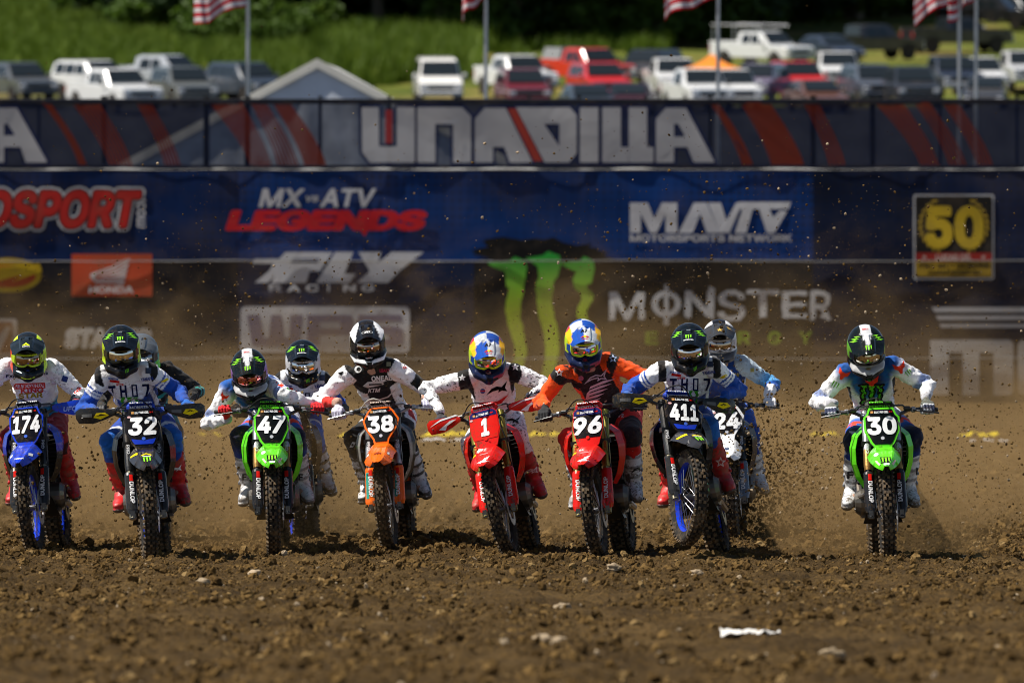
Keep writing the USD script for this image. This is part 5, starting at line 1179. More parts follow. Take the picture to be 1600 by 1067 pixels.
RIDERS = {
 '174': dict(label='racer in white jersey and dark red pants over the number 174 bike', head=(44, 519), hpitch=20, hroll=-2, shoulders=((8, 572), (84, 574)), elbows=((-32, 622), (127, 620)), knees=((14, 672), (88, 674)), jersey=j_174, pants=p_174, boots=BT['red'], gloves=dict(main=(0.03, 0.05, 0.12), back=(0.45, 0.02, 0.02)),
   art=[(sbox(-0.5, -0.5, 0.5, 0.5), (0.02, 0.04, 0.18), 100, 592, 9, -20), (txt('FXR', 0, 0, 1, 0.5), RED, 120, 610, 12, 60), (sbox(-0.5, -0.09, 0.5, 0.09), (0.65, 0.05, 0.04), 44, 603, 50, 2), (txt('SMOOTHIE', 0, 0, 1, 0.12), WHITE, 44, 603, 46, 2), (txt('KING', 0, 0, 1, 0.22), (0.65, 0.05, 0.04), 48, 610, 36, 2), (txt('STAR', 0, 0, 1, 0.22), (0.40, 0.28, 0.01), 45, 618, 38, 3), (txt('YAMAHA', 0, 0, 1, 0.16), WHITE, 48, 625, 28, 5), (txt('FXR', 0, 0, 1, .3), NAVY, 16, 588, 16, -3), (txt('GYTR', 0, 0, 1, .3), NAVY, 67, 584, 14, 5)],
   pants_art=[(COMET, (0.45, 0.10, 0.12), 75, 655, 14)],
   helmet=dict(shell=h_174, visor=(0.010, 0.016, 0.020), frame=(0.5, 0.7, 0.03), lens=(0.45, 0.32, 0.2), art=[(Polygon([(-0.03, -0.014), (0, 0.02), (0.03, -0.014), (0.012, -0.014), (0, -0.004), (-0.012, -0.014)]), NEON, 'visor', 0, 0.72), (txt('AIROH', 0, 0, 0.055, 0.011), WHITE, 'visor', 0, 0.86), (Polygon([(-0.055, 0.012), (0.055, 0.012), (0.048, 0.006), (-0.048, 0.006)]), NEON, 'chin', 0, -0.13)])),
 '32': dict(label='racer in blue and white jersey and black helmet on the number 32 bike', head=(189, 508), hpitch=24, hroll=-3, hyaw=2, shoulders=((160, 586), (232, 578)), elbows=((133, 636), (285, 618)), knees=((171, 686), (268, 690)), jersey=j_thor, pants=p_thor, boots=BT['red'], gloves=dict(main=(0.02, 0.03, 0.08), back=(0.01, 0.1, 0.4)), art=thor_art(200, 611, 44, 3) + [(at(Point(0, 0).buffer(0.5).difference(Point(0, 0).buffer(0.42)), 0, 0, 1), WHITE, 146, 614, 11), (txt('A', 0, 0, .5, .5), WHITE, 146, 614, 11), (Polygon([(-0.5, -0.2), (0.3, 0.3), (0.5, 0.1), (0.0, -0.25)]), YELLOW, 256, 594, 13)], boot_art=[(COMET, WHITE, 276, 732, 14)],
   helmet=monster((0.03, 0.035, 0.02), (0.66, 0.62, 0.54), side=C(*NEON) * 0.7)),
 'hid': dict(label='racer in black and teal jersey with a grey helmet, behind the number 32 rider', head=(221, 521), hpitch=18, shoulders=((188, 580), (262, 578)), elbows=((160, 620), (318, 622)), knees=((186, 690), (274, 690)), jersey=j_hid, pants=p_hid, boots=BT['white'], gloves=dict(main=(0.02, 0.02, 0.02), cuff=(0.4, 0.65, 0.03), knuckle=(0.12, 0.12, 0.12)), helmet=dict(shell=h_hid, visor=(0.08, 0.09, 0.10), frame=(0.05, 0.05, 0.05), lens=(0.4, 0.4, 0.4), art=[])),
 '47': dict(label='racer in white and blue jersey with red gloves on the number 47 bike', head=(389, 545), hpitch=30, hroll=-6, shoulders=((356, 606), (428, 604)), elbows=((326, 664), (458, 622)), knees=((378, 682), (460, 682)), jersey=j_fox, pants=p_fox, boots=BT['white'], gloves=dict(main=(0.62, 0.012, 0.018), knuckle=(0.5, 0.01, 0.012)), art=[(FOX, (0.75, 0.05, 0.02), 440, 600, 15, 20), (FOX, (0.75, 0.05, 0.02), 349, 620, 13, -30), (at(CLAW, 0, 0, 1), (0.06, 0.35, 0.02), 455, 605, 9, 60)], boot_art=[(txt('F', 0, 0, .7, 1), K * 4, 470, 745, 10), (txt('F', 0, 0, .7, 1), K * 4, 382, 745, 10)], helmet=bell(C(0.25, 0.12, 0.40), (0.60, 0.22, 0.20))),
 'yam2': dict(label='racer in white and blue jersey with a black helmet, behind the number 47 rider', head=(473, 531), hpitch=20, hroll=-2, shoulders=((440, 594), (504, 592)), elbows=((412, 640), (530, 634)), knees=((430, 690), (494, 694)), jersey=j_thor, pants=p_thor, boots=BT['mix'], gloves=dict(main=(0.02, 0.03, 0.08)), art=thor_art(472, 622, 38, 0), helmet=monster((0.6, 0.6, 0.62), (0.64, 0.62, 0.58), side=C(0.6, 0.62, 0.68))),
 '38': dict(label='racer in black jersey with white sleeves and striped helmet on the number 38 bike', head=(574, 500), hpitch=20, hroll=-5, hyaw=2, shoulders=((540, 586), (617, 574)), elbows=((506, 618), (668, 612)), knees=((553, 688), (634, 688)), jersey=j_38, pants=p_38, boots=BT['mix'], gloves=dict(main=(0.55, 0.53, 0.66), back=(0.62, 0.6, 0.7)),
   art=[(txt('ONEAL', 0, 0, 1, 0.26), WHITE, 596, 591, 32, 3), (Polygon([(-0.5, -0.04), (-0.3, 0.12), (0.5, 0.16), (0.3, 0.08), (0.35, 0.0), (-0.3, -0.12)]).difference(sbox(-0.25, -0.02, 0.25, 0.04)), (0.55, 0.55, 0.55), 586, 601, 40, 2), (txt('KTM', 0, 0, 1, 0.32, 0.3), (0.6, 0.6, 0.6), 584, 610, 20, 3), (LineString([(-0.5, -0.16), (0.0, -0.14), (0.3, -0.04), (0.5, 0.16)]).buffer(0.02), (0.6, 0.6, 0.6), 590, 618, 52), (txt('LEATT', 0, 0, 1, .3), (0.5, 0.04, 0.1), 601, 579, 16), (sbox(-0.5, -0.5, 0.5, 0.5), (0.35, 0.33, 0.2), 607, 569, 7), (at(Point(0, 0).buffer(0.5).difference(Point(0.1, 0).buffer(0.3)), 0, 0, 1), (0.6, 0.6, 0.6), 559, 577, 11), (txt('O', 0, 0, .7, .5), RED, 632, 574, 8), (Polygon([(-0.5, 0.1), (0.5, 0.35), (0.1, -0.4)]), K, 532, 583, 9)],
   pants_art=[(Polygon([(-0.5, -0.4), (0.1, -0.3), (0.5, 0.4), (0.0, 0.5)]).difference(Point(0, 0).buffer(0.2)), (0.7, 0.7, 0.72), 551, 695, 10), (at(Point(0, 0).buffer(0.5), 0, 0, 1), (0.7, 0.7, 0.72), 633, 683, 10)],
   helmet=dict(shell=h_38, visor=v_38, frame=(0.02, 0.02, 0.022), lens=(0.62, 0.46, 0.36), art=[(txt('6D', 0, 0, 0.045, 0.022, 0.3), WHITE, 'visor', 0, 0.72), (at(Point(0, 0).buffer(0.5).difference(Point(0, 0).buffer(0.46)), 0, 0, 1).__class__(affinity.scale(Point(0, 0).buffer(0.5), 0.085, 0.034, origin=(0, 0)).exterior.coords, [affinity.scale(Point(0, 0).buffer(0.46), 0.085, 0.034, origin=(0, 0)).exterior.coords[::-1]]), WHITE, 'visor', 0, 0.72)])),
 '1': dict(label='racer in speckled white jersey and pants with red boots on the number 1 bike', head=(761, 518), hpitch=30, hroll=-3, hyaw=3, shoulders=((726, 592), (803, 580)), elbows=((672, 606), (855, 604)), knees=((736, 712), (804, 674)), jersey=j_1, pants=p_1, boots=BT['red'], gloves=dict(main=(0.03, 0.03, 0.035), back=(0.05, 0.05, 0.06)),
   art=[(COMET, K, 778, 607, 24), (STAR, WHITE, 722, 590, 12), (STAR, WHITE, 805, 573, 13), (Polygon([(-0.5, -0.1), (0.2, -0.06), (0.5, 0.3), (0.1, 0.06), (-0.5, 0.02)]), (0.6, 0.03, 0.03), 772, 630, 46), (at(Point(0, 0).buffer(0.5), 0, 0, 1), (0.10, 0.12, 0.35), 754, 611, 8), (sbox(-0.5, -.1, .5, .1), RED, 754, 611, 8), (COMET, K, 838, 613, 9)],
   pants_art=[(COMET, K, 801, 656, 18, -15), (at(Point(0, 0).buffer(0.5), 0, 0, 1), WHITE, 801, 684, 11)], boot_art=[(COMET.difference(COMET.buffer(-0.08)), (0.75, 0.55, 0.55), 830, 735, 18)], helmet=REDBULL),
 '96': dict(label='racer in black and orange jersey and red pants on the number 96 bike', head=(911, 499), hpitch=26, hroll=-4, hyaw=3, shoulders=((876, 584), (954, 566)), elbows=((850, 622), (1005, 588)), knees=((888, 690), (986, 690)), jersey=j_96, pants=p_96, boots=BT['white'], gloves=dict(main=(0.02, 0.02, 0.022)), hip=(0.10, 1.08, 0.99),
   art=[(COMET.difference(COMET.buffer(-0.07)), (0.45, 0.40, 0.46), 933, 589, 26), (WING, (0.62, 0.45, 0.52), 936, 618, 30), (STAR.difference(STAR.buffer(-0.08)), WHITE, 874, 582, 14), (STAR.difference(STAR.buffer(-0.08)), (0.5, 0.6, 0.8), 958, 560, 14), (at(Point(0, 0).buffer(0.5), 0, 0, 1), (0.35, 0.10, 0.16), 908, 591, 8), (COMET, (0.85, 0.6, 0.5), 994, 600, 11)],
   pants_art=[(txt('V2', 0, 0, 1, .6), (0.7, 0.55, 0.55), 970, 649, 10)], boot_art=[(COMET.difference(COMET.buffer(-0.09)), K * 4, 998, 732, 17)], helmet=REDBULL),
 '24': dict(label='racer in navy and light blue jersey with white gloves on the number 24 bike', head=(1124, 499), hpitch=18, hroll=-2, shoulders=((1090, 572), (1162, 568)), elbows=((1060, 606), (1195, 592)), knees=((1110, 684), (1172, 684)), jersey=j_24, pants=p_24, boots=BT['white'], gloves=dict(main=(0.7, 0.7, 0.72)), art=[(txt('STAR', 0, 0, 1, .3), (0.5, 0.42, 0.05), 1147, 585, 18, -5), (txt('HUSKY', 0, 0, 1, .3), (0.15, 0.4, 0.6), 1148, 600, 20, -5), (STAR, (0.2, 0.25, 0.4), 1156, 606, 14), (sbox(-.5, -.5, .5, .5), (0.4, 0.35, 0.1), 1176, 578, 6)],
   helmet=dict(shell=h_24, visor=(0.035, 0.036, 0.038), frame=(0.5, 0.5, 0.52), lens=(0.55, 0.45, 0.38), art=[(at(STAR, 0, 0, 0.05), (0.62, 0.38, 0.08), 'visor', 0.0, 0.72), (Polygon([(0.05, 0.03), (0.095, 0.0), (0.07, -0.005)]), (0.62, 0.38, 0.08), 'visor', 0, 0.4)])),
 '411': dict(label='racer in blue and white jersey and black helmet on the wheelying number 411 bike', head=(1077, 505), hpitch=24, hroll=-3, hyaw=-2, shoulders=((1032, 578), (1118, 572)), elbows=((986, 610), (1150, 606)), knees=((1040, 690), (1108, 674)), jersey=j_thor, pants=p_thor, boots=BT['red'], gloves=dict(main=(0.02, 0.04, 0.14), back=(0.01, 0.12, 0.5)), art=thor_art(1079, 601, 44, 0) + [(at(Point(0, 0).buffer(0.5).difference(Point(0, 0).buffer(0.42)), 0, 0, 1), WHITE, 1020, 590, 11), (Polygon([(-0.5, -0.2), (0.3, 0.3), (0.5, 0.1), (0.0, -0.25)]), YELLOW, 1131, 588, 13)], boot_art=[(STAR.difference(STAR.buffer(-0.09)), (0.7, 0.5, 0.5), 1126, 722, 18)], helmet=monster((0.02, 0.02, 0.02), (0.64, 0.60, 0.64))),
 '30': dict(label='racer in white and blue jersey and white boots riding alone on the right', head=(1353, 508), hpitch=34, hroll=-5, hyaw=2, shoulders=((1318, 582), (1397, 570)), elbows=((1285, 620), (1446, 600)), knees=((1335, 686), (1424, 686)), jersey=j_fox, pants=p_fox, boots=BT['white'], gloves=dict(main=(0.62, 0.63, 0.66), knuckle=(0.04, 0.05, 0.10), back=(0.12, 0.13, 0.11)), art=[(FOX, (0.75, 0.05, 0.02), 1318, 585, 19, -25), (FOX, (0.75, 0.05, 0.02), 1407, 575, 20, 18), (FOX, (0.65, 0.03, 0.02), 1363, 597, 22), (CLAW.buffer(0.06), K, 1364, 617, 32), (CLAW, (0.09, 0.42, 0.02), 1364, 617, 30), (at(CLAW, 0, 0, 1), (0.12, 0.4, 0.02), 1306, 601, 10, -30), (at(CLAW, 0, 0, 1), (0.12, 0.4, 0.02), 1421, 582, 9, 40)], boot_art=[(txt('F', 0, 0, .8, 1), K * 4, 1328, 742, 12), (txt('F', 0, 0, .8, 1), K * 4, 1436, 736, 12)], helmet=bell(C(0.10, 0.35, 0.03), (0.55, 0.52, 0.44))),
}
for k_, D_ in RIDERS.items(): rider(k_, D_)
# ---------------------------------------------------------------- fence and banners behind the start
FD = 145.0
def fpt(uv, h=0.0, d=FD):
    """Points on the upright plane of the fence; (u, v) as measured in the picture, h metres proud of it."""
    uv = np.asarray(uv, float); return np.stack([(uv[:, 0] - 800) / FOC * d, np.full(len(uv), d - h), CAM_H + (HORIZON - uv[:, 1]) / FOC * d], -1)
def fpoly(mb, poly, color, h, edge=None, wav=True):
    v, f = tri2d(poly, edge)
    if not len(f): return
    P = fpt(v, h)
    if wav: P[:, 1] += ripple(P[:, 0], P[:, 2])
    mb.add(P, f[:, ::-1] if True else f, color)
def ripple(x, z): return 0.014 * np.sin(x * 2.1 + np.sin(z * 1.3)) + 0.008 * np.sin(x * 5.3 + z * 1.7) + 0.004 * np.sin(z * 6 + x)
def flip(p): return affinity.scale(p, 1, -1, origin=(0, 0))
def ftext(t, x0, y0, x1, y1, shear=0.0, weight=0.03):
    """Text filling the picture rectangle x0..x1, y0 (top) .. y1."""
    return fit(flip(text_poly(t, True, weight, shear)), x0, y0, x1, y1)

def scrim_mat(name, opacity, spec=0.1):
    return usdkit.material(stage, '/World/Looks/' + name, {
        'a': ('attribute', {'attribute': 'col'}), 'g': ('geometry', {}), 'n': ('noise_texture', {'scale': 2.0, 'detail': 3.0}),
        'r': ('map_range', {'from_min': 0.25, 'from_max': 0.75, 'to_min': opacity - 0.08, 'to_max': opacity + 0.08, 'clamp': True}),
        't': ('transparent_bsdf', {}), 'p': ('principled_bsdf', {'roughness': 0.6, 'specular_ior_level': spec}), 'mx': ('mix_closure', {})},
        [('g.position', 'n.vector'), ('n.fac', 'r.value'), ('r.result', 'mx.fac'), ('a.color', 'p.base_color'), ('t.BSDF', 'mx.closure1'), ('p.BSDF', 'mx.closure2')], surface='mx.closure')
M_SCRIM = scrim_mat('mesh_scrim', 0.80)
M_SCRIM_INK = scrim_mat('mesh_scrim_ink', 0.78)
# woven banner: a lattice of darker threads from the fence wire pressing through
M_BANNER = usdkit.material(stage, '/World/Looks/banner_cloth', {
    'a': ('attribute', {'attribute': 'col'}), 'g': ('geometry', {}), 'sep': ('separate_xyz', {}),
    'wx': ('math', {'math_type': 'multiply', 'value2': 2 * math.pi / 0.140}), 'wz': ('math', {'math_type': 'multiply', 'value2': 2 * math.pi / 0.140}),
    'cx': ('math', {'math_type': 'cosine'}), 'cz': ('math', {'math_type': 'cosine'}), 'mx': ('math', {'math_type': 'maximum'}),
    'mr': ('map_range', {'from_min': 0.1, 'from_max': 0.9, 'to_min': 1.0, 'to_max': 0.0, 'clamp': True}),
    'n': ('noise_texture', {'scale': 0.5, 'detail': 4.0, 'roughness': 0.6}), 'nr': ('map_range', {'from_min': 0.35, 'from_max': 0.68, 'to_min': 0.0, 'to_max': 0.75, 'clamp': True}),
    'mm': ('math', {'math_type': 'multiply'}), 'dk': ('mix_color', {'b': (0.008, 0.010, 0.016)}),
    'v': ('noise_texture', {'scale': 0.35, 'detail': 3.0}), 'vr': ('rgb_ramp', {'ramp': [(0.3, (0.65, 0.65, 0.65)), (0.7, (1.35, 1.35, 1.35))]}), 'mul': ('mix_color', {'blend_type': 'multiply', 'fac': 1.0, 'use_clamp': False}),
    'dn': ('noise_texture', {'scale': 1.3, 'detail': 6.0}), 'dr': ('map_range', {'from_min': 0.45, 'from_max': 0.75, 'to_min': 0.0, 'to_max': 0.22, 'clamp': True}), 'du': ('mix_color', {'b': (0.12, 0.09, 0.06)}),
    'p': ('principled_bsdf', {'roughness': 0.6, 'specular_ior_level': 0.12})},
    [('g.position', 'sep.vector'), ('sep.x', 'wx.value1'), ('sep.z', 'wz.value1'), ('wx.value', 'cx.value1'), ('wz.value', 'cz.value1'), ('cx.value', 'mx.value1'), ('cz.value', 'mx.value2'), ('mx.value', 'mr.value'),
     ('g.position', 'n.vector'), ('n.fac', 'nr.value'), ('mr.result', 'mm.value1'), ('nr.result', 'mm.value2'), ('mm.value', 'dk.fac'),
     ('g.position', 'v.vector'), ('v.fac', 'vr.fac'), ('a.color', 'mul.a'), ('vr.color', 'mul.b'), ('mul.result', 'dk.a'), ('g.position', 'dn.vector'), ('dn.fac', 'dr.value'), ('dr.result', 'du.fac'), ('dk.result', 'du.a'), ('du.result', 'p.base_color')], surface='p.BSDF')
M_BPRINT = vcol_mat('banner_print', rough=0.55, dust=0.3, dscale=2.5, var=0.12, vscale=1.5, spec=0.2, dustcol=(0.12, 0.09, 0.06))

fence = Thing('fence', 'tall dark wire fence with steel posts that carries the banners', 'fence', (0, FD, 1.0))
for u in (-60, 60, 162, 322, 386, 500, 608, 720, 827, 905, 1010, 1110, 1271, 1364, 1470, 1590, 1700):
    x = (u - 800) / FOC * FD; m = MB((0.02, 0.02, 0.022)); w = 0.055 if u in (162, 322, 386, 1271, 1364) else 0.03
    m.tube([(x, FD + 0.14, 0.8), (x, FD + 0.14, 6.36)], w, n=10); m.box((x, FD + 0.14, 6.38), (w * 2.2, w * 2.2, 0.03))
    emit('post', m, M_METAL, fence, smooth=35)
for v, r, nm in ((157, 0.03, 'top_rail'), (266, 0.03, 'middle_rail')):
    m = MB((0.06, 0.06, 0.065)); P = fpt([(u, v) for u in np.linspace(-120, 1720, 60)], -0.08); m.tube(P, r, n=8); emit(nm, m, M_METAL, fence, smooth=True)
for v in (408, 560):
    m = MB((0.40, 0.39, 0.37)); us = np.linspace(-120, 1720, 120); P = fpt([(u, v + 0.8 * math.sin(u * 0.011) + 0.4 * math.sin(u * 0.05)) for u in us], 0.10); m.tube(P, 0.010, n=6); emit('cable', m, M_METAL, fence, smooth=True)
us = np.linspace(-120, 1720, 700); rs = 0.004 + 0.016 * np.clip(meshkit.noise(np.stack([us * 0.035, us * 0, us * 0], -1), 4) * 2.2 - 1.0, 0, 1)
m = MB((0.6, 0.6, 0.58)); m.tube(fpt([(u, 265 + 0.5 * math.sin(u * 0.03)) for u in us], 0.06), rs, n=6); emit('tie_rope', m, M_PLASTIC, fence, smooth=True)

# upper see-through banner
top = Thing('mesh_banner', 'see-through dark mesh banner with large pale block lettering along the fence top', 'banner', (0, FD, 5.1))
edges = [-120, 162, 322, 386, 720, 1110, 1271, 1364, 1720]
for a, b_ in zip(edges[:-1], edges[1:]):
    m = MB(); fpoly(m, sbox(a + 1.0, 158, b_ - 1.0, 263), (0.004, 0.008, 0.028), 0.0, 40); emit('mesh_panel', m, M_SCRIM, top)
hem = MB(); fpoly(hem, sbox(-120, 155.5, 1720, 163), (0.008, 0.01, 0.02), 0.006, 40); fpoly(hem, sbox(-120, 258, 1720, 263.5), (0.008, 0.01, 0.025), 0.006, 40)
emit('hem', hem, M_BPRINT, top, kind='stuff')
ORG = (0.15, 0.020, 0.008)
def swoosh(a0, a1, b0, b1, n, col=ORG):
    m = MB(); ts = np.linspace(0, 1, 14); e = ts ** 1.0 * 0.55 + ts ** 1.8 * 0.0 + 0.45 * np.sin(ts * np.pi / 2)
    for k in range(n):
        lo, hi = k / n, (k + 0.62) / n if n > 1 else 1.0
        L, R = [], []
        for t, ee in zip(ts, e):
            x0 = a0 + (b0 - a0) * ee; x1 = a1 + (b1 - a1) * ee; hh = lo + (hi - lo) if n == 1 else lo + (hi - lo) * (1.0 if t > 0.25 else 1.0 + (0.55) * (0.25 - t) / 0.25)
            L.append((x0 + (x1 - x0) * lo, 160 + 100 * t)); R.append((x0 + (x1 - x0) * min(hh, (k + 1) / n), 160 + 100 * t))
        fpoly(m, Polygon(L + R[::-1]).buffer(0), col, 0.004)
    emit('printed_stripe', m, M_SCRIM_INK, top, kind='stuff')
for a in ((66, 78, 124, 136, 1), (112, 155, 172, 209, 7), (212, 236, 258, 284, 5), (326, 378, 392, 426, 9), (391, 415, 434, 469, 6), (425, 452, 476, 511, 1), (1109, 1121, 1160, 1177, 1), (1156, 1202, 1206, 1257, 1), (1255, 1279, 1296, 1324, 4), (1366, 1411, 1440, 1469, 7), (1428, 1452, 1484, 1513, 5), (1472, 1496, 1528, 1554, 5)): swoosh(*a)
def rr(p, r): return p.buffer(-r, join_style=1).buffer(2 * r, join_style=1).buffer(-r, join_style=1)
U = Polygon([(565, 168), (592, 168), (592, 229), (620, 229), (620, 168), (648, 168), (648, 254), (578, 254), (566, 238)])
N = Polygon([(652, 168), (722, 168), (736, 182), (736, 254), (708, 254), (708, 194), (680, 194), (680, 254), (652, 254)])
A1 = Polygon([(757, 169), (790, 169), (832, 254), (797, 254), (788, 230), (770, 230), (770, 254), (742, 254), (742, 186)])
D = Polygon([(806, 168), (890, 168), (901, 180), (901, 240), (889, 254), (851, 254)]).difference(Polygon([(850, 194), (874, 194), (874, 229)]))
I1 = sbox(906, 168, 935, 254); L1 = Polygon([(941, 168), (970, 168), (970, 230), (982, 230), (982, 254), (941, 254)]); L2 = Polygon([(982.5, 168), (1011, 168), (1011, 230), (1021, 230), (1021, 254), (982.5, 254)])
A2 = Polygon([(1040, 169), (1072, 169), (1117, 254), (1084, 254), (1074, 230), (1053, 230), (1053, 254), (1025, 254), (1025, 186)]).difference(Polygon([(1053, 194), (1060, 194), (1071, 214), (1053, 214)]))
A0 = Polygon([(-20, 169), (26, 169), (74, 254), (40, 254), (32, 230), (6, 230), (6, 254), (-20, 254)]).difference(Polygon([(6, 194), (12, 194), (24, 212), (6, 212)]))
for s in (U, N, A1, D, I1, L1, L2, A2, A0):
    m = MB(); o = s.buffer(5, join_style=1).difference(s); fpoly(m, o, (0.010, 0.016, 0.06), 0.004, 40); emit('letter_outline', m, M_SCRIM_INK, top)
    m = MB(); fpoly(m, rr(s, 1.5) if s is not D else s, (0.46, 0.46, 0.48), 0.008, 40); emit('letter', m, M_SCRIM_INK, top)
m = MB(); fpoly(m, Polygon([(793, 170), (806, 170), (848, 252), (834, 252)]), (0.42, 0.05, 0.03), 0.010); fpoly(m, sbox(602, 172, 613, 224), (0.35, 0.03, 0.03), 0.010); emit('letter_slash', m, M_SCRIM_INK, top, kind='stuff')

# lower printed banners, side by side
BW = (0.50, 0.50, 0.52)
low = Thing('sponsor_banner', 'long dark blue printed banner covering the fence with many sponsor logos', 'banner', (0, FD, 1.0))
DB, DK = (0.004, 0.032, 0.15), (0.009, 0.011, 0.020)
for a, b_, y0, y1, col in ((-120, 369, 268, 406, (0.004, 0.022, 0.10)), (371, 979, 268, 406, DB), (981, 1270, 268, 404, (0.004, 0.036, 0.17)), (1272, 1720, 268, 406, (0.005, 0.012, 0.042)), (-120, 369, 408, 628, DK), (371, 739, 408, 628, (0.007, 0.014, 0.045)), (741, 1270, 408, 628, (0.012, 0.011, 0.012)), (1272, 1720, 408, 628, (0.007, 0.011, 0.03))):
    m = MB(); fpoly(m, sbox(a - 1.5, y0, b_ + 1.5, y1 + 1.5), col, 0.05 if a % 2 == 0 else 0.047, 25); emit('banner_panel', m, M_BANNER, low)
def logo(name, *layers, h=0.06):
    m = MB()
    for k, (p, c) in enumerate(layers): fpoly(m, p, c, h + 0.005 * k, 25)
    emit(name, m, M_BPRINT, low, kind='stuff')
R1 = (0.42, 0.016, 0.012)
sp = ftext('OSPORT', -28, 297, 222, 357, 0.22, 0.05); logo('red_logo', (sp.buffer(7, join_style=2), (0.03, 0.03, 0.03)), (sp.buffer(5.5, join_style=2), BW), (sp.buffer(2.4), (0.03, 0.02, 0.02)), (sp, R1), (fit(affinity.rotate(text_poly('.com', True), 90, origin=(0, 0)), 214, 312, 228, 356), BW))
logo('game_logo', (ftext('MX', 404, 295, 476, 324, 0.2, 0.02), BW), (ftext('vs', 478, 306, 498, 316, 0.2), (0.4, 0.4, 0.42)), (ftext('ATV', 500, 295, 588, 324, 0.2, 0.02), BW),
     (unary_union([ftext('LEGENDS', 352, 328, 668, 361, 0.18, 0.08), Polygon([(556, 350), (580, 350), (570, 370)])]), (0.55, 0.012, 0.02)))
MA = unary_union([Polygon([(984, 364), (984, 317), (1012, 317), (1022, 342), (1034, 317), (1058, 317), (1058, 364), (1040, 364), (1040, 334), (1026, 364), (1016, 364), (1001, 334), (1001, 364)]), Polygon([(1060, 364), (1084, 317), (1104, 317), (1124, 364), (1104, 364), (1094, 334), (1082, 364)]),
     Polygon([(1106, 317), (1126, 317), (1135, 345), (1150, 317), (1160, 317), (1140, 364), (1124, 364)]), Polygon([(1154, 316), (1236, 316), (1232, 327), (1202, 327), (1208, 340), (1218, 330), (1230, 330), (1210, 364), (1198, 364), (1186, 327), (1176, 327), (1166, 364), (1148, 364), (1160, 327), (1150, 327)])])
logo('network_logo', (MA, (0.6, 0.6, 0.62)), (ftext('MOTORSPORTS NETWORK', 984, 366.5, 1237, 378, 0.0, 0.03), (0.5, 0.5, 0.52)))
bd = sbox(1427, 304, 1553, 437).buffer(-4).buffer(4)
lau = unary_union([affinity.rotate(affinity.scale(Point(1490 + s * 52 * math.cos(a), 352 + 46 * math.sin(a)).buffer(5.5), 1.0, 0.42), math.degrees(a) * s + 60 * s, origin='centroid') for s in (-1, 1) for a in np.linspace(-0.95, 1.1, 11)])
GOLD = (0.52, 0.36, 0.02)
logo('anniversary_badge', (bd, (0.45, 0.45, 0.46)), (bd.buffer(-3), (0.014, 0.012, 0.010)), (lau, (0.40, 0.27, 0.03)), (ftext('50', 1446, 321, 1537, 389, 0.0, 0.06), GOLD), (sbox(1431, 395, 1549, 409), (0.30, 0.02, 0.015)), (sbox(1431, 409, 1549, 432), (0.42, 0.27, 0.02)),
     (ftext('LUCAS OIL', 1462, 397.5, 1518, 406.5, 0), (0.5, 0.4, 0.35)), (ftext('PRO MOTOCROSS', 1436, 411, 1545, 420), (0.03, 0.02, 0.01)), (ftext('CHAMPIONSHIP', 1450, 423, 1532, 430), (0.03, 0.02, 0.01)), (at(STAR, 1444, 402, 8), (0.5, 0.4, 0.35)), (at(STAR, 1536, 402, 8), (0.5, 0.4, 0.35)))
wg = unary_union([Polygon([(140, 432 - k * 0), (150 + k * 6, 424 - k * 2.2 + 8), (178 + k * 7.2, 430 - k * 6.5), (205 - (5 - k) * 4, 402 + (5 - k) * 6.2), (160, 425 - k * 2)]).buffer(0) for k in range(6)])
feather = unary_union([Polygon([(141, 434 - k * 1.5), (176, 420 - k * 1.0 + 6 * (4 - k) * 0.8), (206 - (4 - k) * 2.5, 400 + (4 - k) * 9), (201 - (4 - k) * 2.0, 409 + (4 - k) * 9.0), (178, 431 + (4 - k) * 3.0), (150, 442)]) for k in range(5)])
gaps = unary_union([LineString([(150, 437 - k * 2), (180, 419 + (4 - k) * 5.2), (206 - (4 - k) * 2, 409.5 + (4 - k) * 9.0 - 9)]).buffer(0.8) for k in range(5)])
logo('wing_logo', (sbox(112, 397, 238, 463), (0.46, 0.06, 0.02)), (feather.difference(gaps), (0.55, 0.5, 0.48)), (ftext('HONDA', 139, 447, 209, 458.5, 0, 0.03), (0.55, 0.5, 0.48)))
logo('round_logo', (affinity.scale(Point(14, 430).buffer(50), 1.02, 0.54), (0.42, 0.28, 0.01)), (affinity.scale(Point(12, 432).buffer(44), 1.0, 0.40), (0.36, 0.05, 0.01)), (Polygon([(-30, 420), (62, 412), (66, 424), (20, 440), (40, 428), (-30, 446)]), (0.5, 0.33, 0.01)))
FLY = unary_union([Polygon([(356, 394), (446, 394), (436, 405), (398, 405), (394, 412), (428, 412), (420, 424), (398, 442), (418, 442), (442, 420), (454, 394)]), Polygon([(450, 394), (520, 394), (500, 424), (484, 424), (478, 442), (424, 442)]).difference(Polygon([(458, 404), (500, 404), (496, 411), (454, 411)])),
     Polygon([(524, 394), (552, 394), (538, 428), (556, 428), (546, 442), (494, 442)]), Polygon([(560, 394), (596, 394), (590, 412), (612, 394), (662, 394), (626, 422), (606, 442), (558, 442), (578, 424)])])
logo('winged_logo', (FLY, BW), *[(ftext(ch, 420 + k * 29, 444.5, 446 + k * 29 - 6, 456, 0), (0.45, 0.45, 0.47)) for k, ch in enumerate('RACING') if ch != 'I'], (sbox(512, 444.5, 515, 456), (0.45, 0.45, 0.47)))
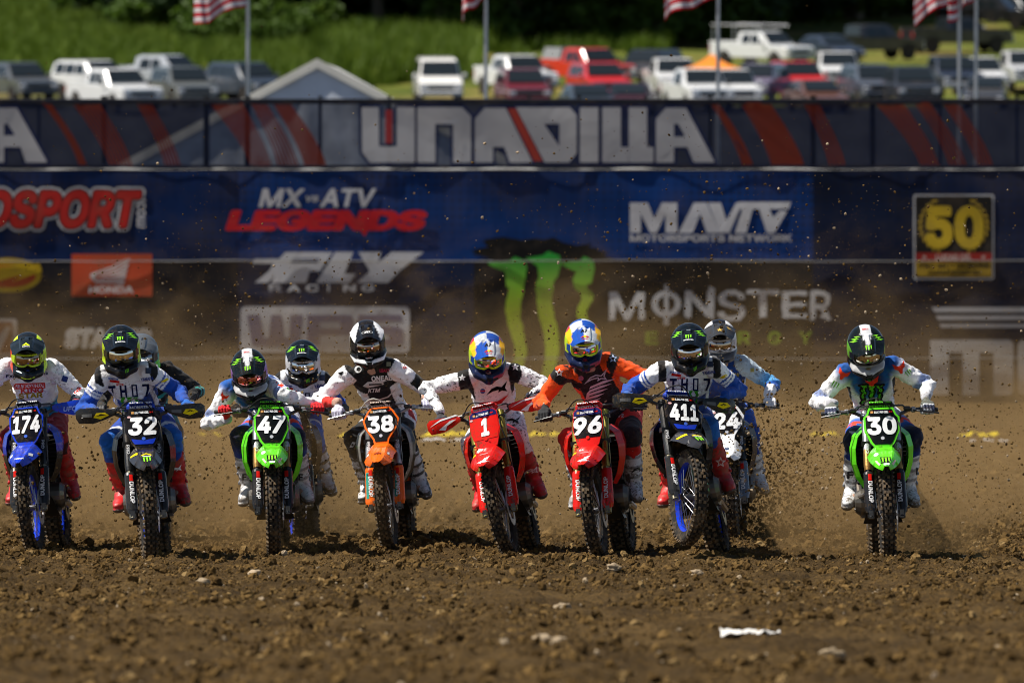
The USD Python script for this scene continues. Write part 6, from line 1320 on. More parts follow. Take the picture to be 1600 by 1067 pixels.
WP = unary_union([Polygon([(386, 492), (406, 492), (412, 528), (420, 528), (424, 492), (440, 492), (444, 528), (452, 528), (454, 492), (474, 492), (466, 540), (394, 540)]), Polygon([(480, 492), (548, 492), (552, 498), (552, 520), (546, 524), (500, 524), (500, 540), (480, 540)]).difference(sbox(500, 503, 532, 513)), Polygon([(560, 492), (628, 492), (628, 502), (580, 502), (580, 510), (622, 510), (630, 516), (630, 534), (622, 540), (558, 540), (558, 530), (608, 530), (608, 521), (566, 521), (558, 514)])])
logo('outlined_logo', (rr(sbox(376, 479, 640, 551), 8), (0.42, 0.41, 0.42)), (rr(WP, 1.5), (0.13, 0.11, 0.17)))
logo('faint_logo', (ftext('STACYC', 100, 512, 238, 545, 0.12, 0.12), (0.36, 0.35, 0.33)))
logo('corner_logo', (rr(sbox(-40, 498, 27, 556), 5), (0.36, 0.33, 0.30)), (rr(sbox(-40, 503, 20, 552), 4), (0.16, 0.05, 0.03)), (Polygon([(-20, 550), (10, 510), (18, 510), (0, 550)]), (0.3, 0.26, 0.24)))
rng = np.random.default_rng(5)
blot = Polygon([(846 + 108 * math.cos(a) * (1 + 0.12 * rng.normal()), 398 + 26 * math.sin(a) * (1 + 0.28 * rng.normal())) for a in np.linspace(0, 2 * np.pi, 46)[:-1]]).buffer(0)
def drip(x, y0, y1, w, fl, seed):
    r = np.random.default_rng(seed); ys = np.linspace(y0 + 22, y1, 22); wob = np.cumsum(r.normal(0, 1.3, 22)) * 0.8 + np.linspace(0, 6, 22) + 5 * np.sin(np.linspace(0, 9, 22) + seed); ww = w * np.linspace(1, 0.62, 22) + r.normal(0, 1.0, 22)
    body = Polygon([*zip(x + wob - ww / 2, ys), *zip((x + wob + ww / 2)[::-1], ys[::-1])]).buffer(0)
    head = Polygon([(x - w * fl, y0 + 10), (x - w * 0.2, y0 + 6), (x + w * 0.1, y0), (x + w * 0.75, y0 + 6), (x + w * 0.85, y0 + 18), (x + w * 0.6, y0 + 40), (x - w * 0.4, y0 + 46), (x - w * 0.5, y0 + 22), (x - w * fl * 0.7, y0 + 16)]).buffer(0)
    return unary_union([body, head]).buffer(1.0)
cl3 = [drip(802, 402, 585, 24, 1.6, 1), drip(854, 394, 606, 26, 1.2, 2), drip(911, 402, 500, 20, 1.7, 3)]
m = MB(); fpoly(m, blot, (0.006, 0.006, 0.006), 0.058, 25)
for p in cl3:
    v, f = tri2d(p, 8); P = fpt(v, 0.066); P[:, 1] += ripple(P[:, 0], P[:, 2]); t_ = np.clip((v[:, 1] - 400) / 90, 0, 1)[:, None]
    m.add(P, f[:, ::-1], np.array((0.03, 0.40, 0.05)) * (1 - t_) + np.array((0.40, 0.56, 0.012)) * t_)
emit('claw_logo', m, M_BPRINT, low, kind='stuff')
# jagged spiky lettering
def spiky(t, x0, x1, y0, y1):
    p = ftext(t, x0, y0, x1, y1, 0, 0.0); r = np.random.default_rng(8); out = []
    for g_ in polys(p.segmentize(6)):
        c = np.array(g_.exterior.coords[:-1]); out.append(Polygon(c + r.uniform(-1.1, 1.1, c.shape), [np.array(h_.coords) for h_ in g_.interiors]).buffer(0))
    return unary_union(out)
GY = (0.52, 0.51, 0.50)
letters = [('M', 952, 1007, 456, 500), ('N', 1070, 1115, 455, 496), ('S', 1121, 1165, 453, 502), ('T', 1167, 1217, 453, 496), ('E', 1222, 1261, 455, 497), ('R', 1266, 1298, 454, 500)]
mon = unary_union([spiky(ch, a, b_, c_, d_) for ch, a, b_, c_, d_ in letters] + [affinity.scale(Point(1041, 475).buffer(22).difference(Point(1041, 475).buffer(13)), 1.05, 0.95), Polygon([(1038, 445), (1044, 445), (1045, 508), (1037, 508)]), Polygon([(952, 458), (962, 456), (952, 505)]), Polygon([(1108, 447), (1117, 451), (1115, 500), (1107, 494)]), Polygon([(1286, 490), (1300, 499), (1280, 496)])])
logo('jagged_lettering', (mon, GY)); 
logo('green_lettering', *[(ftext(ch, 1008 + k * 48, 518, 1008 + k * 48 + 20, 538, 0, 0.02), (0.20, 0.32, 0.010)) for k, ch in enumerate('ENERGY')])
logo('bar_logo', (unary_union([Polygon([(1455, 480), (1640, 480), (1640, 488), (1460, 488)]), Polygon([(1462, 493), (1640, 493), (1640, 500), (1465, 500)]), Polygon([(1467, 506), (1640, 506), (1640, 512), (1470, 512)])]), (0.34, 0.33, 0.33)))
mm = rr(sbox(1453, 531, 1583, 617), 8).union(sbox(1453, 531, 1475, 617)).difference(sbox(1482, 551, 1504, 620)).difference(sbox(1530, 551, 1552, 620))
logo('large_letters', (unary_union([mm, rr(sbox(1590, 531, 1720, 617), 10)]), (0.34, 0.33, 0.32)))
# ---------------------------------------------------------------- parked vehicles on the hillside
M_CAR = vcol_mat('car_paint', rough=0.18, spec=0.6, coat=0.5, dust=0.12, dscale=2.0, var=0.02)
M_GLASS = usdkit.material(stage, '/World/Looks/car_glass', {'p': ('principled_bsdf', {'base_color': (0.012, 0.016, 0.018), 'roughness': 0.05, 'specular_ior_level': 0.6})}, surface='p.BSDF')
M_LAMP = usdkit.material(stage, '/World/Looks/lamp_lens', {'p': ('principled_bsdf', {'base_color': (0.75, 0.75, 0.75), 'roughness': 0.08, 'metallic': 0.6})}, surface='p.BSDF')

def solve_depth(v, zo=0.0):
    ys = np.linspace(150, 900, 7501); vv = HORIZON - (ground_z(ys) + zo - CAM_H) / ys * FOC
    return float(ys[np.argmin(np.abs(vv - v))])

def vehicle(kind, u, vbot, ang, color, label, cap=None, rack=False):
    """kind pickup / suv / car / van; ang 0 faces the camera, positive turns the nose to the right of the picture."""
    d = solve_depth(vbot); o = np.array([(u - 800) / FOC * d, d, float(ground_z(d))])
    t = Thing({'pickup': 'pickup_truck', 'suv': 'sport_utility_car', 'car': 'parked_car', 'van': 'van'}[kind], label, {'pickup': 'pickup truck', 'suv': 'car', 'car': 'car', 'van': 'van'}[kind], o, group='vehicles parked on the hillside')
    a = math.radians(ang); ca, sa = math.cos(a), math.sin(a)
    R = np.array([[ca, -sa, 0], [sa, ca, 0], [0, 0, 1]])      # local x width, y rear, z up
    tilt = math.atan(0.068); T = np.array([[1, 0, 0], [0, math.cos(tilt), -math.sin(tilt)], [0, math.sin(tilt), math.cos(tilt)]])
    fn = lambda p: ((np.asarray(p) - [0, L / 2, 0]) @ R.T) @ T.T + o
    # side profiles: (y from the nose, z) with half width
    if kind == 'pickup':
        L, w, H = 5.8, 0.98, 1.88; zb = 0.52
        body = [(0.05, zb), (0.0, 0.75), (0.03, 1.08), (0.25, 1.14), (1.55, 1.20), (L - 0.02, 1.18), (L, 0.62), (L - 0.1, zb)]
        cab = [(1.40, 1.18), (2.05, 1.80), (2.35, H), (3.45, H), (3.75, 1.78), (3.85, 1.18)]
        bed = (3.95, 5.65)
    elif kind == 'suv':
        L, w, H = 4.8, 0.95, 1.78; zb = 0.42; bed = None
        body = [(0.06, zb), (0.0, 0.65), (0.04, 0.98), (0.3, 1.05), (1.25, 1.10), (L - 0.05, 1.12), (L, 0.7), (L - 0.12, zb)]
        cab = [(1.10, 1.08), (1.85, 1.70), (2.2, H), (4.2, H - 0.03), (4.6, 1.62), (4.75, 1.10)]
    elif kind == 'van':
        L, w, H = 5.0, 0.98, 2.02; zb = 0.42; bed = None
        body = [(0.06, zb), (0.0, 0.65), (0.03, 0.95), (0.25, 1.08), (0.95, 1.18), (L - 0.03, 1.18), (L, 0.7), (L - 0.1, zb)]
        cab = [(0.75, 1.15), (1.45, 1.85), (1.85, H), (4.7, H), (4.9, 1.85), (4.97, 1.18)]
    else:
        L, w, H = 4.6, 0.90, 1.44; zb = 0.34; bed = None
        body = [(0.06, zb), (0.0, 0.55), (0.06, 0.72), (0.4, 0.82), (1.3, 0.92), (L - 0.9, 0.96), (L - 0.05, 0.92), (L, 0.6), (L - 0.1, zb)]
        cab = [(1.15, 0.90), (1.95, 1.36), (2.25, H), (3.1, H - 0.01), (3.5, 1.34), (4.0, 0.94)]
    def loft(prof, w0, w1, zlo, zhi, col, mb, inset=0.04):
        p = np.array(prof); n = len(p); rows = []
        for s, k in ((-1, 0), (-1, 1), (1, 1), (1, 0)):
            ww = np.interp(p[:, 1], [zlo, zhi], [w0, w1]); c = p.mean(0); q = p if k else c + (p - c) * 0.0
            rows.append(np.stack([s * (ww - (0 if k else 0)), q[:, 0], q[:, 1]], -1))
        # rounded sides: outer ring slightly shrunk
        c = p.mean(0); rings = []
        for s, f, in_ in ((-1, 0.93, 0.0), (-1, 1.0, 0.05), (1, 1.0, 0.05), (1, 0.93, 0.0)):
            q = c + (p - c) * f; ww = np.interp(p[:, 1], [zlo, zhi], [w0, w1]); rings.append(np.stack([s * (ww - in_), q[:, 0], q[:, 1]], -1))
        P = np.array(rings); mb.grid(P[:, ::-1], col, closed=True)
        for r, rev in ((P[0], False), (P[-1], True)):
            f = np.asarray(trimesh.creation.triangulate_polygon(Polygon(r[:, 1:]), engine='earcut')[1]); vv = np.asarray(trimesh.creation.triangulate_polygon(Polygon(r[:, 1:]), engine='earcut')[0])
            mb.add(np.stack([np.full(len(vv), 0.0) + np.interp(vv[:, 1], r[:, 2][np.argsort(r[:, 2])], r[:, 0][np.argsort(r[:, 2])]), vv[:, 0], vv[:, 1]], -1), f[:, ::-1] if rev else f, col)
    m = MB(color); loft(body, w, w, 0, 1, color, m); 
    if bed:
        m.box((0, (bed[0] + bed[1]) / 2, 1.19), (w * 1.6, bed[1] - bed[0], 0.03), (0.05, 0.05, 0.05))
        for s in (-1, 1): m.box((s * (w - 0.06), (bed[0] + bed[1]) / 2, 1.25), (0.09, bed[1] - bed[0] + 0.3, 0.14), color, bevel=0.02)
        m.box((0, L - 0.05, 1.2), (w * 1.9, 0.07, 0.24), color, bevel=0.02)
    for s in (-1, 1): m.box((s * (w + 0.12), cab[0][0] + 0.35, cab[0][1] + 0.13), (0.18, 0.12, 0.20 if kind != 'car' else 0.13), color if kind != 'pickup' else (0.03, 0.03, 0.03), bevel=0.04)
    emit('body', m.map(fn), M_CAR, t, smooth=35)
    m = MB(color); loft(cab, w - 0.04, w - 0.20, cab[0][1], H, color, m); emit('roof', m.map(fn), M_CAR, t, smooth=35)
    wz = cab[0][1]
    def quad(name, pts):
        m = MB((0.01, 0.012, 0.014)); m.add(np.array(pts, float), [[0, 1, 2, 3]]); m.map(fn); emit(name, m, M_GLASS, t)
    f0, f1 = np.array(cab[0]), np.array(cab[2]); A = f0 + (f1 - f0) * 0.14; B = np.array(cab[1]) * 0.9 + f1 * 0.1; nrm = np.array([-(f1 - f0)[1], (f1 - f0)[0]]); nrm = nrm / np.linalg.norm(nrm) * 0.07
    wa, wb = w - 0.14, w - 0.24
    quad('windshield', [(-wa, A[0] + nrm[0], A[1] + nrm[1]), (wa, A[0] + nrm[0], A[1] + nrm[1]), (wb, B[0] + nrm[0] * 0.6, B[1] + nrm[1] * 0.6), (-wb, B[0] + nrm[0] * 0.6, B[1] + nrm[1] * 0.6)])
    y0, y1 = cab[0][0] + 0.65, cab[-1][0] - 0.3
    nwin = 2 if kind in ('pickup', 'car') else 3
    for s in (-1, 1):
        for k in range(nwin):
            ya, yb = y0 + (y1 - y0) * k / nwin + 0.05, y0 + (y1 - y0) * (k + 1) / nwin - 0.05
            zl, zh = wz + 0.08, H - 0.16; xl, xh = np.interp([zl, zh], [wz, H], [w - 0.04, w - 0.20]) - 0.012 + 0.03
            quad('side_window', [(s * xl, ya, zl), (s * xl, yb, zl), (s * xh, yb - 0.1 * (k == nwin - 1), zh), (s * xh, ya + 0.22 * (k == 0), zh)])
    r0, r1 = np.array(cab[-1]), np.array(cab[-2])
    quad('rear_window', [(-wa, r0[0] + 0.03 - 0.03, r0[1] + 0.1), (wa, r0[0], r0[1] + 0.1), (wb, r1[0] + 0.05, r1[1] + 0.03), (-wb, r1[0] + 0.05, r1[1] + 0.03)])
    rw = 0.40 if kind == 'pickup' else 0.35
    for y_ in (0.95 if kind != 'car' else 0.85, L - 1.15):
        for s in (-1, 1):
            m = MB(BLACK); c = np.array([s * (w - 0.10), y_, rw]); lathe_x(m, c, [(-0.12, 0.0), (-0.12, rw * 0.8), (-0.10, rw), (0.10, rw), (0.13, rw * 0.85), (0.13, rw * 0.62)], BLACK, 20); lathe_x(m, c, [(s * 0.10, rw * 0.62), (s * 0.06, rw * 0.3), (s * 0.09, 0.0)] if s > 0 else [(-0.09, 0.0), (-0.06, rw * 0.3), (-0.12, rw * 0.62)], (0.4, 0.4, 0.41), 16)
            emit('wheel', m.map(fn), M_RUBBER, t, smooth=35)
            m = MB(BLACK); lathe_x(m, c, [(s * 0.135 - 0.004, rw + 0.03), (s * 0.135 - 0.004, rw + 0.10), (s * 0.135 + 0.004, rw + 0.10), (s * 0.135 + 0.004, rw + 0.03), (s * 0.135 - 0.004, rw + 0.03)], BLACK, 20); m.v = [np.where(q[:, 2:3] < 0.5, q * [1, 1, 0] + [0, 0, 0.5], q) for q in m.v]
            emit('wheel_arch', m.map(fn), M_MATTE, t)
    fz = body[2][1]
    m = MB((0.04, 0.04, 0.042)); m.box((0, -0.01, fz - 0.24), (w * 1.15, 0.07, 0.26), bevel=0.02)
    for k in range(3): m.box((0, -0.05, fz - 0.32 + k * 0.08), (w * 1.1, 0.02, 0.02), (0.3, 0.3, 0.31))
    emit('grille', m.map(fn), M_METAL, t)
    m = MB((0.35, 0.35, 0.36) if kind == 'pickup' else tuple(np.array(color) * 0.8)); m.box((0, 0.0, zb + 0.12), (w * 1.9, 0.22, 0.24), bevel=0.05); emit('bumper', m.map(fn), M_CAR, t, smooth=30)
    for s in (-1, 1):
        m = MB(WHITE); m.box((s * w * 0.80, 0.0, fz - 0.20), (0.30, 0.12, 0.20), (0.8, 0.8, 0.8), bevel=0.04); emit('headlight', m.map(fn), M_LAMP, t, smooth=30)
        m = MB(RED); m.box((s * w * 0.90, L - 0.02, 0.95 if kind != 'car' else 0.8), (0.14, 0.08, 0.32 if kind != 'car' else 0.14), (0.35, 0.01, 0.01), bevel=0.02); emit('taillight', m.map(fn), M_PLASTIC, t)
    if cap is not None:
        m = MB(cap); m.hull([(s * x, y, z) for s in (-1, 1) for x, y, z in ((w - 0.04, bed[0], 1.3), (w - 0.2, bed[0], 1.86), (w - 0.04, bed[1], 1.3), (w - 0.2, bed[1] - 0.1, 1.86))]); emit('bed_cap', m.map(fn), M_CAR, t)
    if rack:
        m = MB((0.55, 0.55, 0.55))
        for y in (bed[0] + 0.1, bed[1] - 0.1):
            m.tube([(-w + 0.08, y, 1.3), (-w + 0.08, y, 2.15), (w - 0.08, y, 2.15), (w - 0.08, y, 1.3)], 0.035, n=6)
        for s in (-1, 1): m.tube([(s * (w - 0.08), 1.9, 2.17), (s * (w - 0.08), bed[1], 2.17)], 0.035, n=6)
        emit('ladder_rack', m.map(fn), M_METAL, t)
    return t
VW, VS, VG, VK, VR, VM = (0.66, 0.66, 0.65), (0.42, 0.43, 0.45), (0.07, 0.075, 0.08), (0.02, 0.02, 0.022), (0.45, 0.015, 0.012), (0.13, 0.012, 0.018)
VEH = [
 ('suv', 30, 160, 25, VG, 'dark grey sport utility car at the left edge above the fence'),
 ('suv', 147, 156, 35, VW, 'boxy white sport utility car on the left, left of the silver pickup'),
 ('pickup', 178, 176, 28, VW, 'lower white pickup truck on the left, just above the banner edge'),
 ('pickup', 252, 150, 52, (0.42, 0.44, 0.47), 'pale silver pickup truck seen from its side on the left'),
 ('suv', 286, 168, 18, (0.10, 0.105, 0.10), 'dark greenish car in front of the silver pickup on the left'),
 ('suv', 385, 160, 30, (0.035, 0.045, 0.06), 'dark blue car behind the left flag pole beside the tent'),
 ('car', 338, 158, 60, (0.05, 0.05, 0.055), 'low dark car between the silver pickup and the tent'),
 ('van', 684, 162, 4, (0.72, 0.70, 0.66), 'white van facing straight to the camera, right of the tent'),
 ('pickup', 806, 150, 22, VW, 'white pickup truck right of the second flag pole'),
 ('suv', 816, 172, 8, VM, 'maroon car in front of the white pickup'),
 ('pickup', 918, 137, 30, (0.50, 0.035, 0.015), 'orange red pickup truck with a grey bed cap', (0.22, 0.22, 0.21)),
 ('suv', 936, 160, 14, (0.50, 0.02, 0.02), 'red car in front of the red pickup with the bed cap'),
 ('suv', 1014, 136, -24, (0.03, 0.028, 0.03), 'very dark sport utility car behind the orange canopy'),
 ('pickup', 1050, 156, 6, VW, 'white pickup truck left of the orange canopy'),
 ('car', 918, 186, 10, (0.03, 0.04, 0.055), 'dark car lowest in the middle, just above the fence edge'),
 ('car', 985, 184, -8, (0.05, 0.02, 0.03), 'dark maroon low car above the fence edge in the middle'),
 ('pickup', 1090, 176, 12, VW, 'white pickup truck under the orange canopy'),
 ('suv', 1142, 173, 10, VW, 'white sport utility car at the third flag pole'),
 ('suv', 1186, 162, -14, (0.13, 0.11, 0.16), 'dusky purple car right of the third flag pole'),
 ('pickup', 1190, 106, 42, VW, 'white pickup truck with a ladder rack high on the hill', None, True),
 ('car', 1294, 98, 30, (0.03, 0.04, 0.06), 'dark blue saloon car beside the pickup with the ladder rack'),
 ('suv', 1246, 158, 12, (0.52, 0.02, 0.02), 'bright red car on the right of the hillside'),
 ('car', 1275, 178, 14, (0.10, 0.045, 0.03), 'brown low car in front of the bright red car'),
 ('pickup', 1306, 144, 4, VW, 'white pickup truck facing the camera beside the bright red car'),
 ('pickup', 1356, 94, 118, (0.022, 0.02, 0.02), 'black pickup truck seen from behind on the right grass'),
 ('suv', 1360, 164, 12, (0.07, 0.08, 0.10), 'slate grey car right of the white pickup facing the camera'),
 ('suv', 1424, 168, 6, (0.022, 0.024, 0.028), 'black car between the slate car and the flag poles'),
 ('pickup', 1495, 82, 108, (0.018, 0.018, 0.02), 'long black pickup truck near the tree line behind the flag poles'),
 ('pickup', 1484, 152, 10, (0.022, 0.03, 0.05), 'dark blue pickup truck behind the right flag poles'),
 ('suv', 1530, 150, 8, (0.6, 0.6, 0.6), 'pale grey car right of the flag poles'),
 ('pickup', 1596, 142, 8, (0.5, 0.5, 0.51), 'silver pickup truck at the right edge'),
 ('car', 1540, 172, -6, (0.05, 0.05, 0.052), 'dark low car at the right above the fence edge'),
 ('pickup', 1545, 46, 70, (0.02, 0.02, 0.022), 'black pickup truck highest on the hill at the top right'),
 ('suv', 1592, 40, 40, (0.02, 0.025, 0.03), 'dark car at the top right corner'),
]
for k, a in enumerate(VEH): vehicle(a[0], a[1], a[2], a[3], a[4], a[5], *(a[6:] if len(a) > 6 else ()))

# ---------------------------------------------------------------- marquee tent behind the fence
M_TENT = vcol_mat('tent_fabric', rough=0.6, dust=0.15, dscale=1.0, var=0.06, vscale=2.0, spec=0.2, translucent=0.22, dustcol=(0.4, 0.38, 0.34))
TD = 176.0
def tpt(u, v, dy=0): return px(u, v, TD) + np.array([0, dy, 0])
pk, el, er = tpt(497, 95), tpt(170, 266), tpt(824, 266)
gz = float(ground_z(TD)); DEPTH = np.array([0, 4.0, 0.0])
tent = Thing('marquee', 'large white gable tent standing behind the fence on the left', 'tent', (pk[0], TD, gz))
us = np.linspace(0, 1, 33); TR = rot_axis([0, 0, 1], -math.radians(5)); tent_turn = lambda p: (p - pk) @ TR.T + pk
for nm, e, s in (('roof_panel', el, -1), ('roof_panel', er, 1)):
    P = np.array([[e + (pk - e) * t + DEPTH * y + np.array([0, -0.02 if y == 0 else 0, -0.10 * math.sin(math.pi * ((y * 3) % 1)) * (1 - t) - 0.05 * math.sin(math.pi * t)]) for t in us] for y in np.linspace(0, 1, 13)])
    m = MB((0.72, 0.71, 0.68)); m.grid(P if s < 0 else P[:, ::-1], thick=0.03); emit(nm, m.map(tent_turn), M_TENT, tent, smooth=60)
    m = MB((0.85, 0.82, 0.74)); m.grid(np.array([[e + (pk - e) * t + np.array([0, -0.035, z]) for t in us] for z in (-0.15, 0.05)]) if s < 0 else np.array([[e + (pk - e) * t + np.array([0, -0.035, z]) for t in us[::-1]] for z in (-0.16, 0.03)]), thick=0.02); emit('valance', m.map(tent_turn), M_TENT, tent)
xs_ = np.linspace(el[0], er[0], 121); top_z = np.minimum(el[2] + (xs_ - el[0]) / (pk[0] - el[0]) * (pk[2] - el[2]), er[2] + (er[0] - xs_) / (er[0] - pk[0]) * (pk[2] - er[2])) - 0.05
for nm, yo in (('gable_wall', 0.0), ('gable_wall', 4.0)):
    rows = []
    for f_ in np.linspace(0, 1, 14):
        z = gz + 0.05 + (top_z - gz - 0.05) * f_; y = TD + yo + 0.035 + 0.014 * np.sin((xs_ - pk[0]) * 5.2 + np.sin((xs_ - pk[0]) * 1.3) * 2) * (1 - 0.4 * f_) + 0.008 * np.sin((xs_ - pk[0]) * 11 + f_ * 2)
        rows.append(np.stack([xs_, y, z], -1))
    m = MB((0.80, 0.84, 0.92)); m.grid(np.array(rows), thick=0.015); emit(nm, m.map(tent_turn), M_TENT, tent, smooth=50)
for e in (el, er):
    for y in (0, 4.0):
        m = MB((0.6, 0.6, 0.6)); m.tube([(e[0], TD + y, gz), (e[0], TD + y, e[2])], 0.05, n=8); emit('pole', m.map(tent_turn), M_METAL, tent, smooth=True)

# orange canopy
dC = solve_depth(166); cx_ = (1112 - 800) / FOC * dC; cz = float(ground_z(dC)); zt = CAM_H + (HORIZON - 109) / FOC * dC; zp = CAM_H + (HORIZON - 84) / FOC * dC; hw_ = 47 / FOC * dC
can = Thing('canopy', 'orange pop-up canopy standing among the parked vehicles', 'canopy', (cx_, dC, cz))
m = MB((0.80, 0.26, 0.03)); c_ = np.array([cx_, dC, zp]); ring = [np.array([cx_ + sx * hw_, dC + sy * hw_, zt]) for sx, sy in ((-1, -1), (1, -1), (1, 1), (-1, 1))]
for k in range(4):
    A, B = ring[k], ring[(k + 1) % 4]; P = np.array([[A + (B - A) * s + (c_ - A - (B - A) * s) * t + np.array([0, 0, -0.25 * math.sin(math.pi * t) * 0.5]) for s in np.linspace(0, 1, 9)] for t in np.linspace(0, 0.98, 9)]); m.grid(P, thick=0.01)
    m.grid(np.array([[A + (B - A) * s - np.array([0, 0, z]) for s in np.linspace(0, 1, 9)] for z in (0.28, 0.0)]), thick=0.01)
emit('cloth', m, M_TENT, can, smooth=40)
for A in ring:
    m = MB((0.3, 0.3, 0.3)); m.tube([(A[0], A[1], float(ground_z(A[1]))), A], 0.03, n=6); emit('leg', m, M_METAL, can)

# ---------------------------------------------------------------- flags
M_FLAG = vcol_mat('flag_cloth', rough=0.7, var=0.06, spec=0.15, translucent=0.35)
def flag(u, d, vtop, side, seed, label, fw=1.75, fh=1.05):
    b = px(u, 160, d); zt = CAM_H + (HORIZON - vtop) / FOC * d; x = b[0]
    pole = Thing('flag_pole', label, 'flag pole', (x, d, float(ground_z(d))), group='flag poles along the fence')
    m = MB((0.5, 0.5, 0.52)); m.tube([(x, d, float(ground_z(d))), (x, d, zt + fh * 0.35)], [0.045, 0.03], n=10); emit('pole', m, M_METAL, pole, smooth=True)
    m = MB((0.5, 0.4, 0.1)); m.mesh(trimesh.creation.icosphere(2, 0.06).apply_translation((x, d, zt + fh * 0.35 + 0.05))); emit('finial', m, M_METAL, pole, smooth=True)
    nx, nz = 46, 27; r = np.random.default_rng(seed); ph = r.uniform(0, 6, 3)
    P = np.zeros((nz, nx, 3)); col = np.zeros((nz, nx, 3))
    for j in range(nz):
        for i in range(nx):
            s, q = i / (nx - 1), j / (nz - 1)          # along the fly, down the hoist
            droop = 0.36 * s ** 1.4 * fh; comp = 0.62
            P[j, i] = (x + side * (0.03 + s * fw * comp + 0.05 * math.sin(9 * s + ph[0]) * s), d - 0.02 + 0.16 * s ** 0.6 * math.sin(11 * s + 2.5 * q + ph[1]) + 0.05 * math.sin(19 * s + ph[2]) * s, zt + fh * 0.3 - q * fh - droop + 0.08 * math.sin(8 * s + ph[1]) * s)
            st = int(q * 12.999); c = np.array((0.55, 0.012, 0.03)) if st % 2 == 0 else np.array((0.78, 0.77, 0.78))
            if s < 0.4 and q < 7 / 13: c = np.array((0.02, 0.03, 0.14)) if ((i * 7 + j * 5) % 11) else np.array((0.75, 0.75, 0.75))
            col[j, i] = c
    # flat colour per cell: split rows at stripe edges
    V = np.repeat(np.repeat(P, 2, 0), 2, 1)[1:-1, 1:-1]; Cc = np.repeat(np.repeat(col[:-1, :-1], 2, 0), 2, 1)
    m = MB(); R_, C_ = V.shape[:2]; q = []
    for j in range(0, R_ - 1, 2):
        for i in range(0, C_ - 1, 2): q.append([j * C_ + i, j * C_ + i + 1, (j + 1) * C_ + i + 1, (j + 1) * C_ + i])
    m.add(V.reshape(-1, 3), q); m.c[0][:] = Cc.reshape(-1, 3)
    emit('flag', m, M_FLAG, None, label='red and white striped flag flying from ' + label.split(',')[0], category='flag', group='striped flags on the poles')
flag(387, 149, -52, -1, 1, 'leftmost flag pole, in front of the tent roof', 1.55, 1.05)
flag(759, 149, -66, -1, 2, 'second flag pole from the left, beside the white pickup', 0.7, 1.1)
flag(1122, 149, -68, -1, 3, 'third flag pole, in front of the orange canopy', 1.5, 1.1)
flag(1499, 149, -64, -1, 4, 'fourth flag pole, left one of the close pair on the right', 1.2, 1.1)
flag(1525, 149, -64, -1, 5, 'rightmost flag pole, thicker one of the close pair', 0.7, 1.1)

# ---------------------------------------------------------------- trees, shrubs and grass
def leaf_mat(name, c0, c1):
    return usdkit.material(stage, '/World/Looks/' + name, {
        'g': ('geometry', {}), 'n': ('noise_texture', {'scale': 0.7, 'detail': 3.0}), 'r': ('rgb_ramp', {'ramp': [(0.35, c0), (0.65, c1)]}), 'ri': ('math', {'math_type': 'multiply_add', 'value2': 0.5, 'value3': -0.25}), 'ad': ('math', {'math_type': 'add'}),
        'p': ('principled_bsdf', {'roughness': 0.6, 'specular_ior_level': 0.2}), 't': ('translucent_bsdf', {}), 'mx': ('mix_closure', {'fac': 0.3})},
        [('g.position', 'n.vector'), ('g.random_per_island', 'ri.value1'), ('n.fac', 'ad.value1'), ('ri.value', 'ad.value2'), ('ad.value', 'r.fac'), ('r.color', 'p.base_color'), ('r.color', 't.color'), ('p.BSDF', 'mx.closure1'), ('t.BSDF', 'mx.closure2')], surface='mx.closure')
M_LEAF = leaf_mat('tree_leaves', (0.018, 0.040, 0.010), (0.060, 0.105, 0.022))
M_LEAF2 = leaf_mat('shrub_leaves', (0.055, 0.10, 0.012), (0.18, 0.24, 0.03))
M_BARK = usdkit.material(stage, '/World/Looks/bark', {'g': ('geometry', {}), 'n': ('noise_texture', {'scale': 9.0, 'detail': 5.0}), 'r': ('rgb_ramp', {'ramp': [(0.3, (0.04, 0.03, 0.02)), (0.7, (0.12, 0.095, 0.07))]}), 'p': ('principled_bsdf', {'roughness': 0.9})}, [('g.position', 'n.vector'), ('n.fac', 'r.fac'), ('r.color', 'p.base_color')], surface='p.BSDF')
def leaf_cards(centres, size, rng):
    n = len(centres); a = rng.normal(size=(n, 3)); a /= np.linalg.norm(a, axis=1, keepdims=True); b = np.cross(a, rng.normal(size=(n, 3))); b /= np.linalg.norm(b, axis=1, keepdims=True)
    s = size * rng.uniform(0.6, 1.3, (n, 1)); P = np.stack([centres - a * s, centres + b * s * 0.55, centres + a * s, centres - b * s * 0.55], 1).reshape(-1, 3)
    i = np.arange(n) * 4; return P, np.vstack([np.stack([i, i + 1, i + 2], 1), np.stack([i, i + 2, i + 3], 1)])
UsdGeom.Scope.Define(stage, '/World/Looks')
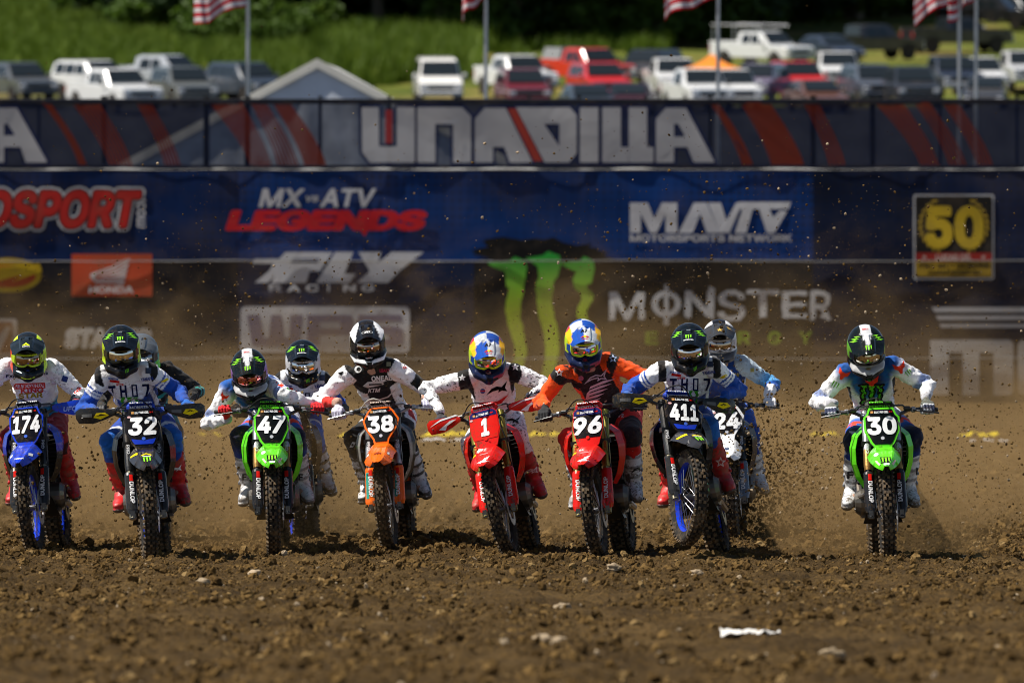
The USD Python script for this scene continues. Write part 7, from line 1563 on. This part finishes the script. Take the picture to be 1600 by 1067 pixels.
def proto_tree(path, seed, h, r, base, nleaf, leaf, low_limbs=True, mat=None):
    rng = np.random.default_rng(seed)
    cls = stage.CreateClassPrim(path); 
    tr = MB(); k = np.linspace(0, 1, 9); tr.tube(np.stack([0.25 * np.sin(k * 3 + seed), 0.2 * np.sin(k * 4), k * h * 0.85], -1), 0.24 * (1 - k * 0.8) * h / 14, n=9)
    ends = []
    for j in range(16):
        z = base * 0.8 + (h * 0.8 - base * 0.8) * j / 16; a = j * 2.4 + rng.uniform(0, 0.6); L = r * (0.55 + 0.5 * rng.random()) * (1 - 0.35 * j / 16)
        e = np.array([math.cos(a) * L, math.sin(a) * L, z + L * 0.35]); m_ = e * [0.5, 0.5, 0] + [0, 0, z + L * 0.05]
        tr.tube([(0, 0, z), m_, e], [0.09, 0.06, 0.025], n=5); ends += [e, (e + m_) / 2]
    usdkit.mesh(stage, path + '/trunk', tr.arrays()[:2], M_BARK, smooth=60)
    cl = []
    for e in ends + [np.array([0, 0, h * 0.9]), np.array([0.6, 0.3, h * 0.75])]:
        for _ in range(3): cl.append((e + rng.normal(size=3) * [0.9, 0.9, 0.6] * r / 4, r * rng.uniform(0.16, 0.34)))
    pts = []
    for c_, q in cl:
        n = nleaf // len(cl); d_ = rng.normal(size=(n, 3)); d_ /= np.linalg.norm(d_, axis=1, keepdims=True); pts.append(c_ + d_ * q * rng.random((n, 1)) ** 0.4 * [1.15, 1.15, 0.75])
    v, f = leaf_cards(np.vstack(pts), leaf, rng); usdkit.mesh(stage, path + '/crown', (v, f), mat or M_LEAF)
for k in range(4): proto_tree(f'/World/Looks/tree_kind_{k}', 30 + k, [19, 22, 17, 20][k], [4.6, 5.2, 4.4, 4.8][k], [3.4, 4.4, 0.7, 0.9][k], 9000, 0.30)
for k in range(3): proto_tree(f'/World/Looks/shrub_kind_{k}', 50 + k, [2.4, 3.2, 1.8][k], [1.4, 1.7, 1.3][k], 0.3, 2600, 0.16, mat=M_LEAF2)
def place(name, proto, u, d, scale, label, cat, group, rng, sx=1.0):
    x = (u - 800) / FOC * d; path = '/World/' + numbered('/World', name); xf = UsdGeom.Xform.Define(stage, path)
    xf.AddTranslateOp().Set((x, d, float(ground_z(d)) - 0.15)); xf.AddRotateZOp().Set(float(rng.uniform(0, 360))); xf.AddScaleOp().Set((scale * sx, scale * sx, scale))
    xf.GetPrim().GetReferences().AddInternalReference(proto); xf.GetPrim().SetInstanceable(True); tag(xf.GetPrim(), label, cat, group)
rng = np.random.default_rng(77)
edge = lambda u: np.interp(u, [-500, 0, 80, 160, 250, 300, 560, 760, 1000, 1250, 1420, 1700, 2300], [585, 575, 545, 510, 474, 464, 457, 452, 460, 494, 512, 545, 560])
for row, (off, step) in enumerate(((0, 105), (5, 95), (11, 100), (18, 110), (27, 120))):
    for u in np.arange(-260 + 40 * row, 1980, step):
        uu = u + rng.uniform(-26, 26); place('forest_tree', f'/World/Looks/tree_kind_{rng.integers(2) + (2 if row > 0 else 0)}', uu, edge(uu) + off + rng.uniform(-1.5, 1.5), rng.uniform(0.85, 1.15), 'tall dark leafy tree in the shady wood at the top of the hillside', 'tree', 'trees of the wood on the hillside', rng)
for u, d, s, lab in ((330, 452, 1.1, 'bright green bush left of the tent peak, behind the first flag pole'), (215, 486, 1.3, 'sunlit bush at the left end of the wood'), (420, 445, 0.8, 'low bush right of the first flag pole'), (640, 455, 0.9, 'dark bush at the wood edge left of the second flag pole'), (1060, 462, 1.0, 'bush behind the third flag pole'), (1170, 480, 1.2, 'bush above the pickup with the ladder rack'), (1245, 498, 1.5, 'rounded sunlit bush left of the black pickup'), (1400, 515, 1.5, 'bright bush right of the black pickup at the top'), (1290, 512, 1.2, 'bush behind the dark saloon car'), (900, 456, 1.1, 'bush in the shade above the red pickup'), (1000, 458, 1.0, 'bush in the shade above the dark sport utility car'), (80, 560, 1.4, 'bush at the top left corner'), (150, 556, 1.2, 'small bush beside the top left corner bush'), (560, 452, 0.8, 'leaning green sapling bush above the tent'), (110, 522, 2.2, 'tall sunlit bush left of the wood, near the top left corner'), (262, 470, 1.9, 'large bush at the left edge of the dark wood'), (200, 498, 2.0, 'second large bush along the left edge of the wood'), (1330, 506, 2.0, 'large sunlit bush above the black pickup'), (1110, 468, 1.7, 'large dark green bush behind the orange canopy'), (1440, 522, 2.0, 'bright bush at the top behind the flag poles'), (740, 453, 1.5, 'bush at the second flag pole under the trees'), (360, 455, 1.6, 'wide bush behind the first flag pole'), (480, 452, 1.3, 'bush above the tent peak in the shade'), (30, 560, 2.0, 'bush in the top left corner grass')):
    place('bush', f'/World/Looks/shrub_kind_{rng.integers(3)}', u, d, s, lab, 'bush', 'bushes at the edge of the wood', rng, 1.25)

# tall grass: tufts scattered over the slope
M_TUFT = leaf_mat('tall_grass_blades', (0.085, 0.135, 0.010), (0.29, 0.31, 0.035))
rngg = np.random.default_rng(9); V, F = [], []
for k in range(26):
    a = rngg.uniform(0, 6.28); r0 = rngg.uniform(0, 0.22); h = rngg.uniform(0.5, 1.0); le = rngg.uniform(0.05, 0.35); b0 = np.array([math.cos(a) * r0, math.sin(a) * r0, 0]); dd = np.array([math.cos(a), math.sin(a), 0]); w_ = np.array([-dd[1], dd[0], 0]) * 0.018
    n = len(V) * 1; V += [b0 - w_, b0 + w_, b0 + dd * le * 0.4 + w_ * 0.8 + [0, 0, h * 0.6], b0 + dd * le * 0.4 - w_ * 0.8 + [0, 0, h * 0.6], b0 + dd * le + [0, 0, h]]; F += [[n, n + 1, n + 2], [n, n + 2, n + 3], [n + 3, n + 2, n + 4]]
def instancer(name, protos, pos, rot, scale, idx, label=None, cat=None, kind='stuff'):
    path = '/World/' + numbered('/World', name); pi = UsdGeom.PointInstancer.Define(stage, path); rel = pi.CreatePrototypesRel()
    for k, (v, f, mat, sm) in enumerate(protos):
        p = f'{path}/piece_{k}'; usdkit.mesh(stage, p, (v, f), mat, smooth=sm); rel.AddTarget(p)
    pi.CreateProtoIndicesAttr(Vt.IntArray.FromNumpy(np.asarray(idx, np.int32))); pi.CreatePositionsAttr(Vt.Vec3fArray.FromNumpy(np.asarray(pos, np.float32)))
    pi.CreateScalesAttr(Vt.Vec3fArray.FromNumpy(np.asarray(scale, np.float32)))
    q = rot; pi.CreateOrientationsAttr(Vt.QuathArray([Gf.Quath(float(a), float(b), float(c), float(d_)) for a, b, c, d_ in q]))
    tag(pi.GetPrim(), label, cat, None, kind)
def zrot(rng, n): a = rng.uniform(0, np.pi, n); return np.stack([np.cos(a), 0 * a, 0 * a, np.sin(a)], 1)
def anyrot(rng, n): q = rng.normal(size=(n, 4)); return q / np.linalg.norm(q, axis=1, keepdims=True)
n = 26000; u = rngg.uniform(-80, 1050, n); d = rngg.uniform(395, 585, n)
dens = np.where(u < 330, np.interp(d, [395, 425, 440, 585], [0.05, 0.25, 1, 1]), np.where(u < 740, np.interp(d, [395, 400, 405, 585], [0.1, 0.6, 1, 1]), np.interp(d, [395, 440, 455, 585], [0.0, 0.02, 0.5, 0.6])))
keep = (rngg.random(n) < dens) & (d < edge(u) - 1.0) & (meshkit.noise(np.stack([u * 0.05, d * 0.1, u * 0], -1), 3) > 0.18); u, d = u[keep], d[keep]; n = len(u)
x = (u - 800) / FOC * d; s = rngg.uniform(0.7, 1.5, n) * np.where((u > 500) & (u < 760), 1.5, 1.0)
instancer('tall_grass', [(np.array(V), np.array(F), M_TUFT, False)], np.stack([x, d, ground_z(d) - 0.15], 1), zrot(rngg, n), np.stack([s, s, s], 1), np.zeros(n))
# ---------------------------------------------------------------- loose dirt, stones, flying roost, dust
rng = np.random.default_rng(123)
def clod(seed, sub=1, rough=0.45, flat=0.75):
    m = trimesh.creation.icosphere(sub); r = np.random.default_rng(seed); v = m.vertices * (1 + rough * (meshkit.noise(m.vertices * 1.7 + seed * 3.1, seed) - 0.5)[:, None] * 2 + 0.12 * r.normal(size=(len(m.vertices), 1))); return v * [1, r.uniform(0.75, 1.1), flat], m.faces
M_CLOD = usdkit.material(stage, '/World/Looks/dirt_clod', {'o': ('object_info', {}), 'g': ('geometry', {}), 'n': ('noise_texture', {'scale': 90.0, 'detail': 3.0}), 'r': ('rgb_ramp', {'ramp': [(0.0, (0.040, 0.023, 0.007)), (0.5, (0.092, 0.053, 0.016)), (0.93, (0.145, 0.087, 0.029)), (1.0, (0.22, 0.145, 0.06))]}), 'b': ('bump', {'strength': 0.5, 'distance': 0.01}), 'p': ('principled_bsdf', {'roughness': 0.95, 'specular_ior_level': 0.1})},
    [('o.random', 'r.fac'), ('r.color', 'p.base_color'), ('g.position', 'n.vector'), ('n.fac', 'b.height'), ('b.normal', 'p.normal')], surface='p.BSDF')
M_STONE = usdkit.material(stage, '/World/Looks/pale_stone', {'o': ('object_info', {}), 'r': ('rgb_ramp', {'ramp': [(0.0, (0.22, 0.165, 0.10)), (1.0, (0.34, 0.26, 0.17))]}), 'p': ('principled_bsdf', {'roughness': 0.8, 'specular_ior_level': 0.2})}, [('o.random', 'r.fac'), ('r.color', 'p.base_color')], surface='p.BSDF')
def on_ground(x, y): return ground_z(y) + lumps(x, y)
n = 100000
y = 31.5 + 36 * rng.random(n) ** 0.85; x = rng.uniform(-1.06, 1.06, n) * y * (800 / FOC)
keep = meshkit.fbm(np.stack([x * 2.0, y * 0.9, x * 0], -1), 2, 4) > 0.34; x, y = x[keep], y[keep]; n = len(x)
s = np.clip(0.0046 * rng.random(n) ** -0.45, 0.004, 0.034) * np.interp(y, [32, 60, 68], [0.85, 1.0, 1.1])
stone = (rng.random(n) < 0.022).astype(int); s = np.where(stone == 1, np.minimum(s, 0.022), s)
instancer('dirt_clods', [(*clod(1), M_CLOD, False), (*clod(2), M_CLOD, False), (*clod(3), M_CLOD, False), (*clod(4), M_CLOD, False), (*clod(5, flat=0.55, rough=0.25), M_STONE, False), (*clod(6, flat=0.6, rough=0.3), M_STONE, False)],
    np.stack([x, y, on_ground(x, y) + s * 0.25], 1), anyrot(rng, n), np.stack([s, s, s], 1), np.where(stone == 1, 4 + rng.integers(0, 2, n), rng.integers(0, 4, n)))
n = 26000; y = 66 + 52 * rng.random(n) ** 1.3; x = rng.uniform(-1.06, 1.06, n) * y * (800 / FOC); s = np.clip(0.010 * rng.random(n) ** -0.42, 0.009, 0.06)
instancer('far_dirt_clods', [(*clod(15), M_CLOD, False), (*clod(16), M_CLOD, False)], np.stack([x, y, on_ground(x, y) + s * 0.3], 1), anyrot(rng, n), np.stack([s, s, s], 1), rng.integers(0, 2, n))
# ridge of thrown-up soil behind the wheels
n = 9000; x = rng.uniform(-5.3, 5.3, n); y = 63.0 + rng.normal(0, 1.6, n) + 0.8 * np.sin(x * 0.9); s = np.clip(0.008 * rng.random(n) ** -0.42, 0.007, 0.045)
instancer('soil_ridge', [(*clod(7), M_CLOD, False), (*clod(8), M_CLOD, False)], np.stack([x, y, on_ground(x, y) + s * 0.3], 1), anyrot(rng, n), np.stack([s, s, s], 1), rng.integers(0, 2, n))
for u, v, sz, lab in ((850, 1012, 0.055, 'large pale stone lying nearest the bottom centre'), (1300, 1020, 0.05, 'pale stone near the bottom right, right of the white rag'), (960, 905, 0.045, 'pale stone on the dirt below the number 96 bike'), (875, 1015, 0.04, 'smaller stone beside the large pale stone at the bottom'), (398, 905, 0.04, 'pale stone below the number 47 bike'), (318, 920, 0.04, 'flat stone below the number 32 bike on the left'), (880, 952, 0.05, 'tan stone left of the middle foreground'), (1090, 905, 0.04, 'small stone below the number 411 bike')):
    d = CAM_H * FOC / (v - HORIZON); p = px(u, v, d); p[2] = float(on_ground(np.array([p[0]]), np.array([d]))[0]) + sz * 0.3
    vv, ff = clod(int(u), 2, 0.3, 0.6); m = MB((0.25, 0.18, 0.10)); m.add(vv * sz + p, ff); emit('stone', m, M_STONE, None, smooth=True, label=lab, category='stone', group='pale stones on the dirt')
# white rag on the dirt in front
d = CAM_H * FOC / (996 - HORIZON); c0 = px(1172, 996, d); uu, vv = np.meshgrid(np.linspace(-1, 1, 41), np.linspace(-1, 1, 13))
z = 0.026 + 0.011 * np.sin(uu * 5 + 1) * np.cos(vv * 2) + 0.005 * np.sin(uu * 11 + vv * 3) + 0.01 * meshkit.noise(np.stack([uu * 5, vv * 5, uu * 0], -1), 3)
xx = c0[0] + uu * 0.145; yy = d + vv * 0.12 + 0.03 * np.sin(uu * 4); rag = MB((0.60, 0.58, 0.54)); rag.grid(np.stack([xx, yy, on_ground(xx, yy) * 0.5 + on_ground(np.array([c0[0]]), np.array([d]))[0] * 0.5 + z], -1), thick=0.004)
emit('rag', rag, M_CLOTH, None, smooth=True, label='crumpled white rag lying on the dirt in the right foreground', category='rag')
# yellow and white start line strips far behind the riders
for k, (u0, u1, v, col, lab) in enumerate(((308, 352, 688, YELLOW, 'short faint yellow line strip left of the number 47 bike'), (526, 580, 686, YELLOW, 'short yellow line strip between the orange bike and the green bike'), (655, 742, 686, YELLOW, 'bright worn yellow line strip left of the number 1 bike'), (822, 900, 686, YELLOW, 'worn yellow line strip between the two red bikes'), (1255, 1318, 687, YELLOW, 'faint yellow strip left of the number 30 rider'), (1497, 1570, 683, YELLOW, 'bright yellow strip right of the number 30 rider'), (655, 738, 698, WHITE, 'white strip below the worn yellow line left of the number 1 bike'), (1512, 1578, 697, WHITE, 'white strip below the bright yellow strip'))):
    dd = 112.0 if v < 692 else 108.5; r_ = np.random.default_rng(k); us_ = np.linspace(u0, u1, int((u1 - u0) / 3)); m = MB(col); rows = []
    x_ = (us_ - 800) / FOC * dd; hh = 0.05 + 0.05 * meshkit.noise(np.stack([us_ * 0.12, us_ * 0, us_ * 0], -1), k) + 0.02 * r_.random(len(us_)); hh = (hh * 0.8 - 0.02 * (k in (0, 4))) * np.clip(np.minimum(us_ - u0, u1 - us_) / 12, -0.2, 1) - 0.10 * np.maximum(meshkit.noise(np.stack([us_ * 0.16, us_ * 0, us_ * 0], -1), k + 40) - 0.62, 0)
    gz_ = on_ground(x_, np.full_like(x_, dd)); 
    for q in np.linspace(0, 1, 7): rows.append(np.stack([x_, np.full_like(x_, dd + (q - 0.5) * 0.5), gz_ + 0.012 + hh * (0.75 if col == YELLOW else 0.3) * math.sin(math.pi * q)], -1))
    m.grid(np.array(rows)); emit('start_line', m, M_MATTE, None, smooth=True, label=lab, category='line', group='start line strips')
# flying dirt thrown by the rear wheels
P, S = [], []
for key, (b, c) in BIKES.items():
    o = b.body((0, 1.6, 0.15)); amt = {'30': 3400, '24': 3200, '411': 1600, '96': 1200, '38': 1000, '1': 1200}.get(key, 1100)
    t = rng.gamma(1.6, 0.16, amt); sp = rng.normal(0, 0.42, amt); up = rng.uniform(0.6, 6.0, amt); back = rng.uniform(2, 13, amt)
    P.append(np.stack([o[0] + (sp * 3.2 + rng.normal(0, 0.25, amt)) * np.sqrt(t), o[1] + back * t, o[2] + up * t * 1.1 - 3.0 * t * t + rng.random(amt) * 0.5], 1)); S.append(np.clip(0.0028 * rng.random(amt) ** -0.5, 0.0026, 0.013))
n = 2600; yb = 61 + 22 * rng.random(n); P.append(np.stack([rng.uniform(-1.05, 1.05, n) * yb * 800 / FOC, yb, 0.05 + np.minimum(rng.exponential(0.75, n), 5.0)], 1)); S.append(np.clip(0.0026 * rng.random(n) ** -0.5, 0.0025, 0.011))
n = 2600; yb = 60 + 10 * rng.random(n); xx = rng.normal(2.9, 0.9, n); P.append(np.stack([xx, yb, 0.05 + np.minimum(rng.exponential(0.55, n), 2.6)], 1)); S.append(np.clip(0.003 * rng.random(n) ** -0.5, 0.0028, 0.012))
P = np.vstack(P); S = np.concatenate(S); k = (P[:, 2] > 0.03); P, S = P[k], S[k]
instancer('flying_dirt', [(*clod(11, 1), M_CLOD, False), (*clod(12, 1), M_CLOD, False), (*clod(13, 1, 0.3), M_STONE, False)], P, anyrot(rng, len(P)), np.stack([S, S * rng.uniform(0.6, 1, len(S)), S], 1), np.where(rng.random(len(P)) < 0.12, 2, rng.integers(0, 2, len(P))))

# dense dark stream of soil behind the number 24 bike
n = 2300; q = rng.random(n); yb = 64.6 + 2.2 * q + rng.normal(0, 0.2, n); P2 = np.stack([(1160 + 90 * q ** 0.8 + rng.normal(0, 10 + 22 * q, n) - 800) / FOC * yb, yb, 0.04 + np.abs(rng.normal(0, 0.22 + 0.42 * q, n))], 1); S2 = np.clip(0.0030 * rng.random(n) ** -0.5, 0.003, 0.014)
instancer('soil_spray', [(*clod(21, 1), M_CLOD, False), (*clod(22, 1), M_CLOD, False)], P2, anyrot(rng, n), np.stack([S2, S2, S2], 1), rng.integers(0, 2, n))

# dust hanging behind the riders: one cloud of air whose thickness varies, thicker where the rear wheels dig
lo, hi = np.array([-13.5, 59.0, -0.4]), np.array([13.5, 100.0, 4.8])
m = MB(); m.box((lo + hi) / 2, hi - lo)
dn = {'g': ('geometry', {}), 'mp': ('mapping', {'scale': (0.55, 0.30, 0.75)}), 'n': ('noise_texture', {'scale': 1.25, 'detail': 5.0, 'roughness': 0.62, 'distortion': 0.8}), 'sep': ('separate_xyz', {}),
    'h': ('map_range', {'from_min': 0.0, 'from_max': 2.7, 'to_min': 0.22, 'to_max': -0.36}), 'ns': ('math', {'math_type': 'subtract', 'value2': 0.46}), 'nc': ('math', {'math_type': 'multiply', 'value2': 1.9}), 'ad': ('math', {'math_type': 'add'}), 'mx': ('math', {'math_type': 'maximum', 'value2': 0.0}),
    'yr': ('map_range', {'range_type': 'smoothstep', 'from_min': 64.5, 'from_max': 68.5, 'to_min': 0.0, 'to_max': 0.30}), 'm': ('math', {'math_type': 'multiply'}), 'pv': ('principled_volume', {'color': (0.44, 0.275, 0.115), 'anisotropy': 0.15}),
    'pn': ('math', {'math_type': 'multiply'}), 'nn': ('map_range', {'from_min': 0.35, 'from_max': 0.7, 'to_min': 0.1, 'to_max': 1.0, 'clamp': True}), 'tot': ('math', {'math_type': 'add'})}
dl = [('g.position', 'mp.vector'), ('mp.vector', 'n.vector'), ('g.position', 'sep.vector'), ('sep.z', 'h.value'), ('sep.y', 'yr.value'), ('n.fac', 'ns.value1'), ('ns.value', 'nc.value1'), ('nc.value', 'ad.value1'), ('h.result', 'ad.value2'), ('ad.value', 'mx.value1'), ('mx.value', 'm.value1'), ('yr.result', 'm.value2'), ('n.fac', 'nn.value')]
prev = None
for k_, (key, dx, r_, a_) in enumerate((('174', 0.55, 1.1, 1.1), ('32', 0.65, 1.1, 1.0), ('47', -0.6, 1.0, 0.8), ('38', -0.5, 1.0, 0.8), ('1', -0.35, 1.0, 0.7), ('96', -0.5, 0.9, 0.6), ('24', 0.6, 1.0, 0.6), ('30', -0.34, 0.7, 4.5), ('30', 0.36, 0.7, 4.5))):
    o = BIKES[key][0].body((dx, 1.9 if key == '30' else 3.2, 0.22))
    dn[f'd{k_}'] = ('vector_math', {'math_type': 'distance', 'vector2': tuple(o)}); dn[f'e{k_}'] = ('map_range', {'range_type': 'smoothstep', 'from_min': 0.0, 'from_max': r_, 'to_min': a_, 'to_max': 0.0, 'clamp': True})
    dl += [('g.position', f'd{k_}.vector1'), (f'd{k_}.value', f'e{k_}.value')]
    if prev:
        dn[f's{k_}'] = ('math', {'math_type': 'add'}); dl += [(prev, f's{k_}.value1'), (f'e{k_}.result', f's{k_}.value2')]; prev = f's{k_}.value'
    else: prev = f'e{k_}.result'
dl += [(prev, 'pn.value1'), ('nn.result', 'pn.value2'), ('m.value', 'tot.value1'), ('pn.value', 'tot.value2'), ('tot.value', 'pv.density')]
M_DUST = usdkit.material(stage, '/World/Looks/dust_air', dn, dl, volume='pv.volume')
emit('dust_cloud', m, M_DUST, None, label='brown dust hanging in the air behind the riders', category='dust', kind='stuff')
